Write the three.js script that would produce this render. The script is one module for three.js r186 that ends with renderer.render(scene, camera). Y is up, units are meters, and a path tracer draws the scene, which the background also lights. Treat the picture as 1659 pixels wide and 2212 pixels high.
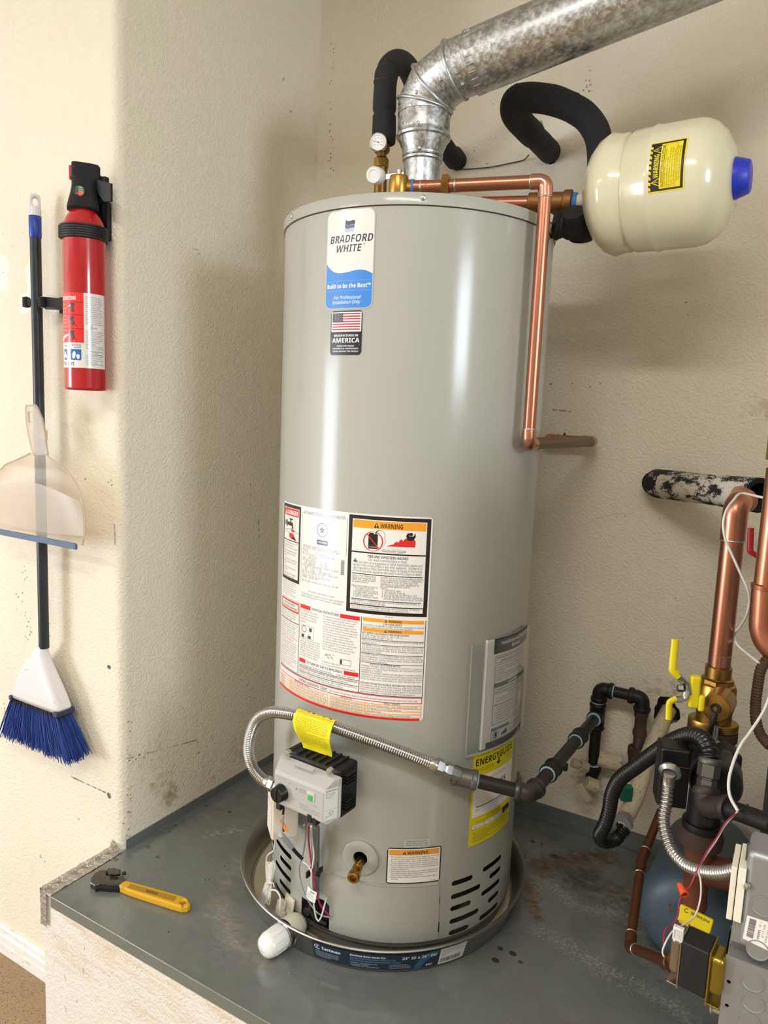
import * as THREE from 'three';
import { RoundedBoxGeometry } from 'three/addons/geometries/RoundedBoxGeometry.js';
import { mergeGeometries } from 'three/addons/utils/BufferGeometryUtils.js';
import { RectAreaLightUniformsLib } from 'three/addons/lights/RectAreaLightUniformsLib.js';

// ---------------------------------------------------------------- camera, sky, light, exposure
const scene = new THREE.Scene();
const V = (x, y, z) => new THREE.Vector3(x, y, z);
const EYE = V(0.7697, 1.0751, 1.3858), FOCAL = 1562.34;
const FWD = V(-0.49846, -0.13165, -0.85686).normalize(), RIGHT = V(0.86086, 0.04139, -0.50715).normalize(), UPV = new THREE.Vector3().crossVectors(RIGHT, FWD).normalize();
const camera = new THREE.PerspectiveCamera(2 * Math.atan(1106 / FOCAL) * 180 / Math.PI, 1659 / 2212, 0.05, 60);
camera.position.copy(EYE);
camera.quaternion.setFromRotationMatrix(new THREE.Matrix4().makeBasis(RIGHT, UPV, FWD.clone().negate()));
const renderer = new THREE.WebGLRenderer();
renderer.toneMapping = THREE.LinearToneMapping;
renderer.toneMappingExposure = 1.0;
renderer.shadowMap.enabled = true;
RectAreaLightUniformsLib.init();
scene.background = new THREE.Color(3.7, 4.2, 4.9);      // daylight outside the garage openings
function areaLight(name, color, nits, w, h, pos, target) {
  const l = new THREE.RectAreaLight(color, nits, w, h); l.name = name; l.position.copy(pos); l.lookAt(target); scene.add(l); return l;
}
areaLight('doorway_daylight', new THREE.Color(0.92, 0.99, 1.10), 11.5, 2.2, 2.15, V(-4.5, 0.62, 4.97), V(-4.5, 0.62, 0));
areaLight('window_daylight', new THREE.Color(0.86, 0.97, 1.08), 22, 0.8, 0.85, V(3.77, 1.72, 1.65), V(0, 1.72, 1.65));

// ---------------------------------------------------------------- from photograph pixels to places
const rayOf = (x, y) => FWD.clone().addScaledVector(RIGHT, (x - 829.5) / FOCAL).addScaledVector(UPV, -(y - 1106) / FOCAL);
const A = (x, y, w) => EYE.clone().addScaledVector(rayOf(x, y), w);                    // w: distance along the view axis
const onAx = (x, y, ax, v) => { const d = rayOf(x, y); return EYE.clone().addScaledVector(d, (v - EYE[ax]) / d[ax]); };
const onX = (x, y, v) => onAx(x, y, 'x', v), onY = (x, y, v) => onAx(x, y, 'y', v), onZ = (x, y, v) => onAx(x, y, 'z', v);
const onPl = (x, y, p, n) => { const d = rayOf(x, y); return EYE.clone().addScaledVector(d, p.clone().sub(EYE).dot(n) / d.dot(n)); };
const yOn = (x, z, py) => {                                                              // height at which the upright line x, z shows at row py
  const k = (1106 - py) / FOCAL, dx = x - EYE.x, dz = z - EYE.z;
  const au = dx * UPV.x + dz * UPV.z, af = dx * FWD.x + dz * FWD.z;
  return EYE.y + (k * af - au) / (UPV.y - k * FWD.y);
};
const HX = 0.0157, HZ = -0.008, HR = 0.2779;                                             // water heater axis and radius
const onH = (x, y, R = HR) => {
  const d = rayOf(x, y), ox = EYE.x - HX, oz = EYE.z - HZ, a = d.x * d.x + d.z * d.z, b = 2 * (ox * d.x + oz * d.z), c = ox * ox + oz * oz - R * R;
  return EYE.clone().addScaledVector(d, (-b - Math.sqrt(Math.max(0, b * b - 4 * a * c))) / 2 / a);
};
const D2R = Math.PI / 180;
const PH = (th, rho, y) => V(HX + rho * Math.sin(th * D2R), y, HZ + rho * Math.cos(th * D2R));
let seedN = 7;
const rnd = () => { seedN = (seedN * 1664525 + 1013904223) >>> 0; return seedN / 4294967296; };
const rr = (a, b) => a + (b - a) * rnd();

// ---------------------------------------------------------------- geometry helpers (world coordinates)
function build(pos, nor, uv, idx) {
  const g = new THREE.BufferGeometry();
  g.setAttribute('position', new THREE.Float32BufferAttribute(pos, 3));
  if (nor) g.setAttribute('normal', new THREE.Float32BufferAttribute(nor, 3));
  g.setAttribute('uv', new THREE.Float32BufferAttribute(uv, 2));
  if (idx) g.setIndex(idx);
  if (!nor) g.computeVertexNormals();
  return g;
}
const flat = (l) => (Array.isArray(l) ? l : [l]);
function merged(list) {
  const gs = flat(list).map((g) => { let q = g.index ? g.toNonIndexed() : g; for (const k of Object.keys(q.attributes)) if (!['position', 'normal', 'uv'].includes(k)) q.deleteAttribute(k); return q; });
  return gs.length === 1 ? gs[0] : mergeGeometries(gs);
}
function fillet(pts, rb, n = 8) {                        // polyline with rounded corners
  const out = [pts[0].clone()];
  for (let i = 1; i < pts.length - 1; i++) {
    const p = pts[i], a = pts[i - 1].clone().sub(p), b = pts[i + 1].clone().sub(p), la = a.length(), lb = b.length();
    a.normalize(); b.normalize();
    const ang = Math.acos(THREE.MathUtils.clamp(a.dot(b), -1, 1)), t = Math.min(rb / Math.tan(ang / 2), la * 0.49, lb * 0.49);
    const p0 = p.clone().addScaledVector(a, t), p2 = p.clone().addScaledVector(b, t);
    for (let k = 0; k <= n; k++) { const s = k / n; out.push(p0.clone().multiplyScalar((1 - s) * (1 - s)).addScaledVector(p, 2 * s * (1 - s)).addScaledVector(p2, s * s)); }
  }
  out.push(pts[pts.length - 1].clone());
  return out;
}
const spline = (pts, n = 60) => new THREE.CatmullRomCurve3(pts, false, 'centripetal').getSpacedPoints(n);
function resample(pts, step) {
  const out = [pts[0].clone()]; let carry = 0;
  for (let i = 1; i < pts.length; i++) {
    const a = pts[i - 1], b = pts[i], L = a.distanceTo(b); let s = step - carry;
    while (s < L) { out.push(a.clone().lerp(b, s / L)); s += step; }
    carry = L - (s - step);
  }
  out.push(pts[pts.length - 1].clone());
  return out;
}
function sweep(pts, rad, { n = 18, caps = true, squash = 1, up = null } = {}) {      // round tube; rad: number or (arc length, total) => number
  const T = pts.map((p, i) => (pts[Math.min(i + 1, pts.length - 1)].clone().sub(pts[Math.max(i - 1, 0)])).normalize());
  let N = up ? up.clone() : Math.abs(T[0].y) < 0.9 ? V(0, 1, 0) : V(1, 0, 0);
  const pos = [], uv = [], idx = []; let s = 0; const S = [0];
  for (let i = 1; i < pts.length; i++) S.push(S[i - 1] + pts[i].distanceTo(pts[i - 1]));
  const tot = S[S.length - 1], rOf = typeof rad === 'function' ? rad : () => rad, rings = [];
  for (let i = 0; i < pts.length; i++) {
    N = N.clone().addScaledVector(T[i], -N.dot(T[i])).normalize();
    const B = new THREE.Vector3().crossVectors(T[i], N), R = rOf(S[i], tot), ring = [];
    for (let k = 0; k <= n; k++) {
      const a = k / n * Math.PI * 2, p = pts[i].clone().addScaledVector(N, Math.cos(a) * R).addScaledVector(B, Math.sin(a) * R * squash);
      pos.push(p.x, p.y, p.z); uv.push(k / n, S[i]); ring.push(p);
    }
    rings.push(ring);
  }
  for (let i = 0; i < pts.length - 1; i++) for (let k = 0; k < n; k++) { const a = i * (n + 1) + k, b = a + n + 1; idx.push(a, a + 1, b, b, a + 1, b + 1); }
  const g = build(pos, null, uv, idx), nn = g.attributes.normal;
  for (let i = 0; i < pts.length; i++) {                 // close the seam in the shading
    const a = i * (n + 1), b = a + n, m = V(nn.getX(a) + nn.getX(b), nn.getY(a) + nn.getY(b), nn.getZ(a) + nn.getZ(b)).normalize();
    nn.setXYZ(a, m.x, m.y, m.z); nn.setXYZ(b, m.x, m.y, m.z);
  }
  if (!caps) return g;
  const cp = [], cn = [], cu = [], ci = [];
  for (const [i, sg] of [[0, -1], [pts.length - 1, 1]]) {
    const base = cp.length / 3, t = T[i].clone().multiplyScalar(sg);
    cp.push(...pts[i].toArray()); cn.push(...t.toArray()); cu.push(0.5, 0.5);
    for (const p of rings[i]) { cp.push(...p.toArray()); cn.push(...t.toArray()); cu.push(0.5, 0.5); }
    for (let k = 1; k <= n; k++) sg > 0 ? ci.push(base, base + k, base + k + 1) : ci.push(base, base + k + 1, base + k);
  }
  return merged([g, build(cp, cn, cu, ci)]);
}
const pipe = (pts, r, rb = 0, o = {}) => sweep(rb ? fillet(pts, rb) : pts, r, o);
function basisFrom(dir) { const d = dir.clone().normalize(), x = Math.abs(d.y) < 0.95 ? V(0, 1, 0).cross(d).normalize() : V(1, 0, 0), y = d.clone().cross(x).normalize(); return [x, y, d]; }
function lathe(profile, o, dir, { n = 40, facets = 0, smooth = 40 } = {}) {             // profile: [[radius, along], ...]; facets: few sides with flat shading (hexagons)
  const [X, Y, Z] = basisFrom(dir), m = facets || n, pos = [], nor = [], uv = [], idx = [];
  const segN = []; for (let i = 0; i < profile.length - 1; i++) { const dr = profile[i + 1][0] - profile[i][0], dt = profile[i + 1][1] - profile[i][1], l = Math.hypot(dr, dt) || 1; segN.push([dt / l, -dr / l]); }
  const near = (a, b) => a && b && a[0] * b[0] + a[1] * b[1] > Math.cos(smooth * D2R), avg = (a, b) => { const x = a[0] + b[0], y = a[1] + b[1], l = Math.hypot(x, y); return [x / l, y / l]; };
  for (let i = 0; i < profile.length - 1; i++) {
    const n0 = near(segN[i - 1], segN[i]) ? avg(segN[i - 1], segN[i]) : segN[i], n1 = near(segN[i + 1], segN[i]) ? avg(segN[i + 1], segN[i]) : segN[i];
    for (let k = 0; k < m; k++) {
      const b = pos.length / 3;
      for (const [kk, j, nv] of [[k, i, n0], [k + 1, i, n0], [k, i + 1, n1], [k + 1, i + 1, n1]]) {
        const a = kk / m * Math.PI * 2, am = facets ? (k + 0.5) / m * Math.PI * 2 : a, R = profile[j][0], t = profile[j][1];
        const p = o.clone().addScaledVector(X, Math.cos(a) * R).addScaledVector(Y, Math.sin(a) * R).addScaledVector(Z, t);
        const q = X.clone().multiplyScalar(Math.cos(am) * nv[0]).addScaledVector(Y, Math.sin(am) * nv[0]).addScaledVector(Z, nv[1]);
        pos.push(p.x, p.y, p.z); nor.push(q.x, q.y, q.z); uv.push(kk / m, t);
      }
      idx.push(b, b + 1, b + 2, b + 2, b + 1, b + 3);
    }
  }
  return build(pos, nor, uv, idx);
}
function rod(a, b, r, r2 = r, { n = 28, ch = 0.06, facets = 0 } = {}) {                   // capped round bar with a small chamfer
  const L = a.distanceTo(b), c = Math.min(Math.min(r, r2) * ch * 2, L * 0.2);
  return lathe([[0, 0], [r - c, 0], [r, c], [r2, L - c], [r2 - c, L], [0, L]], a, b.clone().sub(a), { n, facets });
}
const ring = (c, dir, r, w, t = 0.0015, n = 32) => lathe([[r - 0.004, -w / 2], [r + t * 0.6, -w / 2], [r + t, -w / 4], [r + t, w / 4], [r + t * 0.6, w / 2], [r - 0.004, w / 2]], c, dir, { n });
const frame = (o, x, y, z) => new THREE.Matrix4().makeBasis(x, y, z).setPosition(o);
const rbox = (w, h, d, r = 0.002, s = 2) => new RoundedBoxGeometry(w, h, d, s, Math.min(r, w / 2.01, h / 2.01, d / 2.01));
const boxAt = (M, cx, cy, cz, w, h, d, r = 0.002) => rbox(w, h, d, r).applyMatrix4(new THREE.Matrix4().makeTranslation(cx, cy, cz)).applyMatrix4(M);
const WORLD = new THREE.Matrix4();
const boxW = (x0, x1, y0, y1, z0, z1, r = 0) => (r ? rbox(x1 - x0, y1 - y0, z1 - z0, r) : new THREE.BoxGeometry(x1 - x0, y1 - y0, z1 - z0)).translate((x0 + x1) / 2, (y0 + y1) / 2, (z0 + z1) / 2);
function shapeOf(pts, holes = []) {
  const s = new THREE.Shape(pts.map((p) => new THREE.Vector2(p[0], p[1])));
  for (const h of holes) s.holes.push(new THREE.Path(h.map((p) => new THREE.Vector2(p[0], p[1]))));
  return s;
}
const extr = (pts, d, bevel = 0, holes = [], seg = 2) => new THREE.ExtrudeGeometry(shapeOf(pts, holes), { depth: d - 2 * bevel, bevelEnabled: bevel > 0, bevelThickness: bevel, bevelSize: bevel, bevelOffset: -bevel, bevelSegments: seg, curveSegments: 12 }).translate(0, 0, bevel);
const circlePts = (cx, cy, r, n = 20, ry = r) => Array.from({ length: n }, (_, i) => [cx + r * Math.cos(i / n * 2 * Math.PI), cy + ry * Math.sin(i / n * 2 * Math.PI)]);
function rrPts(x0, y0, x1, y1, r, n = 5) {
  const o = []; for (const [cx, cy, a0] of [[x1 - r, y1 - r, 0], [x0 + r, y1 - r, 90], [x0 + r, y0 + r, 180], [x1 - r, y0 + r, 270]]) for (let k = 0; k <= n; k++) { const a = (a0 + 90 * k / n) * D2R; o.push([cx + r * Math.cos(a), cy + r * Math.sin(a)]); }
  return o;
}
function grid(nu, nv, f, uvf) {                            // f(u, v) -> Vector3, u and v in 0..1
  const pos = [], uv = [], idx = [];
  for (let j = 0; j <= nv; j++) for (let i = 0; i <= nu; i++) { const p = f(i / nu, j / nv); pos.push(p.x, p.y, p.z); const q = uvf ? uvf(i / nu, j / nv) : [i / nu, j / nv]; uv.push(q[0], q[1]); }
  for (let j = 0; j < nv; j++) for (let i = 0; i < nu; i++) { const a = j * (nu + 1) + i, b = a + nu + 1; idx.push(a, a + 1, b + 1, a, b + 1, b); }
  return build(pos, null, uv, idx);
}
// a patch on the heater jacket between two angles and two heights, with rounded corners
function wrap(th0, th1, y0, y1, R, cr = 0, thick = 0.0006) {
  const w = (th1 - th0) * D2R * R, h = y1 - y0;
  const sd = (u, v) => { const x = Math.abs(u * w - w / 2) - (w / 2 - cr), y = Math.abs(v * h - h / 2) - (h / 2 - cr); return -(Math.hypot(Math.max(x, 0), Math.max(y, 0)) + Math.min(Math.max(x, y), 0) - cr); };
  return clipGrid(Math.max(10, Math.ceil(w / 0.004)), Math.max(6, Math.ceil(h / 0.006)), (u, v) => PH(th0 + (th1 - th0) * u, R + thick, y0 + h * v), (u, v) => [u, v], cr ? sd : () => 1,
    (u, v) => V(Math.sin((th0 + (th1 - th0) * u) * D2R), 0, Math.cos((th0 + (th1 - th0) * u) * D2R)));
}
function clipGrid(nu, nv, f, uvf, keep, nf) {               // keeps where keep(u, v) > 0, with the edge cut along the zero line
  const pos = [], uv = [], nor = [];
  const put = (p) => { const q = f(p[0], p[1]); pos.push(q.x, q.y, q.z); uv.push(...uvf(p[0], p[1])); if (nf) { const m = nf(p[0], p[1]); nor.push(m.x, m.y, m.z); } };
  const tri = (P) => {
    const inn = P.filter((p) => p[2] > 0).length;
    if (!inn) return;
    if (inn === 3) return P.forEach(put);
    const poly = [];
    for (let i = 0; i < 3; i++) { const a = P[i], b = P[(i + 1) % 3]; if (a[2] > 0) poly.push(a); if ((a[2] > 0) !== (b[2] > 0)) { const t = a[2] / (a[2] - b[2]); poly.push([a[0] + (b[0] - a[0]) * t, a[1] + (b[1] - a[1]) * t, 0]); } }
    for (let i = 1; i < poly.length - 1; i++) [poly[0], poly[i], poly[i + 1]].forEach(put);
  };
  const K = []; for (let j = 0; j <= nv; j++) for (let i = 0; i <= nu; i++) K.push([i / nu, j / nv, keep(i / nu, j / nv)]);
  for (let j = 0; j < nv; j++) for (let i = 0; i < nu; i++) { const a = K[j * (nu + 1) + i], b = K[j * (nu + 1) + i + 1], c = K[(j + 1) * (nu + 1) + i], d = K[(j + 1) * (nu + 1) + i + 1]; tri([a, b, d]); tri([a, d, c]); }
  return build(pos, nf ? nor : null, uv);
}
function loft(rows, n = 32, caps = true) {                  // rows: {c, x, z (half sizes along world x and z), p (superellipse power), ax, az}
  const pos = [], uv = [], idx = [];
  rows.forEach((q, j) => { for (let k = 0; k <= n; k++) { const a = k / n * Math.PI * 2, c = Math.cos(a), s = Math.sin(a), e = 2 / (q.p || 2); const dx = Math.sign(c) * Math.abs(c) ** e * q.x, dz = Math.sign(s) * Math.abs(s) ** e * q.z; const ax = q.ax || V(1, 0, 0), az = q.az || V(0, 0, 1); const p = q.c.clone().addScaledVector(ax, dx).addScaledVector(az, dz); pos.push(p.x, p.y, p.z); uv.push(k / n, j / rows.length); } });
  for (let j = 0; j < rows.length - 1; j++) for (let k = 0; k < n; k++) { const a = j * (n + 1) + k, b = a + n + 1; idx.push(a, b, a + 1, b, b + 1, a + 1); }
  if (caps) for (const [j, sg] of [[0, 1], [rows.length - 1, -1]]) { const c = pos.length / 3; pos.push(...rows[j].c.toArray()); uv.push(0.5, 0.5); for (let k = 0; k < n; k++) sg > 0 ? idx.push(c, j * (n + 1) + k, j * (n + 1) + k + 1) : idx.push(c, j * (n + 1) + k + 1, j * (n + 1) + k); }
  return build(pos, null, uv, idx);
}

// ---------------------------------------------------------------- naming helpers
const used = new Map(), origin = new WeakMap();
const numbered = (n) => { const k = used.get(n) || 0; used.set(n, k + 1); return k ? `${n}_${String(k).padStart(3, '0')}` : n; };
function tag(o, label, category, group, kind) { if (label) o.userData.label = label; if (category) o.userData.category = category; if (group) o.userData.group = group; if (kind) o.userData.kind = kind; return o; }
function thing(name, label, category, base, group, kind) {
  const o = new THREE.Group(); o.name = numbered(name); o.position.copy(base); origin.set(o, base.clone()); scene.add(o); return tag(o, label, category, group, kind);
}
function obj(name, geos, material, parent, label) {
  const o = parent ? origin.get(parent) : V(0, 0, 0), g = merged(geos);
  if (parent) g.translate(-o.x, -o.y, -o.z);
  const m = new THREE.Mesh(g, material); m.name = name; m.castShadow = m.receiveShadow = true;
  if (label) m.userData.label = label;
  if (parent) { parent.add(m); origin.set(m, o); } else { m.name = numbered(name); scene.add(m); origin.set(m, V(0, 0, 0)); }
  return m;
}
function solo(name, label, category, geos, material, base, group, kind) {
  const g = merged(geos); g.translate(-base.x, -base.y, -base.z);
  const m = new THREE.Mesh(g, material); m.name = numbered(name); m.position.copy(base); m.castShadow = m.receiveShadow = true; scene.add(m); origin.set(m, base.clone()); return tag(m, label, category, group, kind);
}
// ---------------------------------------------------------------- textures and materials
function canvasTex(w, h, draw, srgb = true) {
  const c = document.createElement('canvas'); c.width = w; c.height = h; const x = c.getContext('2d'); draw(x, w, h);
  const t = new THREE.CanvasTexture(c); if (srgb) t.colorSpace = THREE.SRGBColorSpace; t.anisotropy = 8; return t;
}
function noiseTile(n, oct, seed) {                             // tileable value noise 0..1
  const out = new Float32Array(n * n); let amp = 1, sum = 0;
  for (const per of oct) {
    const r = new Float32Array(per * per); let s = (seed * 7919 + per * 104729) >>> 0; for (let i = 0; i < r.length; i++) { s = (s * 1664525 + 1013904223) >>> 0; r[i] = s / 4294967296; }
    for (let y = 0; y < n; y++) for (let x = 0; x < n; x++) {
      const fx = x / n * per, fy = y / n * per, ix = Math.floor(fx), iy = Math.floor(fy), tx = fx - ix, ty = fy - iy, sx = tx * tx * (3 - 2 * tx), sy = ty * ty * (3 - 2 * ty), x1 = (ix + 1) % per, y1 = (iy + 1) % per;
      out[y * n + x] += amp * ((r[iy * per + ix] * (1 - sx) + r[iy * per + x1] * sx) * (1 - sy) + (r[y1 * per + ix] * (1 - sx) + r[y1 * per + x1] * sx) * sy);
    }
    sum += amp; amp *= 0.62;
  }
  for (let i = 0; i < out.length; i++) out[i] /= sum;
  return out;
}
function dataTex(n, f, srgb = false) {
  const d = new Uint8Array(n * n * 4);
  for (let y = 0; y < n; y++) for (let x = 0; x < n; x++) { const c = f(x, y, y * n + x), i = (y * n + x) * 4; if (Array.isArray(c)) { d[i] = c[0]; d[i + 1] = c[1]; d[i + 2] = c[2]; } else d[i] = d[i + 1] = d[i + 2] = c; d[i + 3] = 255; }
  const t = new THREE.DataTexture(d, n, n); t.wrapS = t.wrapT = THREE.RepeatWrapping; t.magFilter = THREE.LinearFilter; t.minFilter = THREE.LinearMipmapLinearFilter; t.generateMipmaps = true; if (srgb) t.colorSpace = THREE.SRGBColorSpace; t.needsUpdate = true; return t;
}
const rep = (t, x, y) => { const c = t.clone(); c.repeat.set(x, y); c.needsUpdate = true; return c; };
const cl255 = (v) => Math.max(0, Math.min(255, Math.round(v)));
const nzA = noiseTile(512, [48, 96, 192], 3), nzB = noiseTile(512, [6, 13, 29, 61, 127], 11), nzC = noiseTile(512, [90, 180], 5), nzD = noiseTile(256, [5, 11, 23, 47, 95], 21), nzS = noiseTile(256, [20, 41, 83], 31);
const peelTex = dataTex(512, (x, y, i) => { const a = nzA[i]; return cl255(255 * Math.min(1, Math.max(0, (a - 0.36) * 3.0)) * 0.8 + nzC[i] * 50); });
const fineTex = dataTex(512, (x, y, i) => cl255(255 * nzC[i]));
const cloudTex = dataTex(512, (x, y, i) => cl255(255 * Math.min(1, Math.max(0, (nzB[i] - 0.25) * 2))));
const spangle = dataTex(256, (x, y, i) => cl255(150 + 105 * Math.min(1, Math.max(0, (nzS[i] - 0.3) * 2.2))));
const spangleColor = dataTex(256, (x, y, i) => { const v = cl255(196 + 50 * Math.min(1, Math.max(0, (nzS[i] - 0.28) * 2.0))); return [v, v, v]; }, true);
const foamTex = dataTex(256, (x, y, i) => { let s = ((x * 73856093) ^ (y * 19349663)) >>> 0; s = (s * 1664525 + 1013904223) >>> 0; return cl255(nzC[(y * 2) * 512 + x * 2] * 190 + (s / 4294967296) * 60); });
const std = (color, roughness = 0.5, metalness = 0, more = {}) => new THREE.MeshPhysicalMaterial({ color, roughness, metalness, ...more });
const M = {
  gray: std(0xa9a99f, 0.6, 0, { clearcoat: 0.75, clearcoatRoughness: 0.17, bumpMap: rep(fineTex, 7, 5), bumpScale: 0.00022 }),
  grayPlain: std(0xa9a99f, 0.55, 0, { clearcoat: 0.6, clearcoatRoughness: 0.15 }),
  dark: std(0x15140f, 0.85), black: std(0x121212, 0.55), blackGloss: std(0x0e0e0f, 0.3), blackMatte: std(0x17171a, 0.8),
  foam: std(0x202022, 0.8, 0, { bumpMap: rep(foamTex, 2, 12), bumpScale: 0.003 }),
  copper: std(0xbd7f66, 0.3, 1), copperOld: std(0x6e4631, 0.5, 0.9), copperBright: std(0xcb917a, 0.24, 1), copperBrown: std(0x7a6048, 0.42, 0.9),
  brass: std(0xb08a45, 0.32, 1), brassDark: std(0x8a6a38, 0.42, 1), bronze: std(0x94683f, 0.5, 0.85), solder: std(0xb9bab4, 0.35, 1),
  galv: std(0xe4e8ea, 0.5, 1, { map: rep(spangleColor, 3, 8), roughnessMap: rep(spangle, 3, 8), bumpMap: rep(cloudTex, 2, 6), bumpScale: 0.0001 }),
  galvFlat: std(0xa2a6a8, 0.5, 0.75), zinc: std(0xc4c6c6, 0.3, 1), steel: std(0xb9b9b6, 0.22, 1), aluminium: std(0xb5b3ae, 0.36, 1), castGray: std(0x6a6762, 0.5, 0.85),
  iron: std(0x2d2b29, 0.42, 0.45), ironDark: std(0x1d1c1b, 0.5, 0.35), rust: std(0x6b3a20, 0.82, 0.15), brownIron: std(0x4c352a, 0.75, 0.2),
  dope: std(0x9dbcc8, 0.6), tapeBlue: std(0x2f7fcf, 0.5), white: std(0xe8e6e0, 0.42), whiteGloss: std(0xf1efea, 0.25, 0, { clearcoat: 0.4 }), ivory: std(0xe3dccb, 0.45), cream: std(0xcfc3a8, 0.75),
  yellow: std(0xe6d21a, 0.42), yellowDeep: std(0xd9b400, 0.45), red: std(0xb5101d, 0.2, 0, { clearcoat: 0.6, clearcoatRoughness: 0.08 }), redPlastic: std(0xa93238, 0.45), green: std(0x0e5a44, 0.5), blue: std(0x2438c4, 0.38), blueDeep: std(0x1c3f9d, 0.4),
  tankCream: std(0xd9d3b3, 0.22, 0, { clearcoat: 0.5, clearcoatRoughness: 0.08 }), tankSlate: std(0x3f4e58, 0.5, 0, { clearcoat: 0.1, clearcoatRoughness: 0.3, bumpMap: rep(cloudTex, 3, 5), bumpScale: 0.0002 }),
  orange: std(0xe0531f, 0.45), wireRed: std(0xa82848, 0.5), wireWhite: std(0xdedbd2, 0.55), wireGray: std(0x9a9a98, 0.45), wireGreen: std(0x33483e, 0.6), lightPlastic: std(0xc8c5bf, 0.42),
  valveGray: std(0xb4b1ad, 0.5), paper: std(0xe7e5e0, 0.65),
};
// ---- wall paint: one colour map for the stretch that shows, one repeated relief
function wallMaterial(w, h, draw, sx, sy) {
  const map = canvasTex(1024, 2048, (x, W, H) => {
    x.fillStyle = '#e9dfcb'; x.fillRect(0, 0, W, H);
    for (let i = 0; i < 420; i++) { x.globalAlpha = 0.05; x.fillStyle = rnd() < 0.5 ? '#f0e8da' : '#dfd4bf'; const r = rr(12, 70); x.beginPath(); x.ellipse(rnd() * W, rnd() * H, r, r * rr(0.5, 1.5), rnd() * 3, 0, 7); x.fill(); }
    x.globalAlpha = 1; draw(x, (u) => u / w * W, (v) => H - v / h * H, W / w);
  });
  map.repeat.set(1 / w, 1 / h); map.offset.set(sx, sy);
  return std(0xffffff, 0.72, 0, { map, bumpMap: rep(peelTex, 4.6, 4.6), bumpScale: 0.0010 });
}
const specks = (x, X, Y, k, list, c = '#5b544c') => { for (const [u, v, n, su, sv, s] of list) for (let i = 0; i < n; i++) { x.fillStyle = c; x.globalAlpha = rr(0.35, 0.9); const r = rr(0.4, 1.2) * s; x.beginPath(); x.ellipse(X(u + (rnd() - 0.5) * su), Y(v + (rnd() - 0.5) * sv), r, r * rr(0.6, 1.6), rnd() * 3, 0, 7); x.fill(); } x.globalAlpha = 1; };
const scuff = (x, X, Y, u0, v0, u1, v1, w, c, a, n = 14) => { for (let i = 0; i < n; i++) { const t = rnd(); x.globalAlpha = a * rnd(); x.strokeStyle = c; x.lineWidth = w * rr(0.4, 1.4); x.beginPath(); const uu = u0 + (u1 - u0) * t, vv = v0 + (v1 - v0) * t; x.moveTo(X(uu), Y(vv)); x.lineTo(X(uu + (u1 - u0) * 0.08), Y(vv + (v1 - v0) * 0.08)); x.stroke(); } x.globalAlpha = 1; };
const smudge = (x, X, Y, k, u, v, ru, rv, c, a) => { for (let i = 0; i < 60; i++) { x.globalAlpha = a * rnd(); x.fillStyle = c; const q = rnd() + rnd() - 1, s = rnd() + rnd() - 1; x.beginPath(); x.ellipse(X(u + q * ru), Y(v + s * rv), rr(2, 9), rr(2, 7), rnd() * 3, 0, 7); x.fill(); } x.globalAlpha = 1; };
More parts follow.
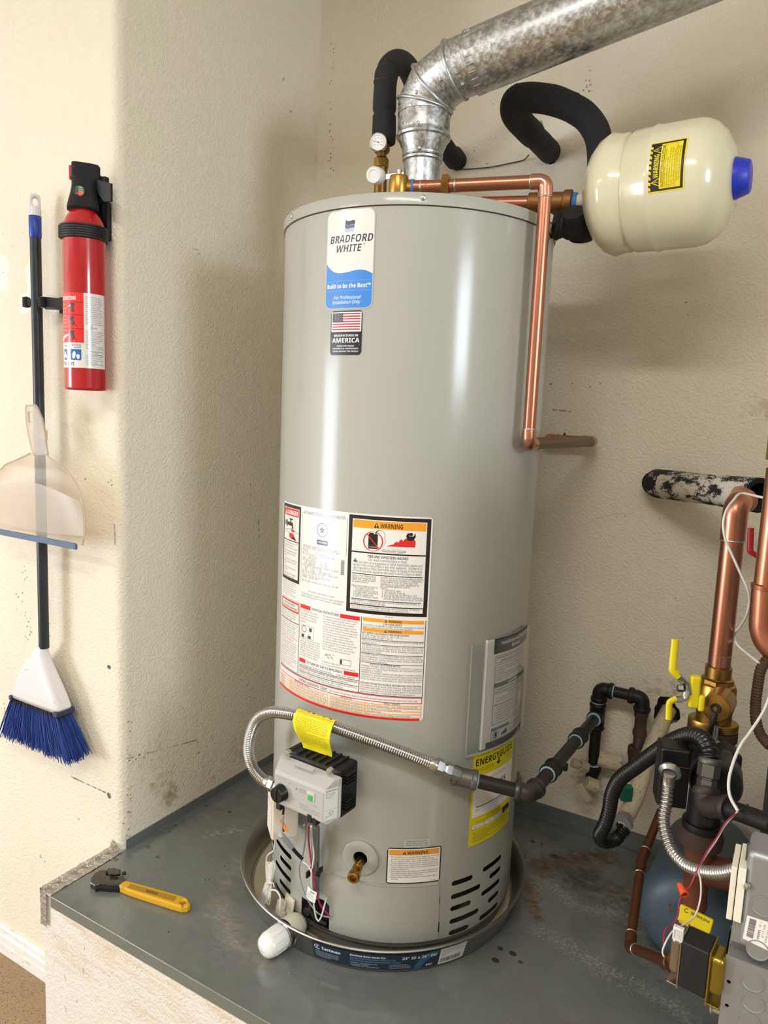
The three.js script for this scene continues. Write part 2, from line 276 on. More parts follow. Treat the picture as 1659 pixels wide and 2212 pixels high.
// ---------------------------------------------------------------- the setting
const XS = -0.5701, ZB = -0.4392, ZO = 0.279, FL = -0.4777, CE = 2.45, PF = 0.4742, PL = -0.598, XE = 1.30;
const sideU = (z) => z - ZB, outU = (x) => (ZO - ZB) - 0.0086 + (XS - x);
const pSide = (px, py) => { const q = onX(px, py, XS); return [sideU(q.z), q.y - FL]; }, pOut = (px, py) => { const q = onZ(px, py, ZO); return [outU(q.x), q.y - FL]; };
const pBack = (px, py) => { const q = onZ(px, py, ZB); return [q.x - XS, q.y - FL]; };
const wallLeftMat = wallMaterial(1.45, 2.62, (x, X, Y, k) => {
  // filler patches, nicks and scuffs of the front part
  const patch = (px, py, w, h) => { const [u, v] = pOut(px, py); x.fillStyle = '#f0ebe6'; for (let i = 0; i < 16; i++) { x.globalAlpha = 0.35; x.beginPath(); x.ellipse(X(u) + (rnd() - 0.5) * w * 0.5, Y(v) + (rnd() - 0.5) * h * 0.6, w * rr(0.25, 0.45), h * rr(0.25, 0.4), rnd(), 0, 7); x.fill(); } x.globalAlpha = 1; };
  patch(4, 590, 34, 60); patch(66, 590, 26, 34); patch(58, 655, 44, 34); patch(70, 620, 30, 50);
  for (const [px, py, n, su, sv, s] of [[60, 1240, 10, 0.05, 0.05, 1.4], [45, 1300, 8, 0.04, 0.06, 1.6], [62, 1360, 22, 0.03, 0.09, 1.5], [105, 1370, 4, 0.02, 0.06, 1.4], [5, 1530, 8, 0.03, 0.06, 1.4], [236, 1040, 4, 0.02, 0.02, 1.6], [185, 1038, 2, 0.01, 0.01, 1.6], [95, 1860, 3, 0.03, 0.02, 2], [170, 1772, 2, 0.01, 0.01, 1.5], [30, 560, 6, 0.1, 0.3, 1]]) { const [u, v] = pOut(px, py); specks(x, X, Y, k, [[u, v, n, su, sv, s]]); }
  const [hu, hv] = pOut(236, 1441); x.fillStyle = '#4a4f52'; x.beginPath(); x.ellipse(X(hu), Y(hv), 4.5, 3.5, 0, 0, 7); x.fill();
  const [a0, a1] = pOut(150, 1676), [b0, b1] = pOut(228, 1712); scuff(x, X, Y, a0, a1, b0, b1, 2, '#55504a', 0.9, 40);
  const [s0, s1] = pOut(236, 1719); x.fillStyle = '#6a655e'; x.beginPath(); x.ellipse(X(s0), Y(s1), 5, 6, 0.4, 0, 7); x.fill();
  for (const [px, py] of [[247, 1140], [248, 1155], [248, 1170]]) { const [u, v] = pOut(px, py); x.fillStyle = '#a9adae'; x.fillRect(X(u) - 2, Y(v) - 7, rr(2, 4), rr(8, 13)); }
  // the side face in the recess
  for (const [px0, py0, px1, py1] of [[541, 1040, 542, 1090], [558, 1110, 560, 1175], [415, 536, 428, 540], [424, 546, 436, 552]]) { const [c0, c1] = pSide(px0, py0), [d0, d1] = pSide(px1, py1); scuff(x, X, Y, c0, c1, d0, d1, 1.6, '#4d463c', 0.8, 12); }
  for (const [px, py, ru, rv, c, a] of [[355, 1700, 0.06, 0.05, '#a4906f', 0.22], [370, 1720, 0.03, 0.03, '#8d7a5e', 0.2], [330, 1640, 0.08, 0.06, '#c7b594', 0.2], [450, 1660, 0.08, 0.08, '#b3a283', 0.16], [520, 1620, 0.06, 0.06, '#a7977a', 0.16]]) { const [u, v] = pSide(px, py); smudge(x, X, Y, k, u, v, ru, rv, c, a); }
  for (const [px, py, n, su, sv, s] of [[300, 1640, 14, 0.06, 0.03, 1.5], [462, 1595, 2, 0.02, 0.02, 2], [420, 1617, 5, 0.05, 0.04, 1.5], [500, 1500, 10, 0.2, 0.3, 1.2], [628, 240, 2, 0.01, 0.01, 2], [613, 170, 2, 0.01, 0.01, 2], [280, 1650, 18, 0.02, 0.22, 1.4], [275, 1780, 10, 0.02, 0.1, 1.4]]) { const [u, v] = pSide(px, py); specks(x, X, Y, k, [[u, v, n, su, sv, s]]); }
  const [f0, f1] = pSide(270, 1640); scuff(x, X, Y, f0, f1, ...pSide(420, 1600), 1.8, '#7d745f', 0.6, 26);
}, 0, 0);
{ // the corner block: recess side, rounded corner and the stretch with the extinguisher
  const rb = 0.022, path = [[XS, ZB - 0.1, -0.1], [XS, ZO - rb, ZO - rb - ZB]];
  for (let k = 1; k <= 10; k++) { const a = k / 10 * Math.PI / 2; path.push([XS - rb + rb * Math.cos(a), ZO - rb + rb * Math.sin(a), path[1][2] + rb * a]); }
  path.push([-6, ZO, path[path.length - 1][2] + 6 + XS - rb]);
  const pos = [], nor = [], uv = [], idx = [];
  path.forEach(([x, z, u], i) => { const n = i < 2 ? [1, 0] : i > 10 ? [0, 1] : [Math.cos((i - 1) / 10 * Math.PI / 2), Math.sin((i - 1) / 10 * Math.PI / 2)]; for (const y of [FL - 0.1, CE]) { pos.push(x, y, z); nor.push(n[0], 0, n[1]); uv.push(u, y - FL); } });
  for (let i = 0; i < path.length - 1; i++) { const a = i * 2; idx.push(a, a + 1, a + 2, a + 2, a + 1, a + 3); }
  const front = build(pos, nor, uv, idx), back = boxW(-6, XS - 0.03, FL - 0.1, CE, ZB - 0.2, ZO - 0.03);
  tag(obj('wall_left', [front, back], wallLeftMat), 'cream textured plaster wall with rounded corner beside the water heater', 'wall', null, 'structure');
}
const holes = [[1440, 1537, 0.030, 0.036], [1222, 935, 0.008, 0.006], [1192, 334, 0.021, 0.021], [992, 350, 0.019, 0.019]].map(([px, py, a, b]) => { const q = onZ(px, py, ZB); return [q.x, q.y, a, b]; });
{
  const x0 = XS, x1 = XE, y0 = FL, y1 = CE, w = x1 - x0, h = y1 - y0;
  const keep = (u, v) => { const x = x0 + u * w, y = y0 + v * h; let m = 1; for (const [hx, hy, a, b] of holes) { const an = Math.atan2(y - hy, x - hx), wob = 1 + 0.12 * Math.sin(an * 3 + hx * 40) + 0.08 * Math.sin(an * 7 + hy * 30); m = Math.min(m, Math.hypot((x - hx) / a, (y - hy) / b) - wob); } return m; };
  const mat = wallMaterial(1.45, 2.62, (x, X, Y, k) => {
    for (const [px, py, n, su, sv, s] of [[716, 200, 30, 0.012, 0.5, 1.3], [718, 330, 12, 0.012, 0.1, 1.5], [1230, 830, 3, 0.1, 0.1, 1.6], [1300, 840, 2, 0.1, 0.1, 1.5], [1540, 640, 6, 0.3, 0.2, 1.2], [1270, 185, 8, 0.03, 0.03, 1.6], [1272, 165, 6, 0.02, 0.05, 1.2], [1100, 300, 14, 0.2, 0.2, 1.1], [1450, 1250, 8, 0.3, 0.3, 1.2]]) { const [u, v] = pBack(px, py); specks(x, X, Y, k, [[u, v, n, su, sv, s]]); }
    scuff(x, X, Y, ...pBack(1192, 885), ...pBack(1232, 889), 2.2, '#7b705c', 0.8, 26);
    for (const [px, py, ru, rv, c, a] of [[1115, 1680, 0.02, 0.02, '#8c8068', 0.4], [1180, 345, 0.05, 0.04, '#d8d0bf', 0.4], [1000, 350, 0.04, 0.04, '#d8d0bf', 0.4], [1290, 1710, 0.1, 0.05, '#8d7f66', 0.25], [1440, 1500, 0.06, 0.06, '#a6977c', 0.3], [1650, 880, 0.05, 0.03, '#b7a98d', 0.2]]) { const [u, v] = pBack(px, py); smudge(x, X, Y, k, u, v, ru, rv, c, a); }
    const [ou, ov] = pBack(1452, 790); x.globalAlpha = 0.16; x.strokeStyle = '#a5987f'; x.lineWidth = 2; x.beginPath(); x.moveTo(...[X(pBack(1372, 1110)[0]), Y(pBack(1372, 1110)[1])]); x.quadraticCurveTo(X(pBack(1300, 1105)[0]), Y(pBack(1300, 1105)[1]), X(pBack(1250, 1140)[0]), Y(pBack(1250, 1140)[1])); x.stroke(); x.globalAlpha = 1;
  }, 0, 0);
  const sheet = clipGrid(150, 240, (u, v) => V(x0 + u * w, y0 + v * h, ZB), (u, v) => [u * w, v * h], keep, () => V(0, 0, 1));
  const wb = obj('wall_back', [sheet, boxW(x0 - 0.2, x1 + 0.1, y0 - 0.1, y1, ZB - 0.27, ZB - 0.14)], mat);
  tag(wb, 'cream textured plaster back wall of the recess behind the water heater', 'wall', null, 'structure');
}
const plainWall = std(0xe4dccd, 0.8, 0, { bumpMap: rep(peelTex, 3, 3), bumpScale: 0.001 });
tag(obj('wall_right', boxW(XE, 3.8, FL - 0.1, CE, ZB - 0.2, ZO), plainWall), 'cream wall closing the recess beyond the boiler', 'wall', null, 'structure');
tag(obj('wall_added_header', boxW(XS - 0.01, XE + 0.01, 2.30, CE, ZB - 0.01, ZO - 0.02), plainWall), 'unseen cream header added to shade the top of the recess', 'wall', null, 'structure');  // out of view, added to darken the upper walls of the recess
tag(obj('wall_far', [boxW(-6, -5.6, FL - 0.1, CE, 5, 5.15), boxW(-3.4, 3.8, FL - 0.1, CE, 5, 5.15), boxW(-5.6, -3.4, 1.7, CE, 5, 5.15)], plainWall), 'garage wall with the open doorway', 'wall', null, 'structure');
tag(obj('wall_west', boxW(-6.15, -6, FL - 0.1, CE, ZO, 5.15), plainWall), 'plain garage end wall', 'wall', null, 'structure');
tag(obj('wall_east', [boxW(3.8, 3.95, FL - 0.1, CE, ZO, 1.25), boxW(3.8, 3.95, FL - 0.1, CE, 2.05, 5.15), boxW(3.8, 3.95, FL - 0.1, 1.295, 1.25, 2.05), boxW(3.8, 3.95, 2.145, CE, 1.25, 2.05)], plainWall), 'garage wall with a small window', 'wall', null, 'structure');
{
  const w1 = thing('window_1', 'small garage window letting daylight in', 'window', V(3.86, 1.3, 1.65), null, 'structure');
  obj('window_frame', [boxW(3.82, 3.9, 1.295, 1.335, 1.25, 2.05), boxW(3.82, 3.9, 2.105, 2.145, 1.25, 2.05), boxW(3.82, 3.9, 1.335, 2.105, 1.25, 1.29), boxW(3.82, 3.9, 1.335, 2.105, 2.01, 2.05)], M.white, w1);
  obj('pane', boxW(3.858, 3.862, 1.335, 2.105, 1.29, 2.01), std(0xffffff, 0.02, 0, { transmission: 1, thickness: 0 }), w1);
}
tag(obj('ceiling', boxW(-6.15, 3.95, CE, CE + 0.12, ZB - 0.2, 5.15), std(0xe6e1d6, 0.9)), 'plain white garage ceiling', 'ceiling', null, 'structure');
const floorMat = std(0xffffff, 0.75, 0, { map: canvasTex(1024, 1024, (x, W, H) => {
  x.fillStyle = '#9c8464'; x.fillRect(0, 0, W, H);
  for (let i = 0; i < 900; i++) { x.globalAlpha = 0.08; x.fillStyle = rnd() < 0.5 ? '#b39a78' : '#7d6648'; const r = rr(6, 40); x.beginPath(); x.ellipse(rnd() * W, rnd() * H, r, r * rr(0.5, 1), rnd() * 3, 0, 7); x.fill(); }
  for (let i = 0; i < 5200; i++) { x.globalAlpha = rr(0.25, 0.85); x.fillStyle = rnd() < 0.85 ? '#3a2c1d' : '#c5b08e'; const r = rr(0.5, 2.1); x.beginPath(); x.ellipse(rnd() * W, rnd() * H, r * 1.8, r, rnd() * 0.8, 0, 7); x.fill(); }
  x.globalAlpha = 1;
}), bumpMap: rep(peelTex, 4, 4), bumpScale: 0.001 });
floorMat.map.wrapS = floorMat.map.wrapT = THREE.RepeatWrapping; floorMat.map.repeat.set(1.6, 1.6);
function planarUV(g, f) { const p = g.attributes.position, u = g.attributes.uv; for (let i = 0; i < p.count; i++) { const q = f(p.getX(i), p.getY(i), p.getZ(i)); u.setXY(i, q[0], q[1]); } return g; }
tag(obj('floor', planarUV(boxW(-6.15, 3.95, FL - 0.1, FL, ZB - 0.2, 5.15), (x, y, z) => [x, z]), floorMat), 'brown speckled concrete garage floor', 'floor', null, 'structure');
{ // baseboard on the stretch of wall left of the platform, a moulded profile
  const prof = [[0, 0], [0.016, 0], [0.016, 0.030], [0.0145, 0.034], [0.0145, 0.052], [0.011, 0.057], [0.010, 0.070], [0.006, 0.0775], [0, 0.0775]];
  const g = new THREE.ExtrudeGeometry(shapeOf(prof), { depth: 5.3, bevelEnabled: false }); g.applyMatrix4(new THREE.Matrix4().makeBasis(V(0, 0, 1), V(0, 1, 0), V(-1, 0, 0)).setPosition(V(PL - 0.002, FL, ZO)));
  const bbMat = std(0xffffff, 0.5, 0, { map: canvasTex(1024, 128, (x, W, H) => { x.fillStyle = '#eee9e2'; x.fillRect(0, 0, W, H); for (let i = 0; i < 90; i++) { x.globalAlpha = rr(0.05, 0.3); x.fillStyle = '#b99a6c'; x.beginPath(); x.ellipse(rnd() * W, rr(0, H), rr(3, 26), rr(1, 7), 0, 0, 7); x.fill(); } x.globalAlpha = 0.9; x.fillStyle = '#4b4036'; for (let i = 0; i < 8; i++) { x.beginPath(); x.arc(rnd() * W, rnd() * H, rr(1, 2.5), 0, 7); x.fill(); } }) });
  bbMat.map.wrapS = bbMat.map.wrapT = THREE.RepeatWrapping;
  planarUV(g, (x, y, z) => [x * 1.6, (y - FL) / 0.09]);
  tag(obj('baseboard_left', g, bbMat), 'white moulded baseboard with brown scuffs along the floor', 'baseboard', null, 'structure');
}
// ---- raised platform with its galvanized top
{
  const plat = thing('raised_platform', 'low plastered platform with a stained galvanized sheet metal top', 'platform', V(0.36, FL, 0));
  const foot = [[XS + 0.001, ZB + 0.001], [XE - 0.001, ZB + 0.001], [XE - 0.001, 0.470], [PL, 0.470], [PL, ZO + 0.002], [XS + 0.001, ZO + 0.002]].map(([x, z]) => [x, -z]);
  const body = new THREE.ExtrudeGeometry(shapeOf(foot), { depth: -FL - 0.002, bevelEnabled: false }).rotateX(-Math.PI / 2).translate(0, FL, 0);
  planarUV(body, (x, y, z) => [x + z, y - FL]);
  const baseMat = std(0xffffff, 0.8, 0, { map: canvasTex(1024, 512, (x, W, H) => {
    x.fillStyle = '#e6dfd4'; x.fillRect(0, 0, W, H);
    const X = (u) => (u + 0.2) * 640, Y = (v) => H - v * 1000;
    for (let i = 0; i < 260; i++) { const u = rr(-0.1, 1.3), v = 0.44 - Math.abs(rnd() + rnd() - 1) * 0.16; x.globalAlpha = 0.12; x.fillStyle = '#c9a983'; x.beginPath(); x.ellipse(X(u), Y(v), rr(8, 40), rr(2, 8), 0.05, 0, 7); x.fill(); }
    for (let i = 0; i < 500; i++) { x.globalAlpha = rr(0.1, 0.45); x.fillStyle = '#a88966'; x.beginPath(); x.ellipse(X(rr(-0.1, 1.3)), Y(rr(0.34, 0.45)), rr(0.6, 2.2), rr(0.5, 1.6), 0, 0, 7); x.fill(); }
    x.globalAlpha = 0.8; x.strokeStyle = '#6f675c'; x.lineWidth = 1; for (let i = 0; i < 12; i++) { const px = X(rr(-0.1, 0.3)), py = Y(rr(0.05, 0.4)); x.beginPath(); x.moveTo(px, py); x.lineTo(px + rr(-5, 5), py + rr(6, 18)); x.stroke(); }
    x.globalAlpha = 1;
  }), bumpMap: rep(peelTex, 4.4, 4.4), bumpScale: 0.0011 });
  baseMat.map.repeat.set(0.625, 1.953); baseMat.map.offset.set(0.125, 0); baseMat.map.wrapS = baseMat.map.wrapT = THREE.RepeatWrapping;
  obj('plastered_base', body, baseMat, plat, 'white plastered base with brown splash marks');
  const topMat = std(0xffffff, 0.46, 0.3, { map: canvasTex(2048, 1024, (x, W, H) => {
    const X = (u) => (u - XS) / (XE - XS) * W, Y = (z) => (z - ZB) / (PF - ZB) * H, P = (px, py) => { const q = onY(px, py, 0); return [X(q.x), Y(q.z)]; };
    x.fillStyle = '#7e827d'; x.fillRect(0, 0, W, H);
    const blob = (n, c, r0, r1, a, f) => { for (let i = 0; i < n; i++) { const [cx, cy] = f(i); x.globalAlpha = a * rr(0.3, 1); x.fillStyle = c; x.beginPath(); x.ellipse(cx, cy, rr(r0, r1), rr(r0, r1) * rr(0.3, 0.8), rr(-0.6, 0.6), 0, 7); x.fill(); } x.globalAlpha = 1; };
    blob(700, '#8f938d', 10, 60, 0.10, () => [rnd() * W, rnd() * H]); blob(700, '#6a6e6a', 10, 60, 0.10, () => [rnd() * W, rnd() * H]);
    blob(1200, '#9aa09b', 2, 9, 0.16, () => [rnd() * W, rnd() * H]); blob(1200, '#5f635f', 2, 9, 0.16, () => [rnd() * W, rnd() * H]);
    const along = (pts, n, spread, c, r0, r1, a) => blob(n, c, r0, r1, a, () => { const i = Math.floor(rnd() * (pts.length - 1)), t = rnd(), p = P(...pts[i]), q = P(...pts[i + 1]); return [p[0] + (q[0] - p[0]) * t + (rnd() + rnd() - 1) * spread, p[1] + (q[1] - p[1]) * t + (rnd() + rnd() - 1) * spread]; });
    along([[520, 1850], [470, 1960], [520, 2040], [600, 2080]], 260, 46, '#a89c8c', 3, 20, 0.22);           // chalky patch round the pan
    along([[470, 1950], [510, 2060]], 160, 40, '#b7b2a8', 2, 9, 0.28);
    along([[480, 1700], [560, 1660], [600, 1640]], 90, 30, '#b9bab4', 2, 9, 0.25); along([[430, 1810], [530, 1790]], 60, 22, '#b9bab4', 2, 9, 0.3);
    along([[1120, 1830], [1200, 1930], [1330, 2040], [1480, 2150], [1600, 2200]], 500, 110, '#8e8b84', 4, 22, 0.12); along([[1200, 1850], [1350, 1950], [1500, 2120]], 500, 130, '#58544c', 4, 22, 0.14);  // broad pale clouds, then a wide darker brown film on the right
    along([[1150, 2000], [1300, 2090], [1420, 2150], [1500, 2212]], 1700, 34, '#cfccc4', 0.5, 3.2, 0.5);        // mineral trails on the right
    along([[1180, 1905], [1250, 1960], [1360, 1980]], 1100, 30, '#c6c2b8', 0.5, 3, 0.45);
    along([[1120, 1800], [1160, 1840], [1150, 1960]], 1300, 36, '#c0bbb0', 0.5, 3, 0.42); along([[1380, 2060], [1480, 2110], [1560, 2190]], 900, 48, '#c1baae', 0.5, 3.2, 0.38);
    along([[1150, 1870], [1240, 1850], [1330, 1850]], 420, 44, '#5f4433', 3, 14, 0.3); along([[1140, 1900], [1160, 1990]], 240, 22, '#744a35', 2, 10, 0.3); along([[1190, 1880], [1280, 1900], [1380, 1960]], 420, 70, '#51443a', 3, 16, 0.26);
    along([[300, 2000], [400, 2090], [520, 2150]], 120, 60, '#70756f', 6, 30, 0.2); along([[560, 1680], [500, 1740], [330, 1800]], 160, 26, '#5c6064', 4, 18, 0.2);
    for (const [px, py, r, c] of [[1081, 2049, 7, '#3d352b'], [1108, 2060, 9, '#3d352b'], [1070, 2074, 9, '#40382e'], [1124, 2078, 6, '#4a4237'], [380, 1782, 3.5, '#2c2e2c'], [367, 1796, 3, '#2c2e2c'], [445, 1741, 6, '#5b5144'], [496, 1754, 7, '#564c40'], [320, 1829, 8, '#6a5f4c'], [341, 1851, 8, '#6d6350'], [251, 1857, 8, '#57534a'], [1199, 1850, 14, '#4a3b2c'], [1150, 1818, 8, '#463a2e'], [1170, 1823, 5, '#463a2e'], [444, 1901, 2.5, '#23304a'], [452, 1900, 2.5, '#23304a'], [485, 1871, 2.5, '#222'], [364, 2013, 2.5, '#1d1d1d']]) { const [cx, cy] = P(px, py); x.globalAlpha = 0.85; x.fillStyle = c; x.beginPath(); x.ellipse(cx, cy, r, r * 0.8, 0.3, 0, 7); x.fill(); }
    x.globalAlpha = 0.5; x.strokeStyle = '#4b4f4c'; x.lineWidth = 1.2;
    for (const [a, b, c, d] of [[330, 1880, 390, 1868], [390, 2048, 412, 2008], [180, 1938, 190, 1942], [300, 1905, 312, 1900]]) { x.beginPath(); x.moveTo(...P(a, b)); x.lineTo(...P(c, d)); x.stroke(); }
    x.globalAlpha = 1;
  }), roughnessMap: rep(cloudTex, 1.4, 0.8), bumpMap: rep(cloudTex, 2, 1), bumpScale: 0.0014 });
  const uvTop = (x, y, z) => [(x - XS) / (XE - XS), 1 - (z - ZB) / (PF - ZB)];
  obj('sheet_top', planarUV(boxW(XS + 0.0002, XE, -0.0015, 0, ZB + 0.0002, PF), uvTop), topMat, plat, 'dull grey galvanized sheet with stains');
  const lipMat = std(0x83877f, 0.42, 0.35, { roughnessMap: rep(cloudTex, 3, 3) });
  obj('front_lip', boxW(XS + 0.004, XE - 0.001, -0.026, 0.0006, PF - 0.0035, PF + 0.0012, 0.0015), lipMat, plat);
  const upMat = std(0x7c8081, 0.4, 0.35, { roughnessMap: rep(cloudTex, 2, 2) });
  obj('upstand', [boxW(XS + 0.0004, XS + 0.0022, -0.001, 0.0245, ZB + 0.003, ZO - 0.012), boxW(XS + 0.0022, XS + 0.008, -0.001, 0.0012, ZB + 0.003, ZO - 0.012)], upMat, plat);
  obj('upstand', [boxW(XS + 0.002, XE, 0.004, 0.0525, ZB + 0.0004, ZB + 0.002), boxW(XS + 0.002, XE, -0.001, 0.0035, ZB + 0.0004, ZB + 0.008)], upMat, plat);
  // foil tape over the free corner
  const foil = std(0xcfc8be, 0.3, 0.9, { bumpMap: rep(cloudTex, 3, 2), bumpScale: 0.004 });
  const tp = thing('foil_tape', 'crinkled silver foil tape over the corner edge of the platform', 'tape', V(-0.583, 0, 0.378));
  const prof = [[-0.6005, -0.004], [-0.6, 0.008], [-0.5965, 0.0105], [-0.589, 0.0085], [-0.5868, 0.0025], [-0.577, 0.0022], [-0.566, 0.0012]];
  const cr = (x, z) => 0.0011 * Math.sin(z * 90 + x * 300) * Math.sin(z * 37 + x * 120) + 0.0008 * Math.sin(z * 210 - x * 500);
  obj('tape_strip', grid(48, 6, (u, v) => { const q = prof[Math.round((1 - v) * 6)], z = 0.2805 + u * 0.197; return V(q[0] + cr(q[1], z) * 0.5, q[1] + Math.abs(cr(q[0], z)), z); }, (u, v) => [u, v * 0.3]), foil, tp);
  obj('tape_strip', grid(8, 24, (u, v) => { const x = -0.6 + u * 0.021, y = -0.078 + v * 0.084; return V(x, y, 0.4745 + 0.0022 + cr(x, y) * 0.6); }, (u, v) => [u * 0.3, v]), foil, tp);
  obj('tape_strip', grid(10, 6, (u, v) => V(-0.61 + u * 0.034 + v * 0.004, 0.004 + 0.016 * v * (1 - u * 0.6) + Math.abs(cr(u, v * 2)), 0.281 + 0.012 * u + 0.004 * Math.sin(u * 9)), (u, v) => [u * 0.3, v * 0.3]), foil, tp);
}
// ---- ceiling lamps of the garage
for (const [x, z, nits, label] of [[0.7, 2.05, 32, 'long white ceiling lamp above the heater recess'], [-1.6, 3.1, 32, 'long white ceiling lamp towards the doorway']]) {
  const t = thing('ceiling_light', label, 'lamp', V(x, CE, z));
  obj('housing', boxW(x - 0.64, x + 0.64, CE - 0.05, CE, z - 0.16, z + 0.16, 0.008), M.white, t);
  obj('diffuser', boxW(x - 0.61, x + 0.61, CE - 0.062, CE - 0.049, z - 0.14, z + 0.14, 0.004), new THREE.MeshStandardMaterial({ color: 0xffffff, emissive: new THREE.Color(1, 0.95, 0.86), emissiveIntensity: 3 }), t);
  areaLight('ceiling_lamp_glow', new THREE.Color(1, 0.975, 0.94), nits, 1.2, 0.28, V(x, CE - 0.066, z), V(x, 0, z + 0.0001));
}
// ---------------------------------------------------------------- printed labels
const F = (x, s, w = '', f = 'sans-serif') => { x.font = `${w} ${s}px ${f}`; };
function fitText(x, t, px, py, maxW, size, w = '', align = 'left', f = 'sans-serif') { F(x, size, w, f); const m = x.measureText(t).width; x.save(); x.translate(px, py); if (m > maxW) x.scale(maxW / m, 1); x.textAlign = align; x.fillText(t, 0, 0); x.restore(); }
function para(x, text, px, py, w, size, lh, lines = 99, wgt = '', f = 'sans-serif') {          // wraps and repeats the text until the lines are full
  F(x, size, wgt, f); const words = text.split(' '); let i = 0, y = py, n = 0; x.textAlign = 'left';
  while (n < lines) { let l = ''; while (i < words.length && x.measureText(l + words[i] + ' ').width < w) l += words[i++] + ' '; if (!l) l = words[i++] + ' '; x.fillText(l, px, y); y += lh; n++; if (i >= words.length) { if (lines === 99) break; i = 0; } }
  return y;
}
const tri = (x, cx, cy, s, c = '#111', b = '#fff') => { x.fillStyle = c; x.beginPath(); x.moveTo(cx, cy - s); x.lineTo(cx + s, cy + s * 0.75); x.lineTo(cx - s, cy + s * 0.75); x.fill(); x.fillStyle = b; x.fillRect(cx - s * 0.1, cy - s * 0.45, s * 0.2, s * 0.65); x.fillRect(cx - s * 0.1, cy + s * 0.35, s * 0.2, s * 0.2); };
function bars(x, px, py, w, h, vertical = false) { x.fillStyle = '#111'; let p = 0; const L = vertical ? h : w; while (p < L) { const b = rr(1, 4) * L / 110; vertical ? x.fillRect(px, py + p, w, Math.min(b, L - p)) : x.fillRect(px + p, py, Math.min(b, L - p), h); p += b + rr(1, 3) * L / 110; } }
const T = {};
T.brand = canvasTex(512, 880, (x, W, H) => {
  x.fillStyle = '#b6b3ac'; x.fillRect(0, 0, W, H);
  x.save(); x.beginPath(); x.roundRect(12, 12, W - 24, H - 24, 60); x.clip();
  x.fillStyle = '#e4e0da'; x.fillRect(0, 0, W, H);
  x.fillStyle = '#3b87d9'; x.beginPath(); x.moveTo(0, 442); x.bezierCurveTo(80, 590, 200, 560, 320, 540); x.bezierCurveTo(420, 525, 470, 555, W, 580); x.lineTo(W, H); x.lineTo(0, H); x.fill();
  x.strokeStyle = '#f5f2f0'; x.lineWidth = 9; x.beginPath(); x.moveTo(0, 436); x.bezierCurveTo(80, 584, 200, 554, 320, 534); x.bezierCurveTo(420, 519, 470, 549, W, 574); x.stroke();
  x.strokeStyle = '#4c5a86'; x.lineWidth = 2; x.beginPath(); x.moveTo(0, 445); x.bezierCurveTo(80, 593, 200, 563, 320, 543); x.bezierCurveTo(420, 528, 470, 558, W, 583); x.stroke();
  // waving three-band flag
  const band = (y, h, c) => { x.fillStyle = c; x.beginPath(); x.moveTo(216 - y * 0.16, 92 + y); x.bezierCurveTo(250 - y * 0.16, 130 + y, 276 - y * 0.16, 88 + y, 314 - y * 0.16, 108 + y); x.lineTo(314 - (y + h) * 0.16, 108 + y + h); x.bezierCurveTo(276 - (y + h) * 0.16, 88 + y + h, 250 - (y + h) * 0.16, 130 + y + h, 216 - (y + h) * 0.16, 92 + y + h); x.fill(); };
  band(0, 34, '#23252c'); band(36, 30, '#4a5a8a'); band(68, 30, '#aebbd6');
  x.strokeStyle = '#6d7a9c'; x.lineWidth = 2; x.strokeRect(0, 0, 0, 0);
  x.fillStyle = '#343845'; x.save(); x.transform(1, 0, -0.17, 1, 60, 0); fitText(x, 'BRADFORD', 256, 292, 452, 92, 'bold', 'center'); fitText(x, 'WHITE', 250, 374, 270, 88, 'bold', 'center'); x.restore(); F(x, 22, 'bold'); x.fillText('®', 402, 322);
  x.strokeStyle = '#a9b8c4'; x.lineWidth = 2; for (const y of [628, 716]) { x.beginPath(); x.moveTo(24, y); x.lineTo(W - 24, y - 2); x.stroke(); }
  x.fillStyle = '#f3f0ec'; fitText(x, 'Built to be the Best™', W / 2, 690, 464, 52, 'bold', 'center'); x.save(); x.transform(1, 0, -0.2, 1, 150, 0); fitText(x, 'For Professional', W / 2, 788, 330, 40, '', 'center'); fitText(x, 'Installation Only', W / 2 - 2, 830, 330, 40, '', 'center'); x.restore();
  x.restore();
});
T.usa = canvasTex(512, 740, (x, W, H) => {
  x.fillStyle = '#1b1d26'; x.fillRect(0, 0, W, H); x.fillStyle = '#f1efea'; x.beginPath(); x.roundRect(14, 22, W - 28, 326, 14); x.fill();
  for (let i = 0; i < 7; i++) { x.fillStyle = '#b3202c'; x.fillRect(28, 40 + i * 43, W - 56, 22); }
  x.fillStyle = '#1b1d26'; x.fillRect(28, 36, 180, 158); x.fillStyle = '#f1efea'; for (let r = 0; r < 9; r++) for (let c = 0; c < (r % 2 ? 5 : 6); c++) { x.beginPath(); x.arc(44 + c * 30 + (r % 2 ? 15 : 0), 48 + r * 17, 4.6, 0, 7); x.fill(); }
  x.fillStyle = '#f1efea'; fitText(x, 'MANUFACTURED IN', W / 2, 430, 400, 48, 'bold', 'center'); fitText(x, 'AMERICA', W / 2, 530, 446, 104, 'bold', 'center');
  fitText(x, 'USING THE FINEST', W / 2, 598, 290, 32, 'bold', 'center'); fitText(x, 'MATERIALS & COMPONENTS', W / 2, 642, 420, 32, 'bold', 'center'); fitText(x, 'FROM AROUND THE WORLD', W / 2, 688, 420, 32, 'bold', 'center');
});
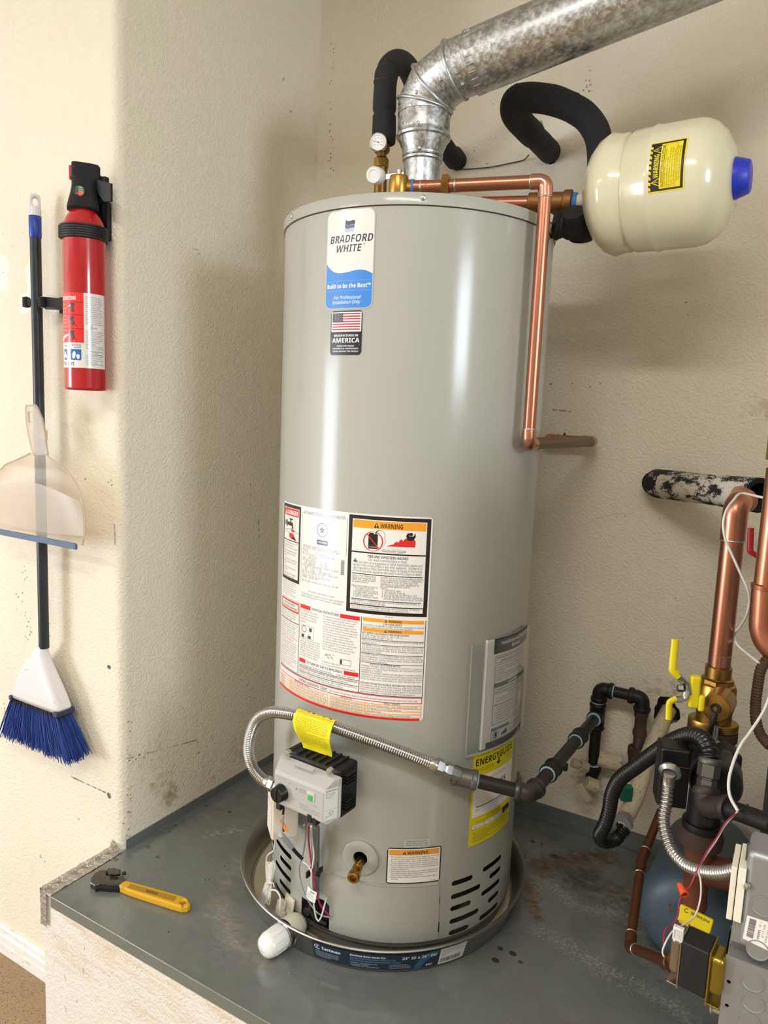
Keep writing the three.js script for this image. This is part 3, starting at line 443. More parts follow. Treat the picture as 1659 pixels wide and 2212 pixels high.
T.big = canvasTex(2048, 2048, (x, W, H) => {                      // 0.364 m wide, 0.39 m high
  const OR = '#f0a028', RD = '#d8232a', BK = '#141414', PA = '#ebe7e2';
  x.fillStyle = PA; x.fillRect(0, 0, W, H); x.textBaseline = 'alphabetic';
  const line = (a, b, c, d, w = 4, col = BK) => { x.strokeStyle = col; x.lineWidth = w; x.beginPath(); x.moveTo(a, b); x.lineTo(c, d); x.stroke(); };
  const inBox = (x0, y0, w, h, f) => { x.save(); x.translate(x0, y0); x.scale(w / 100, h / 100); f(); x.restore(); };
  // danger column
  x.strokeStyle = BK; x.lineWidth = 34; x.strokeRect(37, 34, 412, 780); x.fillStyle = RD; x.fillRect(62, 58, 362, 78); tri(x, 116, 104, 28, '#fff', RD); x.fillStyle = '#fff'; fitText(x, 'DANGER', 160, 122, 250, 62, 'bold');
  inBox(60, 150, 366, 240, () => { x.fillStyle = BK; x.fillRect(24, 22, 40, 16); x.fillRect(20, 14, 6, 32); x.fillRect(6, 18, 10, 22); x.fillRect(40, 6, 24, 6); x.fillRect(46, 8, 7, 16); x.fillRect(58, 30, 9, 22); x.strokeStyle = BK; x.lineWidth = 1.4; x.beginPath(); x.moveTo(6, 62); x.lineTo(62, 50); x.lineTo(98, 66); x.moveTo(78, 4); x.lineTo(78, 50); x.stroke(); x.fillStyle = RD; x.fillRect(52, 54, 24, 9); x.beginPath(); x.moveTo(38, 74); x.bezierCurveTo(52, 68, 70, 66, 74, 78); x.lineTo(88, 98); x.lineTo(44, 92); x.fill(); x.fillStyle = BK; x.beginPath(); x.moveTo(70, 82); x.lineTo(88, 99); x.lineTo(52, 94); x.fill(); x.beginPath(); x.moveTo(14, 70); x.bezierCurveTo(26, 66, 40, 66, 52, 72); x.lineTo(40, 88); x.stroke(); });
  x.fillStyle = BK; x.fillRect(50, 394, 386, 10);
  x.fillStyle = '#2e2e2e'; let y = 434; for (const t of ['Water temperature over 125°F can cause severe burns instantly or death from scalds.', 'Children, disabled and elderly are at highest risk of being scalded.', 'See instruction manual before setting temperature at water heater.', 'Feel water before bathing or showering.', 'Temperature limiting valves are available, see manual.']) y = para(x, t, 70, y, 350, 25, 26) + 12;
  x.fillStyle = '#555'; para(x, 'This water heater meets or exceeds the requirements of the latest edition when installed as the manual instructs', 40, 852, 400, 20, 23, 7);
  // middle column
  line(496, 60, 496, 790, 4, '#444'); line(1140, 60, 1140, 440, 4, '#444');
  x.fillStyle = BK; fitText(x, 'AUTOMATIC STORAGE WATER HEATER', 512, 76, 606, 44);
  x.strokeStyle = '#333'; x.lineWidth = 7; x.beginPath(); x.ellipse(820, 212, 72, 68, 0, 0, 7); x.stroke(); x.lineWidth = 3; x.beginPath(); x.ellipse(820, 212, 58, 55, 0, 0, 7); x.stroke(); x.fillStyle = '#222'; x.beginPath(); for (let i = 0; i < 10; i++) { const r = i % 2 ? 18 : 44, a = -Math.PI / 2 + i * Math.PI / 5; x.lineTo(820 + r * Math.cos(a), 214 + r * Math.sin(a)); } x.fill(); x.fillStyle = '#ddd'; F(x, 20, 'bold'); x.fillText('SP', 808, 220);
  x.fillStyle = '#1c1c1c'; x.beginPath(); x.roundRect(748, 314, 156, 50, 14); x.fill(); x.fillStyle = '#eee'; fitText(x, 'ICON SYSTEM', 760, 348, 130, 26, 'bold');
  x.fillStyle = '#232323'; y = 412; for (const t of ['BRADFORD WHITE CORPORATION  www.bradfordwhite.com   J', '200 LAFAYETTE STREET  MIDDLEVILLE MI 49333  USA', 'Model No. ', 'Serial No.         S/N  -500-475', 'Max. Cap: 50 US gal      Type: NATURAL GAS', '          189.3 Liters', 'Input:  40000 Btu/hr', 'Gas Pressure Manifold:   4.0 (inWC)', '   Inlet Supply Max:    14.0 (inWC)', '   Inlet Supply Min:     5.0 (inWC)', 'CLOSET INSTALLATION MINIMUM CLEARANCES IN INCHES', '  0 FRONT   0 LEFT   12 TOP', '  0 BACK    0 RIGHT   6 VENT CONNECTOR', 'NOT FOR USE IN MOBILE. FOR BLANKET CONTACT APPS', 'ANSI Z21.10.1-2017/CSA 4.1-2017', 'Pressure: Test 300 psi, Working 150 psi', 'CATEGORY I NATURAL DRAFT', '', 'DOES NOT COMPLY W/DISTRICT NOX RATING 10ng/J NOx 5000']) { F(x, 26, '', 'monospace'); const m = x.measureText(t).width; fitText(x, t, 520, y, Math.min(540, m * 0.72), 26, '', 'left', 'monospace'); y += 20.2; }
  bars(x, 1080, 480, 42, 150, true);
  x.fillStyle = '#222'; fitText(x, 'Pat or pending : bradfordwhite.com/patents', 632, 876, 380, 26); fitText(x, 'This water heater meets or exceeds all or portions of (where applicable) the', 516, 912, 610, 26); fitText(x, 'minimum efficiency requirements of ASHRAE Standard 90.1 (latest edition)', 516, 938, 590, 26);
  // large warning panel
  x.fillStyle = BK; x.fillRect(1160, 16, 872, 968); x.fillStyle = PA; x.fillRect(1202, 52, 788, 844); x.fillStyle = OR; x.fillRect(1210, 60, 772, 78); tri(x, 1466, 106, 28); x.fillStyle = BK; fitText(x, 'WARNING', 1506, 126, 240, 62, 'bold');
  inBox(1350, 140, 560, 226, () => {
    x.fillStyle = BK; x.fillRect(6, 22, 18, 64); x.fillRect(8, 17, 8, 6); x.strokeStyle = BK; x.lineWidth = 2.2; x.beginPath(); x.moveTo(20, 22); x.quadraticCurveTo(20, 4, 30, 4); x.stroke(); x.fillStyle = '#ddd'; fitText(x, 'FLAMMABLE', 7, 80, 16, 7);
    x.strokeStyle = RD; x.lineWidth = 2.4; x.beginPath(); x.ellipse(15, 54, 18, 42, 0, 0, 7); x.stroke(); x.beginPath(); x.moveTo(3, 24); x.lineTo(27, 84); x.stroke();
    x.strokeStyle = '#555'; x.lineWidth = 0.8; x.beginPath(); x.moveTo(30, 4); x.bezierCurveTo(42, 14, 34, 34, 38, 46); x.bezierCurveTo(40, 60, 34, 70, 32, 80); x.stroke(); x.beginPath(); for (let i = 0; i <= 30; i++) { const a = i / 30 * Math.PI * 2; x.lineTo(54 + (22 + 1.2 * Math.sin(i * 2.2)) * Math.cos(a), 90 + (9 + 1.5 * Math.cos(i * 2)) * Math.sin(a)); } x.stroke();
    x.fillStyle = RD; x.beginPath(); x.moveTo(40, 70); x.lineTo(54, 60); x.bezierCurveTo(58, 44, 62, 48, 63, 52); x.bezierCurveTo(66, 32, 70, 36, 71, 46); x.bezierCurveTo(76, 26, 80, 30, 80, 38); x.lineTo(90, 34); x.bezierCurveTo(94, 40, 96, 44, 93, 70); x.fill(); x.fillStyle = BK; x.beginPath(); x.ellipse(85, 14, 4, 7, 0, 0, 7); x.fill(); x.beginPath(); x.moveTo(76, 22); x.lineTo(80, 6); x.lineTo(82, 22); x.lineTo(90, 22); x.lineTo(93, 8); x.lineTo(94, 24); x.lineTo(90, 40); x.lineTo(80, 42); x.fill();
  }); x.fillStyle = BK; fitText(x, 'Flammable Vapors', 1540, 356, 240, 34);
  x.fillRect(1202, 370, 788, 14);
  fitText(x, 'FIRE AND EXPLOSION HAZARD', 1596, 424, 430, 36, 'bold', 'center'); fitText(x, 'Can result in serious injury or death', 1596, 456, 410, 34, '', 'center'); tri(x, 1246, 462, 22); x.fillStyle = '#1c1c1c';
  ['    Do not store or use gasoline or other flammable vapors and', 'liquids in the vicinity of this or any other appliance.  Storage of or', 'use of gasoline or other flammable vapors or liquids in the vicinity', 'of this or any other appliance can result in serious injury or death.'].forEach((t, i) => fitText(x, t, 1222, 488 + i * 29, 740, 34));
  x.fillStyle = BK; x.fillRect(1216, 588, 750, 8); x.fillStyle = '#1c1c1c';
  ['Vapors from flammable', 'liquids can explode and', 'catch fire causing death', 'or severe burns.', '', 'Keep flammable products:', '   1. far away from any', '       possible ignition source.', '   2. in approved containers,', '   3. tightly closed and', '   4. out of children\'s reach.'].forEach((t, i) => { F(x, 29); fitText(x, t, 1216, 622 + i * 20.5, Math.min(300, x.measureText(t).width * 0.86), 29); });
  ['Do not use or store flammable products', 'such as gasoline, solvents or adhesives', 'in the same room or area near this', 'appliance, or any other appliance or', 'any possible ignition source.', 'Vapors:', '   1. cannot be seen,', '   2. are heavier than air,', '   3. go a long way on the floor and', '   4. can be carried from other rooms to', '       possible ignition sources by air currents'].forEach((t, i) => { F(x, 29); fitText(x, t, 1530, 622 + i * 20.5, Math.min(450, x.measureText(t).width * 0.86), 29); });
  x.fillStyle = BK; x.fillRect(1216, 842, 750, 7); x.fillStyle = '#1c1c1c'; fitText(x, 'Water heaters in residential garages must be installed and located, or', 1216, 868, 740, 28); fitText(x, 'protected, to avoid physical damage.', 1216, 890, 380, 26);
  x.fillStyle = BK; x.fillRect(1202, 896, 788, 10); x.fillStyle = PA; x.fillRect(1206, 906, 780, 44); x.fillStyle = '#1c1c1c'; fitText(x, 'Read and follow water heater warnings and instructions. If owner\'s', 1216, 926, 740, 28); fitText(x, 'manual is missing contact the distributor or manufacturer', 1216, 947, 620, 26);
  x.fillStyle = '#444'; fitText(x, '238-51364-00A', 1590, 1006, 90, 16);
  // safety column
  x.strokeStyle = '#222'; x.lineWidth = 4; x.strokeRect(30, 1030, 446, 760); x.strokeStyle = RD; x.lineWidth = 18; x.strokeRect(48, 1048, 410, 96); x.fillStyle = '#222'; fitText(x, 'FOR YOUR SAFETY', 254, 1092, 300, 34, 'bold', 'center'); fitText(x, 'READ BEFORE OPERATING', 254, 1128, 360, 34, 'bold', 'center');
  x.fillStyle = '#333'; para(x, 'WARNING: If you do not follow these instructions exactly, a fire or explosion may result causing property damage, personal injury or loss of life.', 44, 1180, 420, 22, 24, 4); line(30, 1262, 476, 1262, 8);
  para(x, 'A. This appliance has a pilot which is lit by a piezo gas ignitor. Do not try to light the pilot by hand. B. BEFORE OPERATING smell all around the appliance area for gas. Be sure to smell next to the floor because some gas is heavier than air', 44, 1296, 420, 22, 25, 7); x.fillStyle = RD; fitText(x, 'WHAT TO DO IF YOU SMELL GAS', 44, 1476, 330, 24, 'bold'); x.fillStyle = '#333'; para(x, 'Do not try to light any appliance. Do not touch any electric switch; do not use any phone in your building. Immediately call your gas supplier from a phone outside. Follow the gas supplier instructions. If you cannot reach your gas supplier call the fire department. C. Use only your hand to turn the gas control knob. Never use tools. D. Do not use this appliance if any part has been under water. Immediately call a qualified service technician', 44, 1504, 420, 22, 25, 12);
  // operating instructions
  line(492, 1020, 492, 1800, 8); x.fillStyle = RD; x.fillRect(508, 1024, 816, 42); x.fillStyle = PA; x.fillRect(680, 1024, 410, 42); x.fillStyle = BK; fitText(x, 'OPERATING INSTRUCTIONS', 694, 1058, 384, 38, 'bold');
  x.fillStyle = '#333'; y = para(x, '1. STOP! Read the safety information at the left on this label. 2. Set the gas control knob to the OFF position.', 516, 1098, 330, 25, 28); x.strokeStyle = '#222'; x.lineWidth = 3; x.strokeRect(530, 1240, 210, 130); x.lineWidth = 7; x.beginPath(); x.arc(580, 1280, 34, 0, 7); x.stroke(); x.fillRect(668, 1252, 40, 40); x.fillRect(540, 1336, 44, 34); x.fillRect(646, 1336, 50, 30);
  x.fillStyle = '#333'; para(x, '3. Wait five (5) minutes to clear out any gas. Then smell for gas, including near the floor. If you smell gas, STOP! Follow B in the safety information at the left on this label. If you don\'t smell gas, go to the next step. 4. Remove outer door. 5. Locate igniter button. 6. Look through sight glass window on inner door to view pilot. 7. Turn the gas control knob clockwise to PILOT position', 516, 1396, 340, 23, 25, 8);
  para(x, '8. Depress and hold in gas control knob, immediately press igniter button until you hear a click sound, then release. Continue to hold down the gas control knob until the valve light blinks. Release the gas control knob. It should pop back out. Check to see if the pilot is still lit. If the pilot goes out, repeat steps 2 through 8. • If gas control knob does not pop out when released, stop and immediately call your service technician or gas supplier. • If the pilot will not stay lit after several tries, turn the gas control knob to OFF and call your technician or gas supplier.', 872, 1092, 440, 24, 26, 14);
  x.strokeStyle = '#222'; x.lineWidth = 4; for (let i = 0; i < 9; i++) { x.beginPath(); x.moveTo(900 + i * 14, 1500 - (i % 3) * 18); x.lineTo(940 + i * 12, 1470 + (i % 4) * 16); x.stroke(); } x.strokeRect(1110, 1490, 130, 54); x.fillStyle = '#333'; x.fillRect(1110, 1496, 24, 44); fitText(x, '9. Replace outer door.', 872, 1566, 250, 26); fitText(x, '10. Turn gas control knob to desired setting.', 872, 1594, 430, 26);
  x.fillStyle = RD; x.fillRect(508, 1602, 824, 42); x.fillStyle = PA; x.fillRect(620, 1602, 540, 42); x.fillStyle = BK; fitText(x, 'TO TURN OFF GAS TO APPLIANCE', 636, 1636, 508, 38, 'bold'); x.fillStyle = '#222'; fitText(x, '1. Turn the gas control knob counterclockwise       to the "OFF" position.', 516, 1670, 780, 27); line(508, 1680, 1332, 1680, 6); fitText(x, 'Read and follow water heater WARNINGS and INSTRUCTIONS. If installation and', 516, 1706, 806, 27, 'bold'); fitText(x, 'operation instructions are missing, contact the retailer or manufacturer.', 516, 1730, 700, 26); line(508, 1740, 1332, 1740, 6); fitText(x, 'WARNING: Do not apply line voltage (power) to gas valve. Damage to the controls may', 516, 1766, 806, 27); fitText(x, 'occur and will nullify the warranty.  Refer to installation manual.', 516, 1790, 640, 26); line(30, 1802, 2030, 1802, 8);
  // right column
  line(1342, 1020, 1342, 1802, 8); line(2026, 1020, 2026, 1802, 8); for (const yy of [1024, 1126]) { x.fillStyle = OR; x.fillRect(1358, yy, 650, 36); tri(x, 1606, yy + 20, 15); x.fillStyle = BK; fitText(x, 'WARNING', 1634, yy + 30, 140, 32, 'bold'); }
  x.fillStyle = '#1c1c1c'; fitText(x, 'FOR YOUR SAFETY', 1680, 1084, 200, 26, 'bold', 'center'); fitText(x, 'Do not store or use gasoline or other flammable, combustible, or corrosive', 1356, 1104, 656, 25); fitText(x, 'vapors or liquids in the vicinity of this or any other appliance.', 1356, 1124, 540, 24);
  y = 1186; for (const [t, b, rule] of [['HOT WATER CAN PRODUCE 3RD DEGREE BURNS', 'bold', 0], ['IN LESS THAN 6 SECONDS AT 140° F (60° C)', '', 0], ['IN 30 SECONDS AT 130° F (54° C)', '', 1], ['Vapors from flammable liquids will explode and catch fire causing death', '', 0], ['or severe burns.', '', 1], ['This appliance must be installed in accordance with local codes or, in the', '', 0], ['absence of local codes, the National Fuel Gas Code, ANSI Z223.1 or the', '', 0], ['CAN/CGA-B149 Installation Codes.  Not for installation in a Manufactured', '', 0], ['Home (Mobile Home).', '', 1], ['CAUTION: Operation of this water heater in air contaminated by', '', 0], ['perchloroethylene, any chlorinated hydrocarbon or strong oxidizing', '', 0], ['agents, will result in serious damage to brass orifices, internal steel', '', 0], ['parts and void the warranty.', '', 1], ['                 STATE OF CALIFORNIA NOTICE', 'bold', 0], ['WARNING: This water heater must be braced, anchored or strapped to', '', 0], ['avoid falling or moving during an earthquake. See instructions for correct', '', 0], ['installation procedures.', '', 0], ['WARNING: If not installed, operated and maintained in accordance with the', '', 0], ['manufacturer\'s instructions this product could expose you to substances', '', 0], ['in the fuel or from fuel combustion which can cause death or serious', '', 0], ['illness including cancer, birth defects or other reproductive harm.', '', 0], ['', '', 0], ['SUITABLE FOR WATER (POTABLE) HEATING AND SPACE HEATING', 'bold', 0], ['Toxic chemicals, such as used for boiler treatment, shall not be introduced', '', 0], ['into potable water heater used for space heating.  This water heater may', '', 0], ['never be connected to any existing heating system or component(s)', '', 0], ['previously used with a nonpotable water heating appliance.', '', 0]]) { F(x, 26, b); fitText(x, t, 1356, y, Math.min(658, x.measureText(t).width * 0.86), 26, b); if (rule) { x.fillStyle = BK; x.fillRect(1350, y + 5, 668, 5); x.fillStyle = '#1c1c1c'; y += 6; } y += 22.3; }
  // control codes
  x.strokeStyle = RD; x.lineWidth = 8; x.strokeRect(30, 1812, 1994, 58); x.fillStyle = '#222'; fitText(x, 'CONTROL DIAGNOSTIC CODES', 500, 1856, 460, 40, 'bold'); fitText(x, 'See Installation and Operation Instruction Manual for probable causes associated with each control status code.', 980, 1852, 1000, 26);
  const cell = (cx, cy, cw, t, b = '') => { x.strokeStyle = OR; x.lineWidth = 8; x.strokeRect(cx, cy, cw, 30); x.fillStyle = '#222'; fitText(x, t, cx + 14, cy + 24, cw - 28, 24, b); };
  fitText(x, 'OPERATIONAL STATUS', 420, 1892, 300, 26, 'bold'); ['No or one: indicates pilot is lit and main burner is off', 'No or one: indicates valve is open and main burner is lit', 'No or one: indicates the control is in shutdown mode. Pilot is off', 'No or one: indicates control is in OFF mode. Pilot is off'].forEach((t, i) => { cell(40, 1898 + i * 30, 280, i ? 'Two flashes' : 'LED STATUS'); cell(330, 1898 + i * 30, 640, t); });
  x.fillStyle = '#222'; fitText(x, 'LED STATUS', 1120, 1892, 160, 26, 'bold'); fitText(x, 'FAULT STATUS', 1620, 1892, 200, 26, 'bold');
  [['Two flashes and three second pause', 'Low thermopile voltage, main valve not turned ON.'], ['Four flashes and three second pause', 'Temperature cut-out limit reached.'], ['Five flashes and three second pause', 'Gas valve fault.']].forEach(([a, b], i) => { cell(1000, 1898 + i * 30, 410, a); cell(1420, 1898 + i * 30, 600, b); }); cell(1000, 1988, 1020, 'LED color: Green-Normal operation, Yellow-Low thermopile voltage, Red-Valve fault.');
  x.fillStyle = RD; x.fillRect(0, 2024, 2010, 24);
});
T.warn = canvasTex(768, 560, (x, W, H) => {
  x.fillStyle = '#1a1a1a'; x.fillRect(0, 0, W, H); x.fillStyle = '#ece9e4'; x.beginPath(); x.roundRect(16, 16, W - 32, H - 32, 20); x.fill(); x.fillStyle = '#ea9a3c'; x.fillRect(30, 30, W - 60, 84); tri(x, 240, 78, 28); x.fillStyle = '#141414'; fitText(x, 'WARNING', 280, 100, 300, 72, 'bold');
  ['• Do not block or in any way restrict jacket air inlet slots', '   located at the bottom front of the water heater.', '• Do not operate water heater with jumpered, altered,', '   loosely tightened or absent controls and/or components.', '• Do not operate water heater with replacement controls', '   and/or components which are not exact duplicates of', '   original equipment.', '• Thoroughly inspect and replace, (as needed) burner inner', '   door gasket and/or sight window gasket any time burner', '   inner door is removed or disturbed.', '• Replace water heater if involved in flammable vapor', '   incident.'].forEach((t, i) => { F(x, 29); fitText(x, t, 40, 150 + i * 31.5, Math.min(690, x.measureText(t).width * 0.97), 29); });
  fitText(x, '238-51343-00B', 610, 532, 110, 14);
});
T.serial = canvasTex(512, 150, (x, W, H) => { x.fillStyle = '#c2c0bb'; x.fillRect(0, 0, W, H); x.fillStyle = '#55524d'; ['BRADFORD WHITE CORP.', 'TESTED TO 300 P.S.I. SAFETY TO SEAL', 'WORKING PRESSURE 150 P.S.I. MAX'].forEach((t, i) => fitText(x, t, W / 2, 48 + i * 38, 450, 36, 'bold', 'center')); });
T.manual = canvasTex(640, 1024, (x, W, H) => {
  x.fillStyle = '#dcdad6'; x.fillRect(0, 0, W, H); x.fillStyle = '#39393b'; x.fillRect(70, 0, W - 70, 142); x.fillStyle = '#f0efec'; x.save(); x.transform(1, 0, -0.15, 1, 14, 0); fitText(x, 'Installation and Operation', 360, 66, 440, 44, 'bold', 'center'); fitText(x, 'Manual', 360, 114, 140, 44, 'bold', 'center'); x.restore();
  x.strokeStyle = '#333'; x.lineWidth = 4; x.strokeRect(96, 166, 520, 64); x.fillStyle = '#222'; fitText(x, 'Gas-Fired Water Heater with Resistant Vapor Ignition', 356, 192, 490, 24, 'bold', 'center'); fitText(x, 'Resistant System Certified ANSI Z21.10', 356, 220, 400, 22, 'bold', 'center');
  x.strokeRect(96, 250, 520, 560); x.fillStyle = '#444'; para(x, 'A Spanish language version of these instructions is available by contacting the manufacturer listed on the rating plate', 110, 282, 490, 20, 24, 3); para(x, 'La version español de estas instrucciones se puede obtener al escribirle a la fabrica cuyo nombre aparece en la placa', 110, 350, 490, 20, 24, 3);
  x.fillStyle = '#6a6a6c'; x.fillRect(98, 420, 516, 44); tri(x, 290, 444, 16, '#eee', '#666'); x.fillStyle = '#eee'; fitText(x, 'WARNING', 314, 456, 120, 34, 'bold'); x.fillStyle = '#222'; para(x, 'If the information in these instructions is not followed exactly, a fire or explosion may result causing property damage', 110, 492, 490, 20, 24, 2, 'bold'); x.fillRect(98, 524, 516, 3); fitText(x, 'For Your Safety', 356, 552, 150, 22, 'bold', 'center'); x.fillStyle = '#444'; para(x, 'Do not store or use gasoline or other flammable vapors and liquids in the vicinity of this or any other appliance', 130, 578, 450, 20, 24, 2); x.fillStyle = '#222'; fitText(x, 'WHAT TO DO IF YOU SMELL GAS', 112, 640, 320, 22, 'bold'); x.fillStyle = '#444'; ['• DO NOT try to light any appliance.', '• DO NOT touch any electrical switch.', '• DO NOT use any phone in your building.', '• Immediately call your gas supplier from a phone outside. Follow the gas', '   suppliers instructions.', '• If you cannot reach your gas supplier, call the fire department.'].forEach((t, i) => { F(x, 20); fitText(x, t, 120, 666 + i * 24, Math.min(480, x.measureText(t).width), 20); });
  x.strokeRect(96, 850, 230, 108); x.fillStyle = '#777'; x.fillRect(98, 852, 226, 24); x.strokeStyle = '#222'; x.lineWidth = 6; x.beginPath(); x.arc(150, 916, 32, 0, 7); x.stroke(); x.fillStyle = '#222'; x.fillRect(136, 896, 28, 40); x.beginPath(); x.moveTo(200, 940); x.lineTo(290, 890); x.lineTo(300, 940); x.fill(); x.strokeStyle = '#333'; x.lineWidth = 4; x.strokeRect(350, 872, 250, 60); x.fillStyle = '#444'; para(x, 'IMPORTANT read and keep these instructions for future use', 400, 896, 190, 16, 18, 2); x.fillStyle = '#4b4b4e'; x.fillRect(40, 968, W - 40, 56);
});
T.energy = canvasTex(640, 1280, (x, W, H) => {
  x.fillStyle = '#e2d31c'; x.fillRect(0, 0, W, H); x.fillStyle = '#181710'; fitText(x, 'U.S. Government', 40, 40, 170, 22); fitText(x, 'Federal law prohibits removal of this label before consumer purchase', 250, 40, 370, 20);
  fitText(x, 'ENERGYGUIDE', W / 2, 170, 580, 130, 'bold', 'center'); x.fillRect(338, 160, 18, 60); x.beginPath(); x.moveTo(310, 214); x.lineTo(384, 214); x.lineTo(347, 262); x.fill(); fitText(x, 'Water Heater - NATURAL GAS', 36, 222, 230, 20); fitText(x, 'Tank Size (Storage Capacity): 50 Gallons', 36, 248, 250, 20); fitText(x, 'BRADFORD WHITE', 440, 210, 160, 18); fitText(x, 'Model', 480, 234, 100, 18);
  x.fillStyle = '#efece6'; x.fillRect(24, 320, W - 34, 560); x.fillStyle = '#222'; fitText(x, 'Estimated Yearly Energy Cost', W / 2, 400, 330, 30, '', 'center'); fitText(x, '$265', 400, 560, 200, 110, 'bold', 'center'); x.fillRect(70, 740, 500, 12); x.fillRect(70, 690, 4, 60); x.fillRect(570, 620, 4, 130); fitText(x, '$227', 56, 800, 60, 26); fitText(x, 'Cost Range of Similar Models', 300, 790, 260, 24);
  x.fillStyle = '#181710'; fitText(x, 'First Hour Rating', W / 2, 930, 220, 30, '', 'center'); fitText(x, '(How much hot water you get in the first hour of use)', W / 2, 966, 480, 26, '', 'center'); x.fillStyle = '#efece6'; x.fillRect(30, 990, 580, 60); x.strokeStyle = '#222'; x.lineWidth = 3; for (const c of [30, 190, 330, 470]) x.strokeRect(c, 990, 150, 60); x.fillStyle = '#151510'; x.fillRect(476, 960, 140, 90); x.fillStyle = '#e2d31c'; fitText(x, 'HIGH', 500, 1040, 90, 30, 'bold'); x.fillStyle = '#222'; fitText(x, 'VERY SMALL', 50, 1030, 120, 22); fitText(x, 'LOW', 235, 1030, 60, 22); fitText(x, 'MEDIUM', 360, 1030, 90, 22);
  x.fillStyle = '#181710'; ['• Your cost will depend on your utility rates and use.', '• Cost range based only on models fueled by natural gas with a high', '   first hour rating (greater than 75 gallons).', '• Estimated energy cost based on a national average natural gas cost', '   of $1.21 per THERM.', '• Estimated yearly energy use: 219 THERMS.'].forEach((t, i) => { F(x, 24); fitText(x, t, 40, 1100 + i * 26, Math.min(560, x.measureText(t).width * 0.9), 24); }); fitText(x, 'ftc.gov/energy', 400, 1266, 130, 22, 'bold');
});
const printed = (t, r = 0.4, more = {}) => std(0xffffff, r, 0, { map: t, ...more });
// ---------------------------------------------------------------- the water heater
const HB = V(HX, 0, HZ), LIDY = 1.4379, TOPY = 1.4594, BOTY = 0.042;
const heater = thing('water_heater', 'tall grey gas water heater standing in the round metal pan', 'water heater', V(HX, 0.004, HZ));
const slots = [];
[[0.157, 55, 65.6], [0.128, 55, 70.6], [0.102, 55, 65.4], [0.074, 55, 70.4], [0.049, 55, 65]].forEach((s) => slots.push(s));
[[0.160, 71.8, 85.8], [0.134, 76.8, 85.8], [0.106, 71.8, 85.6], [0.079, 76.8, 85.4], [0.052, 71.4, 85.2]].forEach((s) => slots.push(s));
[[0.150, -36, -19.6], [0.125, -30.2, -19.6], [0.098, -36, -19.6], [0.071, -30.2, -19.6], [0.045, -36, -19.6]].forEach((s) => slots.push(s));
[[0.150, -50, -41.5], [0.125, -50, -36.8], [0.098, -50, -41.5], [0.071, -50, -36.8], [0.045, -50, -41.5]].forEach((s) => slots.push(s));
const slotDist = (th, y) => { let m = 9; for (const [sy, a, b] of slots) { const s = th * D2R * HR, s0 = a * D2R * HR + 0.0052, s1 = b * D2R * HR - 0.0052, dx = Math.max(s0 - s, 0, s - s1); m = Math.min(m, Math.hypot(dx, y - sy) - 0.0052); } return m; };
const notch = (th, y) => Math.min(Math.max(Math.abs(th + 3.8) - 8, 0) * D2R * HR + Math.max(y - 0.083, 0), Math.hypot((th - 0.2) * D2R * HR, y - 0.084) - 0.0205) - 0.0002;
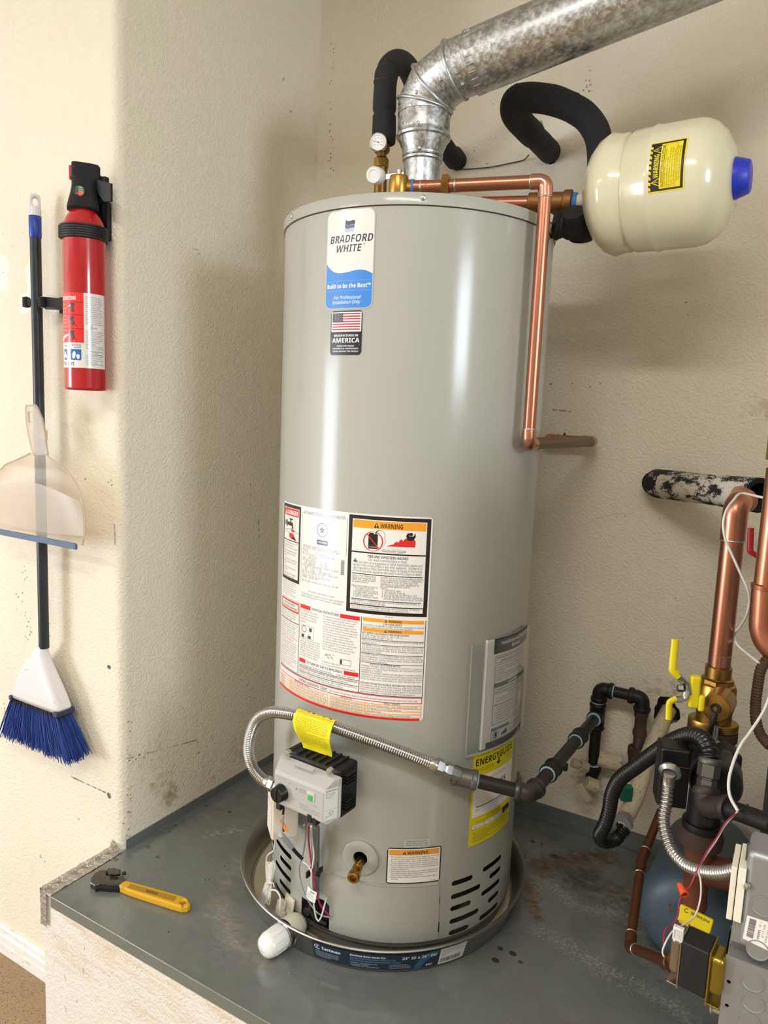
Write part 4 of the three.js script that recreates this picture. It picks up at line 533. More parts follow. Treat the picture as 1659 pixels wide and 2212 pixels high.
{
  const a0 = -56, a1 = 92, y1 = 0.245, nrm = (a) => V(Math.sin(a * D2R), 0, Math.cos(a * D2R));
  const slit = (th, y, c, yc, h) => Math.max((Math.abs(th - c) - 0.33) * D2R * HR, Math.abs(y - yc) - h);
  const skirt = clipGrid(450, 84, (u, v) => PH(a0 + (a1 - a0) * u, HR, BOTY + (y1 - BOTY) * v), (u, v) => [u, v * 0.1], (u, v) => { const th = a0 + (a1 - a0) * u, y = BOTY + (y1 - BOTY) * v; return Math.min(slotDist(th, y), notch(th, y), Math.hypot((th - 16.2) * D2R * HR, y - 0.2155) - 0.0146, slit(th, y, 49.5, 0.126, 0.008), slit(th, y, 50.0, 0.069, 0.011)); }, (u) => nrm(a0 + (a1 - a0) * u));
  const rest = grid(60, 1, (u, v) => PH(a1 + (360 - a1 + a0) * u, HR, BOTY + (y1 - BOTY) * v), (u, v) => [u, v * 0.1]);
  const shell = clipGrid(144, 40, (u, v) => PH(-180 + 360 * u, HR, y1 + (LIDY - 0.0014 - y1) * v), (u, v) => [u, v], () => 1, (u) => nrm(-180 + 360 * u));
  obj('jacket', [skirt, rest, shell], M.gray, heater, 'glossy warm grey sheet metal jacket');
  const R2 = HR + 0.0037;
  obj('top_lid', lathe([[HR - 0.004, LIDY], [R2, LIDY], [R2, TOPY - 0.004], [R2 - 0.0012, TOPY - 0.0012], [R2 - 0.004, TOPY], [R2 - 0.012, TOPY - 0.0015], [0.05, TOPY - 0.0015], [0, TOPY - 0.0015]], V(HX, 0, HZ), V(0, 1, 0), { n: 120 }), M.grayPlain, heater);
  for (const th of [29.3, -32.8, 92.6, 154, 216, -95]) obj('lid_screw', lathe([[0, 0.0034], [0.003, 0.0032], [0.0048, 0.002], [0.0052, 0]].reverse(), PH(th, R2 - 0.0004, 1.449), V(Math.sin(th * D2R), 0, Math.cos(th * D2R)), { n: 16 }), M.zinc, heater);
  obj('inner_shell', lathe([[0, 0.3], [0.2, 0.3], [0.2, 0.03], [0, 0.03]].reverse(), V(HX, 0, HZ), V(0, 1, 0), { n: 72 }), std(0x7b7872, 0.7, 0.2), heater);
  obj('bottom_ring', lathe([[0.2, 0.004], [0.266, 0.004], [0.267, 0.030], [HR - 0.001, 0.034], [HR - 0.0005, BOTY + 0.001]], V(HX, 0, HZ), V(0, 1, 0), { n: 96 }), std(0x6f6c66, 0.55, 0.3), heater);
  obj('jacket_seam', wrap(-60.5, -60.1, BOTY, LIDY, HR, 0, 0.0005), M.grayPlain, heater);
  // outer burner door, proud of the jacket, with its rolled top edge
  const dk = (th, y) => Math.min(48.6 - th, th + 3.4) * D2R * HR;
  const door = clipGrid(110, 36, (u, v) => PH(-4 + 53.5 * u, HR + 0.0035, 0.046 + 0.1195 * v), (u, v) => [u * 0.2, v * 0.1], (u, v) => { const th = -4 + 53.5 * u, y = 0.046 + 0.1195 * v, e = 49 + (0.1655 - y) * 6; return Math.min((e - th) * 0.005, th > 4.2 ? 1 : Math.hypot((th - 0.2) * D2R * HR, y - 0.084) - 0.0215, th > 4.2 ? 1 : y - 0.085); }, (u) => nrm(-4 + 53.5 * u));
  obj('burner_door', [door, grid(60, 3, (u, v) => PH(-3.4 + 51.8 * u, HR + [0, 0.0035, 0.0048, 0.0032][Math.round(v * 3)], 0.1655 + [0.0028, 0.0022, 0.0006, -0.0004][Math.round(v * 3)]))], M.gray, heater);
  obj('door_screw', lathe([[0, 0.004], [0.004, 0.003], [0.0045, 0]].reverse(), PH(40.5, HR - 0.004, 0.0385), V(Math.sin(40.5 * D2R), 0, Math.cos(40.5 * D2R)), { n: 14 }), M.zinc, heater);
  // burner seen through the notch
  obj('burner_plate', [wrap(-12.5, 5, 0.036, 0.112, HR - 0.012), grid(4, 1, (u, v) => PH(-12 + 16 * u, HR - 0.012 + 0.014 * v, 0.0405))], M.blackMatte, heater);
  obj('burner_pipe', [sweep(spline([PH(-3, HR - 0.004, 0.10), PH(-6, HR + 0.001, 0.075), PH(-3, HR, 0.055), PH(2, HR - 0.003, 0.05)], 20), 0.0055, { n: 12 }), rod(PH(-8, HR - 0.01, 0.06), PH(-8, HR + 0.004, 0.06), 0.009)], M.black, heater);
  // labels
  obj('brand_label', wrap(-8.4, 12.5, 1.2625, 1.436, HR, 0.014), printed(T.brand, 0.28, { clearcoat: 0.3, clearcoatRoughness: 0.1 }), heater, 'white and blue maker label with a wavy edge');
  obj('origin_label', wrap(-5, 8.7, 1.1815, 1.260, HR, 0.005), printed(T.usa, 0.3), heater, 'dark label with a striped flag');
  obj('instruction_label', wrap(-36.2, 38.7, 0.505, 0.895, HR, 0.006), printed(T.big, 0.3, { clearcoat: 0.25, clearcoatRoughness: 0.12 }), heater, 'large white instruction sheet with warnings and diagrams');
  obj('warning_label', wrap(27, 49.3, 0.1705, 0.2455, HR, 0.003), printed(T.warn, 0.45), heater, 'black framed label with an orange warning bar');
  obj('serial_plate', wrap(33.6, 44, 0.247, 0.2635, HR, 0.004), printed(T.serial, 0.4), heater);
  obj('energy_label', wrap(61.8, 91, 0.2265, 0.4225, HR, 0.002, 0.0012), printed(T.energy, 0.45), heater, 'yellow energy label');
  // manual in its clear pouch
  const pouch = obj('manual_pouch', wrap(56.7, 100, 0.428, 0.652, HR, 0, 0.0085), std(0xf4f6f6, 0.08, 0, { transmission: 0.95, thickness: 0 }), heater, 'clear plastic pouch');
  obj('pouch_edge', [wrap(56.5, 57.1, 0.428, 0.652, HR, 0, 0.009), wrap(56.7, 100, 0.426, 0.4295, HR, 0, 0.0088)], std(0xb8bbbb, 0.2), pouch);
  const book = clipGrid(24, 30, (u, v) => PH(65.2 + (98 - 65.2) * u, HR + 0.0045 + 0.002 * Math.sin(u * 3), 0.43 + 0.224 * v), (u, v) => [u, v], () => 1);
  obj('manual_booklet', [book], printed(T.manual, 0.5), heater, 'white and grey instruction booklet');
  obj('booklet_pages', [wrap(64.6, 97.8, 0.429, 0.6525, HR, 0, 0.0025), grid(1, 20, (u, v) => PH(65.2 - 0.5 * u, HR + 0.0045 - 0.004 * u, 0.43 + 0.224 * v))], M.paper, heater);
  // drain
  const dn = V(Math.sin(16.2 * D2R), 0, Math.cos(16.2 * D2R)), dv = PH(16.2, HR + 0.0008, 0.2155);
  obj('drain_escutcheon', lathe([[0.0145, -0.006], [0.0145, 0.0008], [0.024, 0.0030], [0.033, 0.0026], [0.0365, 0.0004]], dv, dn, { n: 56 }), M.grayPlain, heater);
  const drain = obj('drain_valve', [lathe([[0.0085, -0.004], [0.0085, 0.014], [0.0098, 0.016], [0.0098, 0.024], [0.0088, 0.026], [0.0088, 0.032], [0.0112, 0.034], [0.0118, 0.037], [0.0118, 0.047], [0.0106, 0.0485], [0.0068, 0.0485], [0.0062, 0.040], [0, 0.040]], dv.clone().add(V(0, -0.006, 0)), dn.clone().add(V(0, -0.12, 0)).normalize(), { n: 30 })], M.brass, heater, 'shiny brass drain valve');
  obj('valve_stem', [rod(dv.clone().addScaledVector(dn, 0.026).add(V(0.004, -0.006, 0)), dv.clone().addScaledVector(dn, 0.030).add(V(0.0075, 0.011, 0)), 0.0052), boxAt(frame(dv.clone().addScaledVector(dn, 0.030).add(V(0.0082, 0.0135, 0)), V(1, 0, 0), V(0, 1, 0), V(0, 0, 1)), 0, 0, 0, 0.003, 0.007, 0.009, 0.001)], M.brass, drain);
}
// gas control
{
  const g0 = V(0.0287, 0.345, 0.3797), gx = V(0.998, 0, 0.062).normalize(), gz = V(-0.062, 0, 0.998).normalize(), gy = V(0, 1, 0), G = frame(g0, gx, gy, gz);
  const G2 = (px, py, off = 0) => onPl(px, py, g0.clone().addScaledVector(gz, off), gz);
  // side profile of the grey cover (z outwards, y up), swept across its width, narrower in front
  const rows = [[-0.028, 0.000, 0.068], [-0.004, 0.000, 0.062], [0, 0.004, 0.059], [0, 0.060, 0.059], [-0.003, 0.066, 0.060], [-0.022, 0.080, 0.066], [-0.03, 0.083, 0.068]];
  const nu = 2, pos = (i, s) => { const [z, y, hw] = rows[i]; return V(s * hw, y, z).applyMatrix4(G); };
  const front = []; const P = [], U = [], I = [];
  rows.forEach((r, i) => { for (const s of [-1, 1]) { const p = pos(i, s); P.push(p.x, p.y, p.z); U.push(s > 0 ? 1 : 0, i / 6); } });
  for (let i = 0; i < rows.length - 1; i++) I.push(2 * i, 2 * i + 1, 2 * i + 3, 2 * i, 2 * i + 3, 2 * i + 2);
  const skin = build(P, null, U, I).toNonIndexed(); skin.computeVertexNormals();
  const cover = [skin];
  for (const s of [-1, 1]) {                                             // bevelled flanks down to the black body
    const p = [], u = [], ix = []; rows.forEach((r, i) => { const a = pos(i, s), b = V(s * 0.072, Math.min(Math.max(r[1], 0.003), 0.080), -0.034).applyMatrix4(G); for (const q of [a, b]) { p.push(q.x, q.y, q.z); u.push(0, 0); } });
    for (let i = 0; i < rows.length - 1; i++) { const k = 2 * i; s > 0 ? ix.push(k, k + 1, k + 3, k, k + 3, k + 2) : ix.push(k, k + 3, k + 1, k, k + 2, k + 3); }
    const q = build(p, null, u, ix).toNonIndexed(); q.computeVertexNormals(); cover.push(q);
  }
  cover.push(boxAt(G, 0, 0.040, -0.030, 0.142, 0.084, 0.010, 0.004));
  const ctl = obj('gas_control', cover, M.valveGray, heater, 'light grey gas control box with a black dial');
  const ribs = [boxAt(G, 0, 0.043, -0.062, 0.136, 0.096, 0.058, 0.006), boxAt(G, -0.045, 0.088, -0.05, 0.02, 0.012, 0.03, 0.004)];
  for (let k = 0; k < 7; k++) ribs.push(boxAt(G, -0.05 + k * 0.0165, 0.0925, -0.060, 0.0035, 0.006, 0.05, 0.001));
  for (const yy of [0.012, 0.062]) for (let k = 0; k < 4; k++) ribs.push(boxAt(G, 0.072, yy + k * 0.006, -0.058, 0.012, 0.0026, 0.03, 0.0006));
  obj('back_body', ribs, M.black, ctl);
  for (const [px, py] of [[711, 1667], [620, 1628]]) obj('screw_boss', lathe([[0, 0.002], [0.0035, 0.002], [0.004, 0.0005], [0.0065, 0.0005], [0.007, -0.006]].reverse(), G2(px, py, -0.016), gz, { n: 20 }), M.zinc, ctl);
  const kn = G2(609, 1711), kz = gz;
  const knob = obj('dial', [lathe([[0, 0.0165], [0.0135, 0.0165], [0.0148, 0.0150], [0.0152, 0.002], [0.0165, 0.0005], [0.0165, 0]].reverse(), kn, kz, { n: 40 }), boxAt(frame(kn.clone().addScaledVector(kz, 0.0165), gx, gy, gz), 0, 0, 0, 0.005, 0.026, 0.003, 0.001)], M.blackGloss, ctl);
  const txt = canvasTex(1024, 512, (x, W, H) => {                         // print on the front plate
    x.clearRect(0, 0, W, H); x.fillStyle = '#b4b1ad'; x.fillRect(0, 0, W, H); x.fillStyle = '#57544f'; x.strokeStyle = '#57544f'; x.lineWidth = 4;
    for (let i = 0; i < 11; i++) { const a = (-70 + i * 27) * D2R; x.beginPath(); x.moveTo(190 + 140 * Math.sin(a), 245 - 140 * Math.cos(a)); x.lineTo(190 + 172 * Math.sin(a), 245 - 172 * Math.cos(a)); x.stroke(); }
    fitText(x, 'OFF', 60, 60, 60, 30); fitText(x, 'PILOT', 160, 40, 90, 30); fitText(x, 'HOT', 290, 74, 60, 28); fitText(x, 'VERY HOT', 372, 330, 100, 22);
    tri(x, 470, 110, 22, '#57544f', '#b4b1ad'); x.fillStyle = '#57544f'; ['SCALDING INJURY CAN OCCUR', 'WITHIN 2 SECONDS AT HIGHEST', 'SETTING. SEE MANUAL'].forEach((t, i) => fitText(x, t, 510, 92 + i * 28, 250, 24));
    fitText(x, 'STATUS', 830, 300, 90, 26); x.strokeRect(560, 348, 2, 90); ['TO LIGHT PILOT', '1. Turn knob to PILOT position and push in', '2. Press igniter until light blinks on the valve', '3. Turn knob to the desired setting and release'].forEach((t, i) => fitText(x, t, 572, 366 + i * 30, i ? 400 : 150, 25)); 
  });
  obj('front_print', grid(1, 1, (u, v) => V(-0.057 + 0.114 * u, 0.006 + 0.053 * v, 0.0003).applyMatrix4(G)), printed(txt, 0.5), ctl);
  obj('maker_plate', [boxAt(frame(G2(657, 1655, -0.010), gx, V(0, 0.62, -0.78).normalize(), V(0, 0.78, 0.62).normalize()), 0, 0, 0, 0.046, 0.009, 0.0016, 0.0006)], std(0xa7a4a0, 0.5), ctl);
  const wi = G2(672, 1720);
  const win = obj('status_window', [boxAt(frame(wi, gx, gy, gz), 0, 0, 0.001, 0.018, 0.018, 0.003, 0.001)], M.lightPlastic, ctl);
  obj('status_light', [boxAt(frame(wi, gx, gy, gz), 0, -0.002, 0.0026, 0.012, 0.011, 0.0016, 0.0006)], std(0x3fae5c, 0.3, 0, { clearcoat: 1 }), win);
  // side label, its square code left out
  const lab = canvasTex(256, 640, (x, W, H) => { x.fillStyle = '#e4e3df'; x.fillRect(0, 0, W, H); x.fillStyle = '#2a2a2a'; fitText(x, 'HONEYWELL', 24, 60, 200, 36, 'bold'); ['WV8860A1004', 'GAS CONTROL', 'MAX 1/2 PSI', '24V 60HZ'].forEach((t, i) => fitText(x, t, 24, 104 + i * 30, 180, 24)); x.fillRect(24, 430, 208, 3); x.beginPath(); x.arc(120, 500, 30, 0, 7); x.lineWidth = 6; x.stroke(); ['ANSI Z21.20', 'US C'].forEach((t, i) => fitText(x, t, 24, 560 + i * 30, 160, 24)); });
  obj('side_label', grid(1, 1, (u, v) => V(0.0597 + 0.0118 * u, 0.006 + 0.06 * v, 0.0004 - 0.031 * u).applyMatrix4(G)), printed(lab, 0.5), ctl);
  obj('igniter_button', [boxAt(G, -0.049, -0.004, -0.006, 0.012, 0.012, 0.012, 0.002), sweep([G2(613, 1745), V(-0.048, -0.04, -0.012).applyMatrix4(G), V(-0.05, -0.062, -0.02).applyMatrix4(G)], 0.0022, { n: 10 })], M.black, ctl);
  obj('plug_socket', [boxAt(G, 0.027, 0.001, -0.005, 0.011, 0.016, 0.012, 0.0015), boxAt(G, 0.038, -0.001, -0.006, 0.010, 0.016, 0.012, 0.0015)], M.black, ctl);
  // tubes and wires down to the burner
  const w = (pts, r = 0.0016, n = 40) => sweep(spline(pts, n), r, { n: 8 });
  obj('gas_tube', rod(onH(684, 1785, 0.305), onH(683, 1935, 0.292), 0.0062), std(0x8b9699, 0.3, 0.9), heater, 'upright zinc plated burner tube');
  obj('pilot_tube', rod(onH(676, 1785, 0.300), onH(676, 1940, 0.288), 0.0032), M.zinc, heater);
  obj('wire', w([G2(666, 1782, -0.004), onH(668, 1830, 0.32), onH(675, 1880, 0.312), onH(683, 1920, 0.305), onH(692, 1955, 0.296), onH(711, 1978, 0.288)], 0.0018), M.wireRed, heater, 'dark red wire');
  obj('wire', w([G2(672, 1785, -0.004), onH(675, 1820, 0.318), onH(678, 1850, 0.314), onH(673, 1885, 0.312), onH(674, 1920, 0.306), onH(686, 1990, 0.298), onH(692, 1985, 0.298), onH(705, 1940, 0.29)], 0.0017), M.wireWhite, heater, 'white wire');
  obj('wire', w([G2(657, 1782, -0.01), onH(660, 1810, 0.316), onH(653, 1852, 0.308), onH(646, 1875, 0.302), onH(650, 1905, 0.3), onH(658, 1930, 0.3), onH(672, 1955, 0.297), onH(690, 1975, 0.292), onH(712, 1982, 0.286)], 0.0016), M.wireGray, heater, 'grey pilot wire');
  obj('wire', w([onH(655, 1862, 0.306), onH(666, 1870, 0.308), onH(673, 1885, 0.312)], 0.0016), M.wireWhite, heater);
  obj('wire_sleeve', [sweep(spline([onH(628, 1827, 0.331), onH(640, 1842, 0.318), onH(653, 1855, 0.308)], 14), 0.0035, { n: 10 })], M.black, heater);
  obj('wire_connector', [sweep([onH(607, 1802, 0.366), onH(629, 1829, 0.330)], 0.0056, { n: 14 }), sweep([G2(611, 1762, -0.002), onH(609, 1803, 0.366)], 0.0020, { n: 8 })], std(0xc9ced0, 0.25, 0, { transmission: 0.3, thickness: 0 }), heater);
  const wt = onH(613, 1783, 0.374);
  obj('warning_flag', boxAt(frame(wt, V(0.85, 0.5, 0.1).normalize(), V(-0.5, 0.85, 0.08).normalize(), V(-0.045, -0.12, 0.99).normalize()), 0, 0, 0, 0.009, 0.026, 0.0012, 0.0004), std(0xe8802a, 0.5), heater, 'small orange warning flag on a wire');
  obj('wire_clip', [boxAt(frame(onH(680, 1884, 0.300), gx, gy, gz), 0, 0, 0, 0.026, 0.011, 0.004, 0.001), boxAt(frame(onH(667, 1887, 0.304), gx, gy, gz), 0, 0, 0, 0.004, 0.013, 0.016, 0.001), boxAt(frame(onH(692, 1880, 0.304), gx, gy, gz), 0, 0, 0, 0.003, 0.012, 0.014, 0.001)], M.black, heater);
  const tagT = canvasTex(256, 256, (x, W, H) => { x.fillStyle = '#ecebe8'; x.fillRect(0, 0, W, H); x.fillStyle = '#222'; bars(x, 90, 40, 120, 34); for (let i = 0; i < 5; i++) fitText(x, ['Robertshaw', 'Assy No. 10045', 'CSA 2014', 'Made in Mexico', '0 03 61'][i], 20, 120 + i * 26, 200, 24, 'bold'); });
  const tc = onH(673, 1932, 0.309); obj('wire_tag', grid(6, 6, (u, v) => tc.clone().addScaledVector(V(0.93, -0.12, 0.1), (u - 0.5) * 0.026).addScaledVector(V(0.16, 0.95, 0.02), (v - 0.5) * 0.027).addScaledVector(V(0, 0, 1), 0.003 * Math.sin(u * 3))), printed(tagT, 0.6), heater, 'white paper tag folded round the wires');
}
// small white alarm box with its cord and plug, hung against the heater
{
  const n = V(Math.sin(-42 * D2R), 0, Math.cos(-42 * D2R)), x = V(n.z, 0, -n.x), e = onH(587, 1770, 0.352), O = e.clone().addScaledVector(x, -0.0275).addScaledVector(n, -0.027), B = frame(O, x, V(0, 1, 0), n);
  const bx = thing('alarm_box', 'small white plastic alarm box with a corded plug hung below the gas control', 'alarm', O);
  const face = canvasTex(256, 512, (c, W, H) => { c.fillStyle = '#e9e4dc'; c.fillRect(0, 0, W, H); c.save(); c.translate(60, 120); c.rotate(0.06); c.fillStyle = '#c03038'; c.beginPath(); c.arc(0, -20, 15, 0, 7); c.fill(); c.fillStyle = '#3a3633'; fitText(c, 'First Alert', 22, -8, 130, 40, 'bold'); c.restore(); c.strokeStyle = '#bdb6ab'; c.lineWidth = 4; c.beginPath(); c.moveTo(20, 220); c.lineTo(236, 226); c.stroke(); c.strokeStyle = '#8c857c'; c.lineWidth = 7; for (const [a, b] of [[2.2, 3.4], [4.0, 4.5], [5.4, 6.6]]) { c.beginPath(); c.arc(128, 380, 62, a, b); c.stroke(); } c.fillStyle = '#8c857c'; for (const d of [-22, 22]) c.fillRect(128 + d, 366, 7, 24); });
  obj('case', boxAt(B, 0, 0, 0, 0.055, 0.094, 0.054, 0.005), M.ivory, bx);
  obj('front_panel', grid(1, 1, (u, v) => V(-0.024 + 0.048 * u, -0.042 + 0.084 * v, 0.0273).applyMatrix4(B)), printed(face, 0.45), bx);
  const c = (pts, r = 0.0016, n2 = 50) => sweep(spline(pts, n2), r, { n: 8 }), q = (px, py, R = 0.318) => onH(px, py, R);
  obj('cord', c([q(595, 1812), q(592, 1835), q(577, 1850), q(575, 1875), q(577, 1905), q(580, 1930)]), M.wireWhite, bx);
  obj('cord', c([q(587, 1922), q(598, 1925), q(605, 1937), q(606, 1950), q(607, 1962, 0.312)], 0.0019), M.wireWhite, bx);
  const loops = []; for (let k = 0; k < 8; k++) { const d = (k - 3.5) * 2.0, ry = rr(-5, 5); loops.push(c([q(580 + d * 0.6, 1905, 0.318 + k * 0.001), q(584 + d, 1862 + ry), q(587 + d, 1867 + ry), q(584 + d * 0.5, 1905, 0.322 - k * 0.0008), q(576 + d, 1946 + ry), q(572 + d * 1.3, 1953 + ry * 1.4), q(570 + d, 1944), q(578 + d * 0.6, 1906)], 0.0011, 44)); }
  const bu = obj('cord_bundle', loops, M.wireWhite, bx, 'bundled loops of white cord'); bu.userData.kind = 'stuff';
  obj('twist_tie', c([q(575, 1909, 0.324), q(582, 1907, 0.327), q(590, 1908, 0.322), q(592, 1916, 0.318)], 0.0013, 16), M.white, bx);
  const A1 = onY(611, 1980, 0.018), ax = V(0.9, 0.1, 0.42).normalize(), az = V(-0.4, 0.25, 0.88).normalize(), ay = az.clone().cross(ax).normalize(), K = frame(A1.clone().add(V(0, 0.022, 0)), ax, ay, az);
  obj('plug', [boxAt(K, 0, 0, 0.006, 0.018, 0.030, 0.015, 0.003), boxAt(K, 0, -0.010, 0.004, 0.030, 0.014, 0.010, 0.002)], M.ivory, bx, 'white plug');
  obj('outlet_plate', [boxAt(K, 0.012, 0.006, -0.006, 0.036, 0.042, 0.006, 0.002)], M.ivory, bx);
  obj('strain_relief', [sweep(resample([q(607, 1960, 0.312), A1.clone().add(V(-0.001, 0.038, 0.004))], 0.001), (s) => 0.0042 + 0.0008 * Math.sin(s * 2600), { n: 12 })], M.ivory, bx);
}
// ---------------------------------------------------------------- drain pan
{
  const pan = thing('drain_pan', 'round aluminium drain pan under the water heater', 'drain pan', V(0, 0, 0));
  obj('pan_dish', lathe([[0, 0.0012], [0.300, 0.0012], [0.306, 0.003], [0.3225, 0.0575], [0.3255, 0.0598], [0.3295, 0.0605], [0.3305, 0.0625], [0.3290, 0.0645], [0.3255, 0.0640], [0.321, 0.060], [0.304, 0.0032], [0.299, 0.0024], [0, 0.0024]], V(0, 0, 0), V(0, 1, 0), { n: 160, smooth: 60 }), M.aluminium, pan);
  const dustMat = std(0xb9ac92, 0.75); obj('pan_floor', lathe([[0, 0.0029], [0.2985, 0.0027]].reverse(), V(0, 0, 0), V(0, 1, 0), { n: 120 }), dustMat, pan, 'dusty beige pan bottom');
  const conR = (y) => 0.306 + (0.3225 - 0.306) * (y - 0.003) / 0.0545 + 0.0009, P0 = (th, y) => V(conR(y) * Math.sin(th * D2R), y, conR(y) * Math.cos(th * D2R));
  const thOf = (px, py) => { let best = 0, bd = 1e9; for (let t = -60; t < 100; t += 0.1) { const p = P0(t, 0.03), d = p.clone().sub(EYE), w = d.dot(FWD), x = 829.5 + FOCAL * d.dot(RIGHT) / w; if (Math.abs(x - px) < bd) { bd = Math.abs(x - px); best = t; } } return best; };
  const t0 = thOf(676), t1 = thOf(948), t2 = thOf(1004);
  const lt = canvasTex(1536, 256, (x, W, H) => {
    x.fillStyle = '#1d2a3e'; x.fillRect(0, 0, W, H); x.fillStyle = '#25608a'; x.beginPath(); x.arc(1560, 300, 330, 0, 7); x.fill(); x.fillStyle = '#1d2a3e'; x.beginPath(); x.arc(1560, 300, 240, 0, 7); x.fill();
    x.strokeStyle = '#eef1f4'; x.lineWidth = 8; x.beginPath(); x.arc(64, 66, 34, 0.6, 5.6); x.stroke(); x.fillStyle = '#eef1f4'; F(x, 46, 'bold'); x.fillText('E', 50, 82); fitText(x, 'Eastman', 122, 90, 240, 64, 'bold'); x.fillStyle = '#c9d2dc'; ['Prevents floor damage from leaks', 'Protege el piso de daños por fugas', 'Pour prévenir les dégâts au plancher', 'sous le chauffe-eau'].forEach((t, i) => fitText(x, t, 30, 142 + i * 26, 300, 22));
    x.fillStyle = '#eef1f4'; fitText(x, 'Aluminum Water Heater Pan', 470, 64, 420, 40, 'bold'); x.fillStyle = '#5aa0cf'; fitText(x, 'Bac en Aluminium Pour Chauffe-eau', 470, 104, 540, 38); fitText(x, 'Recipiente de Aluminio para Calentador de Agua', 470, 142, 600, 38); x.fillStyle = '#c9d2dc'; ['• Complies with plumbing codes', '• En aluminio durable', '• Pour usage avec les chauffe-eau'].forEach((t, i) => fitText(x, t, 470, 178 + i * 26, 360, 23)); ['• Include drain fitting', '• Hecho de aluminio durable', '• Para calentadores de agua'].forEach((t, i) => fitText(x, t, 930, 178 + i * 26, 260, 23));
    x.fillStyle = '#eef1f4'; fitText(x, '24" ID x 26" OD', 1080, 86, 420, 60, 'bold'); fitText(x, 'BWC', 1380, 232, 90, 44, 'bold');
  });
  const bandG = (a, b, y0, y1) => grid(60, 4, (u, v) => { const y = y0 + (y1 - y0) * v, p = P0(a + (b - a) * u, y); return p; });
  obj('maker_label', bandG(t0, t1, 0.008, 0.050), printed(lt, 0.35), pan, 'dark blue printed label');
  const bt = canvasTex(384, 300, (x, W, H) => { x.fillStyle = '#e2e0dc'; x.fillRect(0, 0, W, H); x.fillStyle = '#333'; for (let i = 0; i < 6; i++) fitText(x, ['WARNING: Cancer and Reproductive Harm', 'www.P65Warnings.ca.gov', 'ADVERTENCIA: Cáncer y daño reproductivo', 'AVERTISSEMENT: Cancer et effets nocifs', 'Made in USA', '60078B'][i], 24, 34 + i * 24, 330, 20); bars(x, 24, 190, 300, 80); });
  obj('barcode_label', bandG(t1 + 0.2, t2, 0.008, 0.051), printed(bt, 0.5), pan, 'white barcode sticker');
  const dc = onY(629, 2003, 0.034); const dth = Math.atan2(dc.x, dc.z); const dd = V(Math.sin(dth), 0, Math.cos(dth));
  const base = dd.clone().multiplyScalar(0.3145).add(V(0, 0.031, 0)), fit = thing('drain_fitting', 'white plastic drain fitting through the rim of the pan', 'fitting', base);
  obj('locknut', lathe([[0.012, 0.002], [0.0255, 0.002], [0.0265, 0.004], [0.0265, 0.009], [0.025, 0.0105], [0.012, 0.0105]], base, dd, { facets: 12 }), M.zinc, fit);
  const capPts = [[0.021, 0.0105], [0.0245, 0.012], [0.0252, 0.016], [0.0245, 0.046], [0.021, 0.056], [0.013, 0.061], [0, 0.0625]];
  obj('cap', lathe(capPts, base, dd, { n: 40 }), M.whiteGloss, fit);
  for (let k = 0; k < 12; k++) { const a = k / 12 * Math.PI * 2, [X, Y, Z] = basisFrom(dd); obj('grip_rib', sweep([base.clone().addScaledVector(dd, 0.017).addScaledVector(X, Math.cos(a) * 0.0252).addScaledVector(Y, Math.sin(a) * 0.0252), base.clone().addScaledVector(dd, 0.045).addScaledVector(X, Math.cos(a) * 0.0246).addScaledVector(Y, Math.sin(a) * 0.0246)], 0.0009, { n: 6 }), M.whiteGloss, fit); }
  obj('inner_elbow', lathe([[0.0265, -0.001], [0.0265, -0.02], [0.024, -0.034], [0.017, -0.044], [0.008, -0.048], [0, -0.049]].map(([r, t]) => [r, t]).reverse(), base, dd, { n: 36 }), std(0xd9d2bd, 0.5), fit);
}
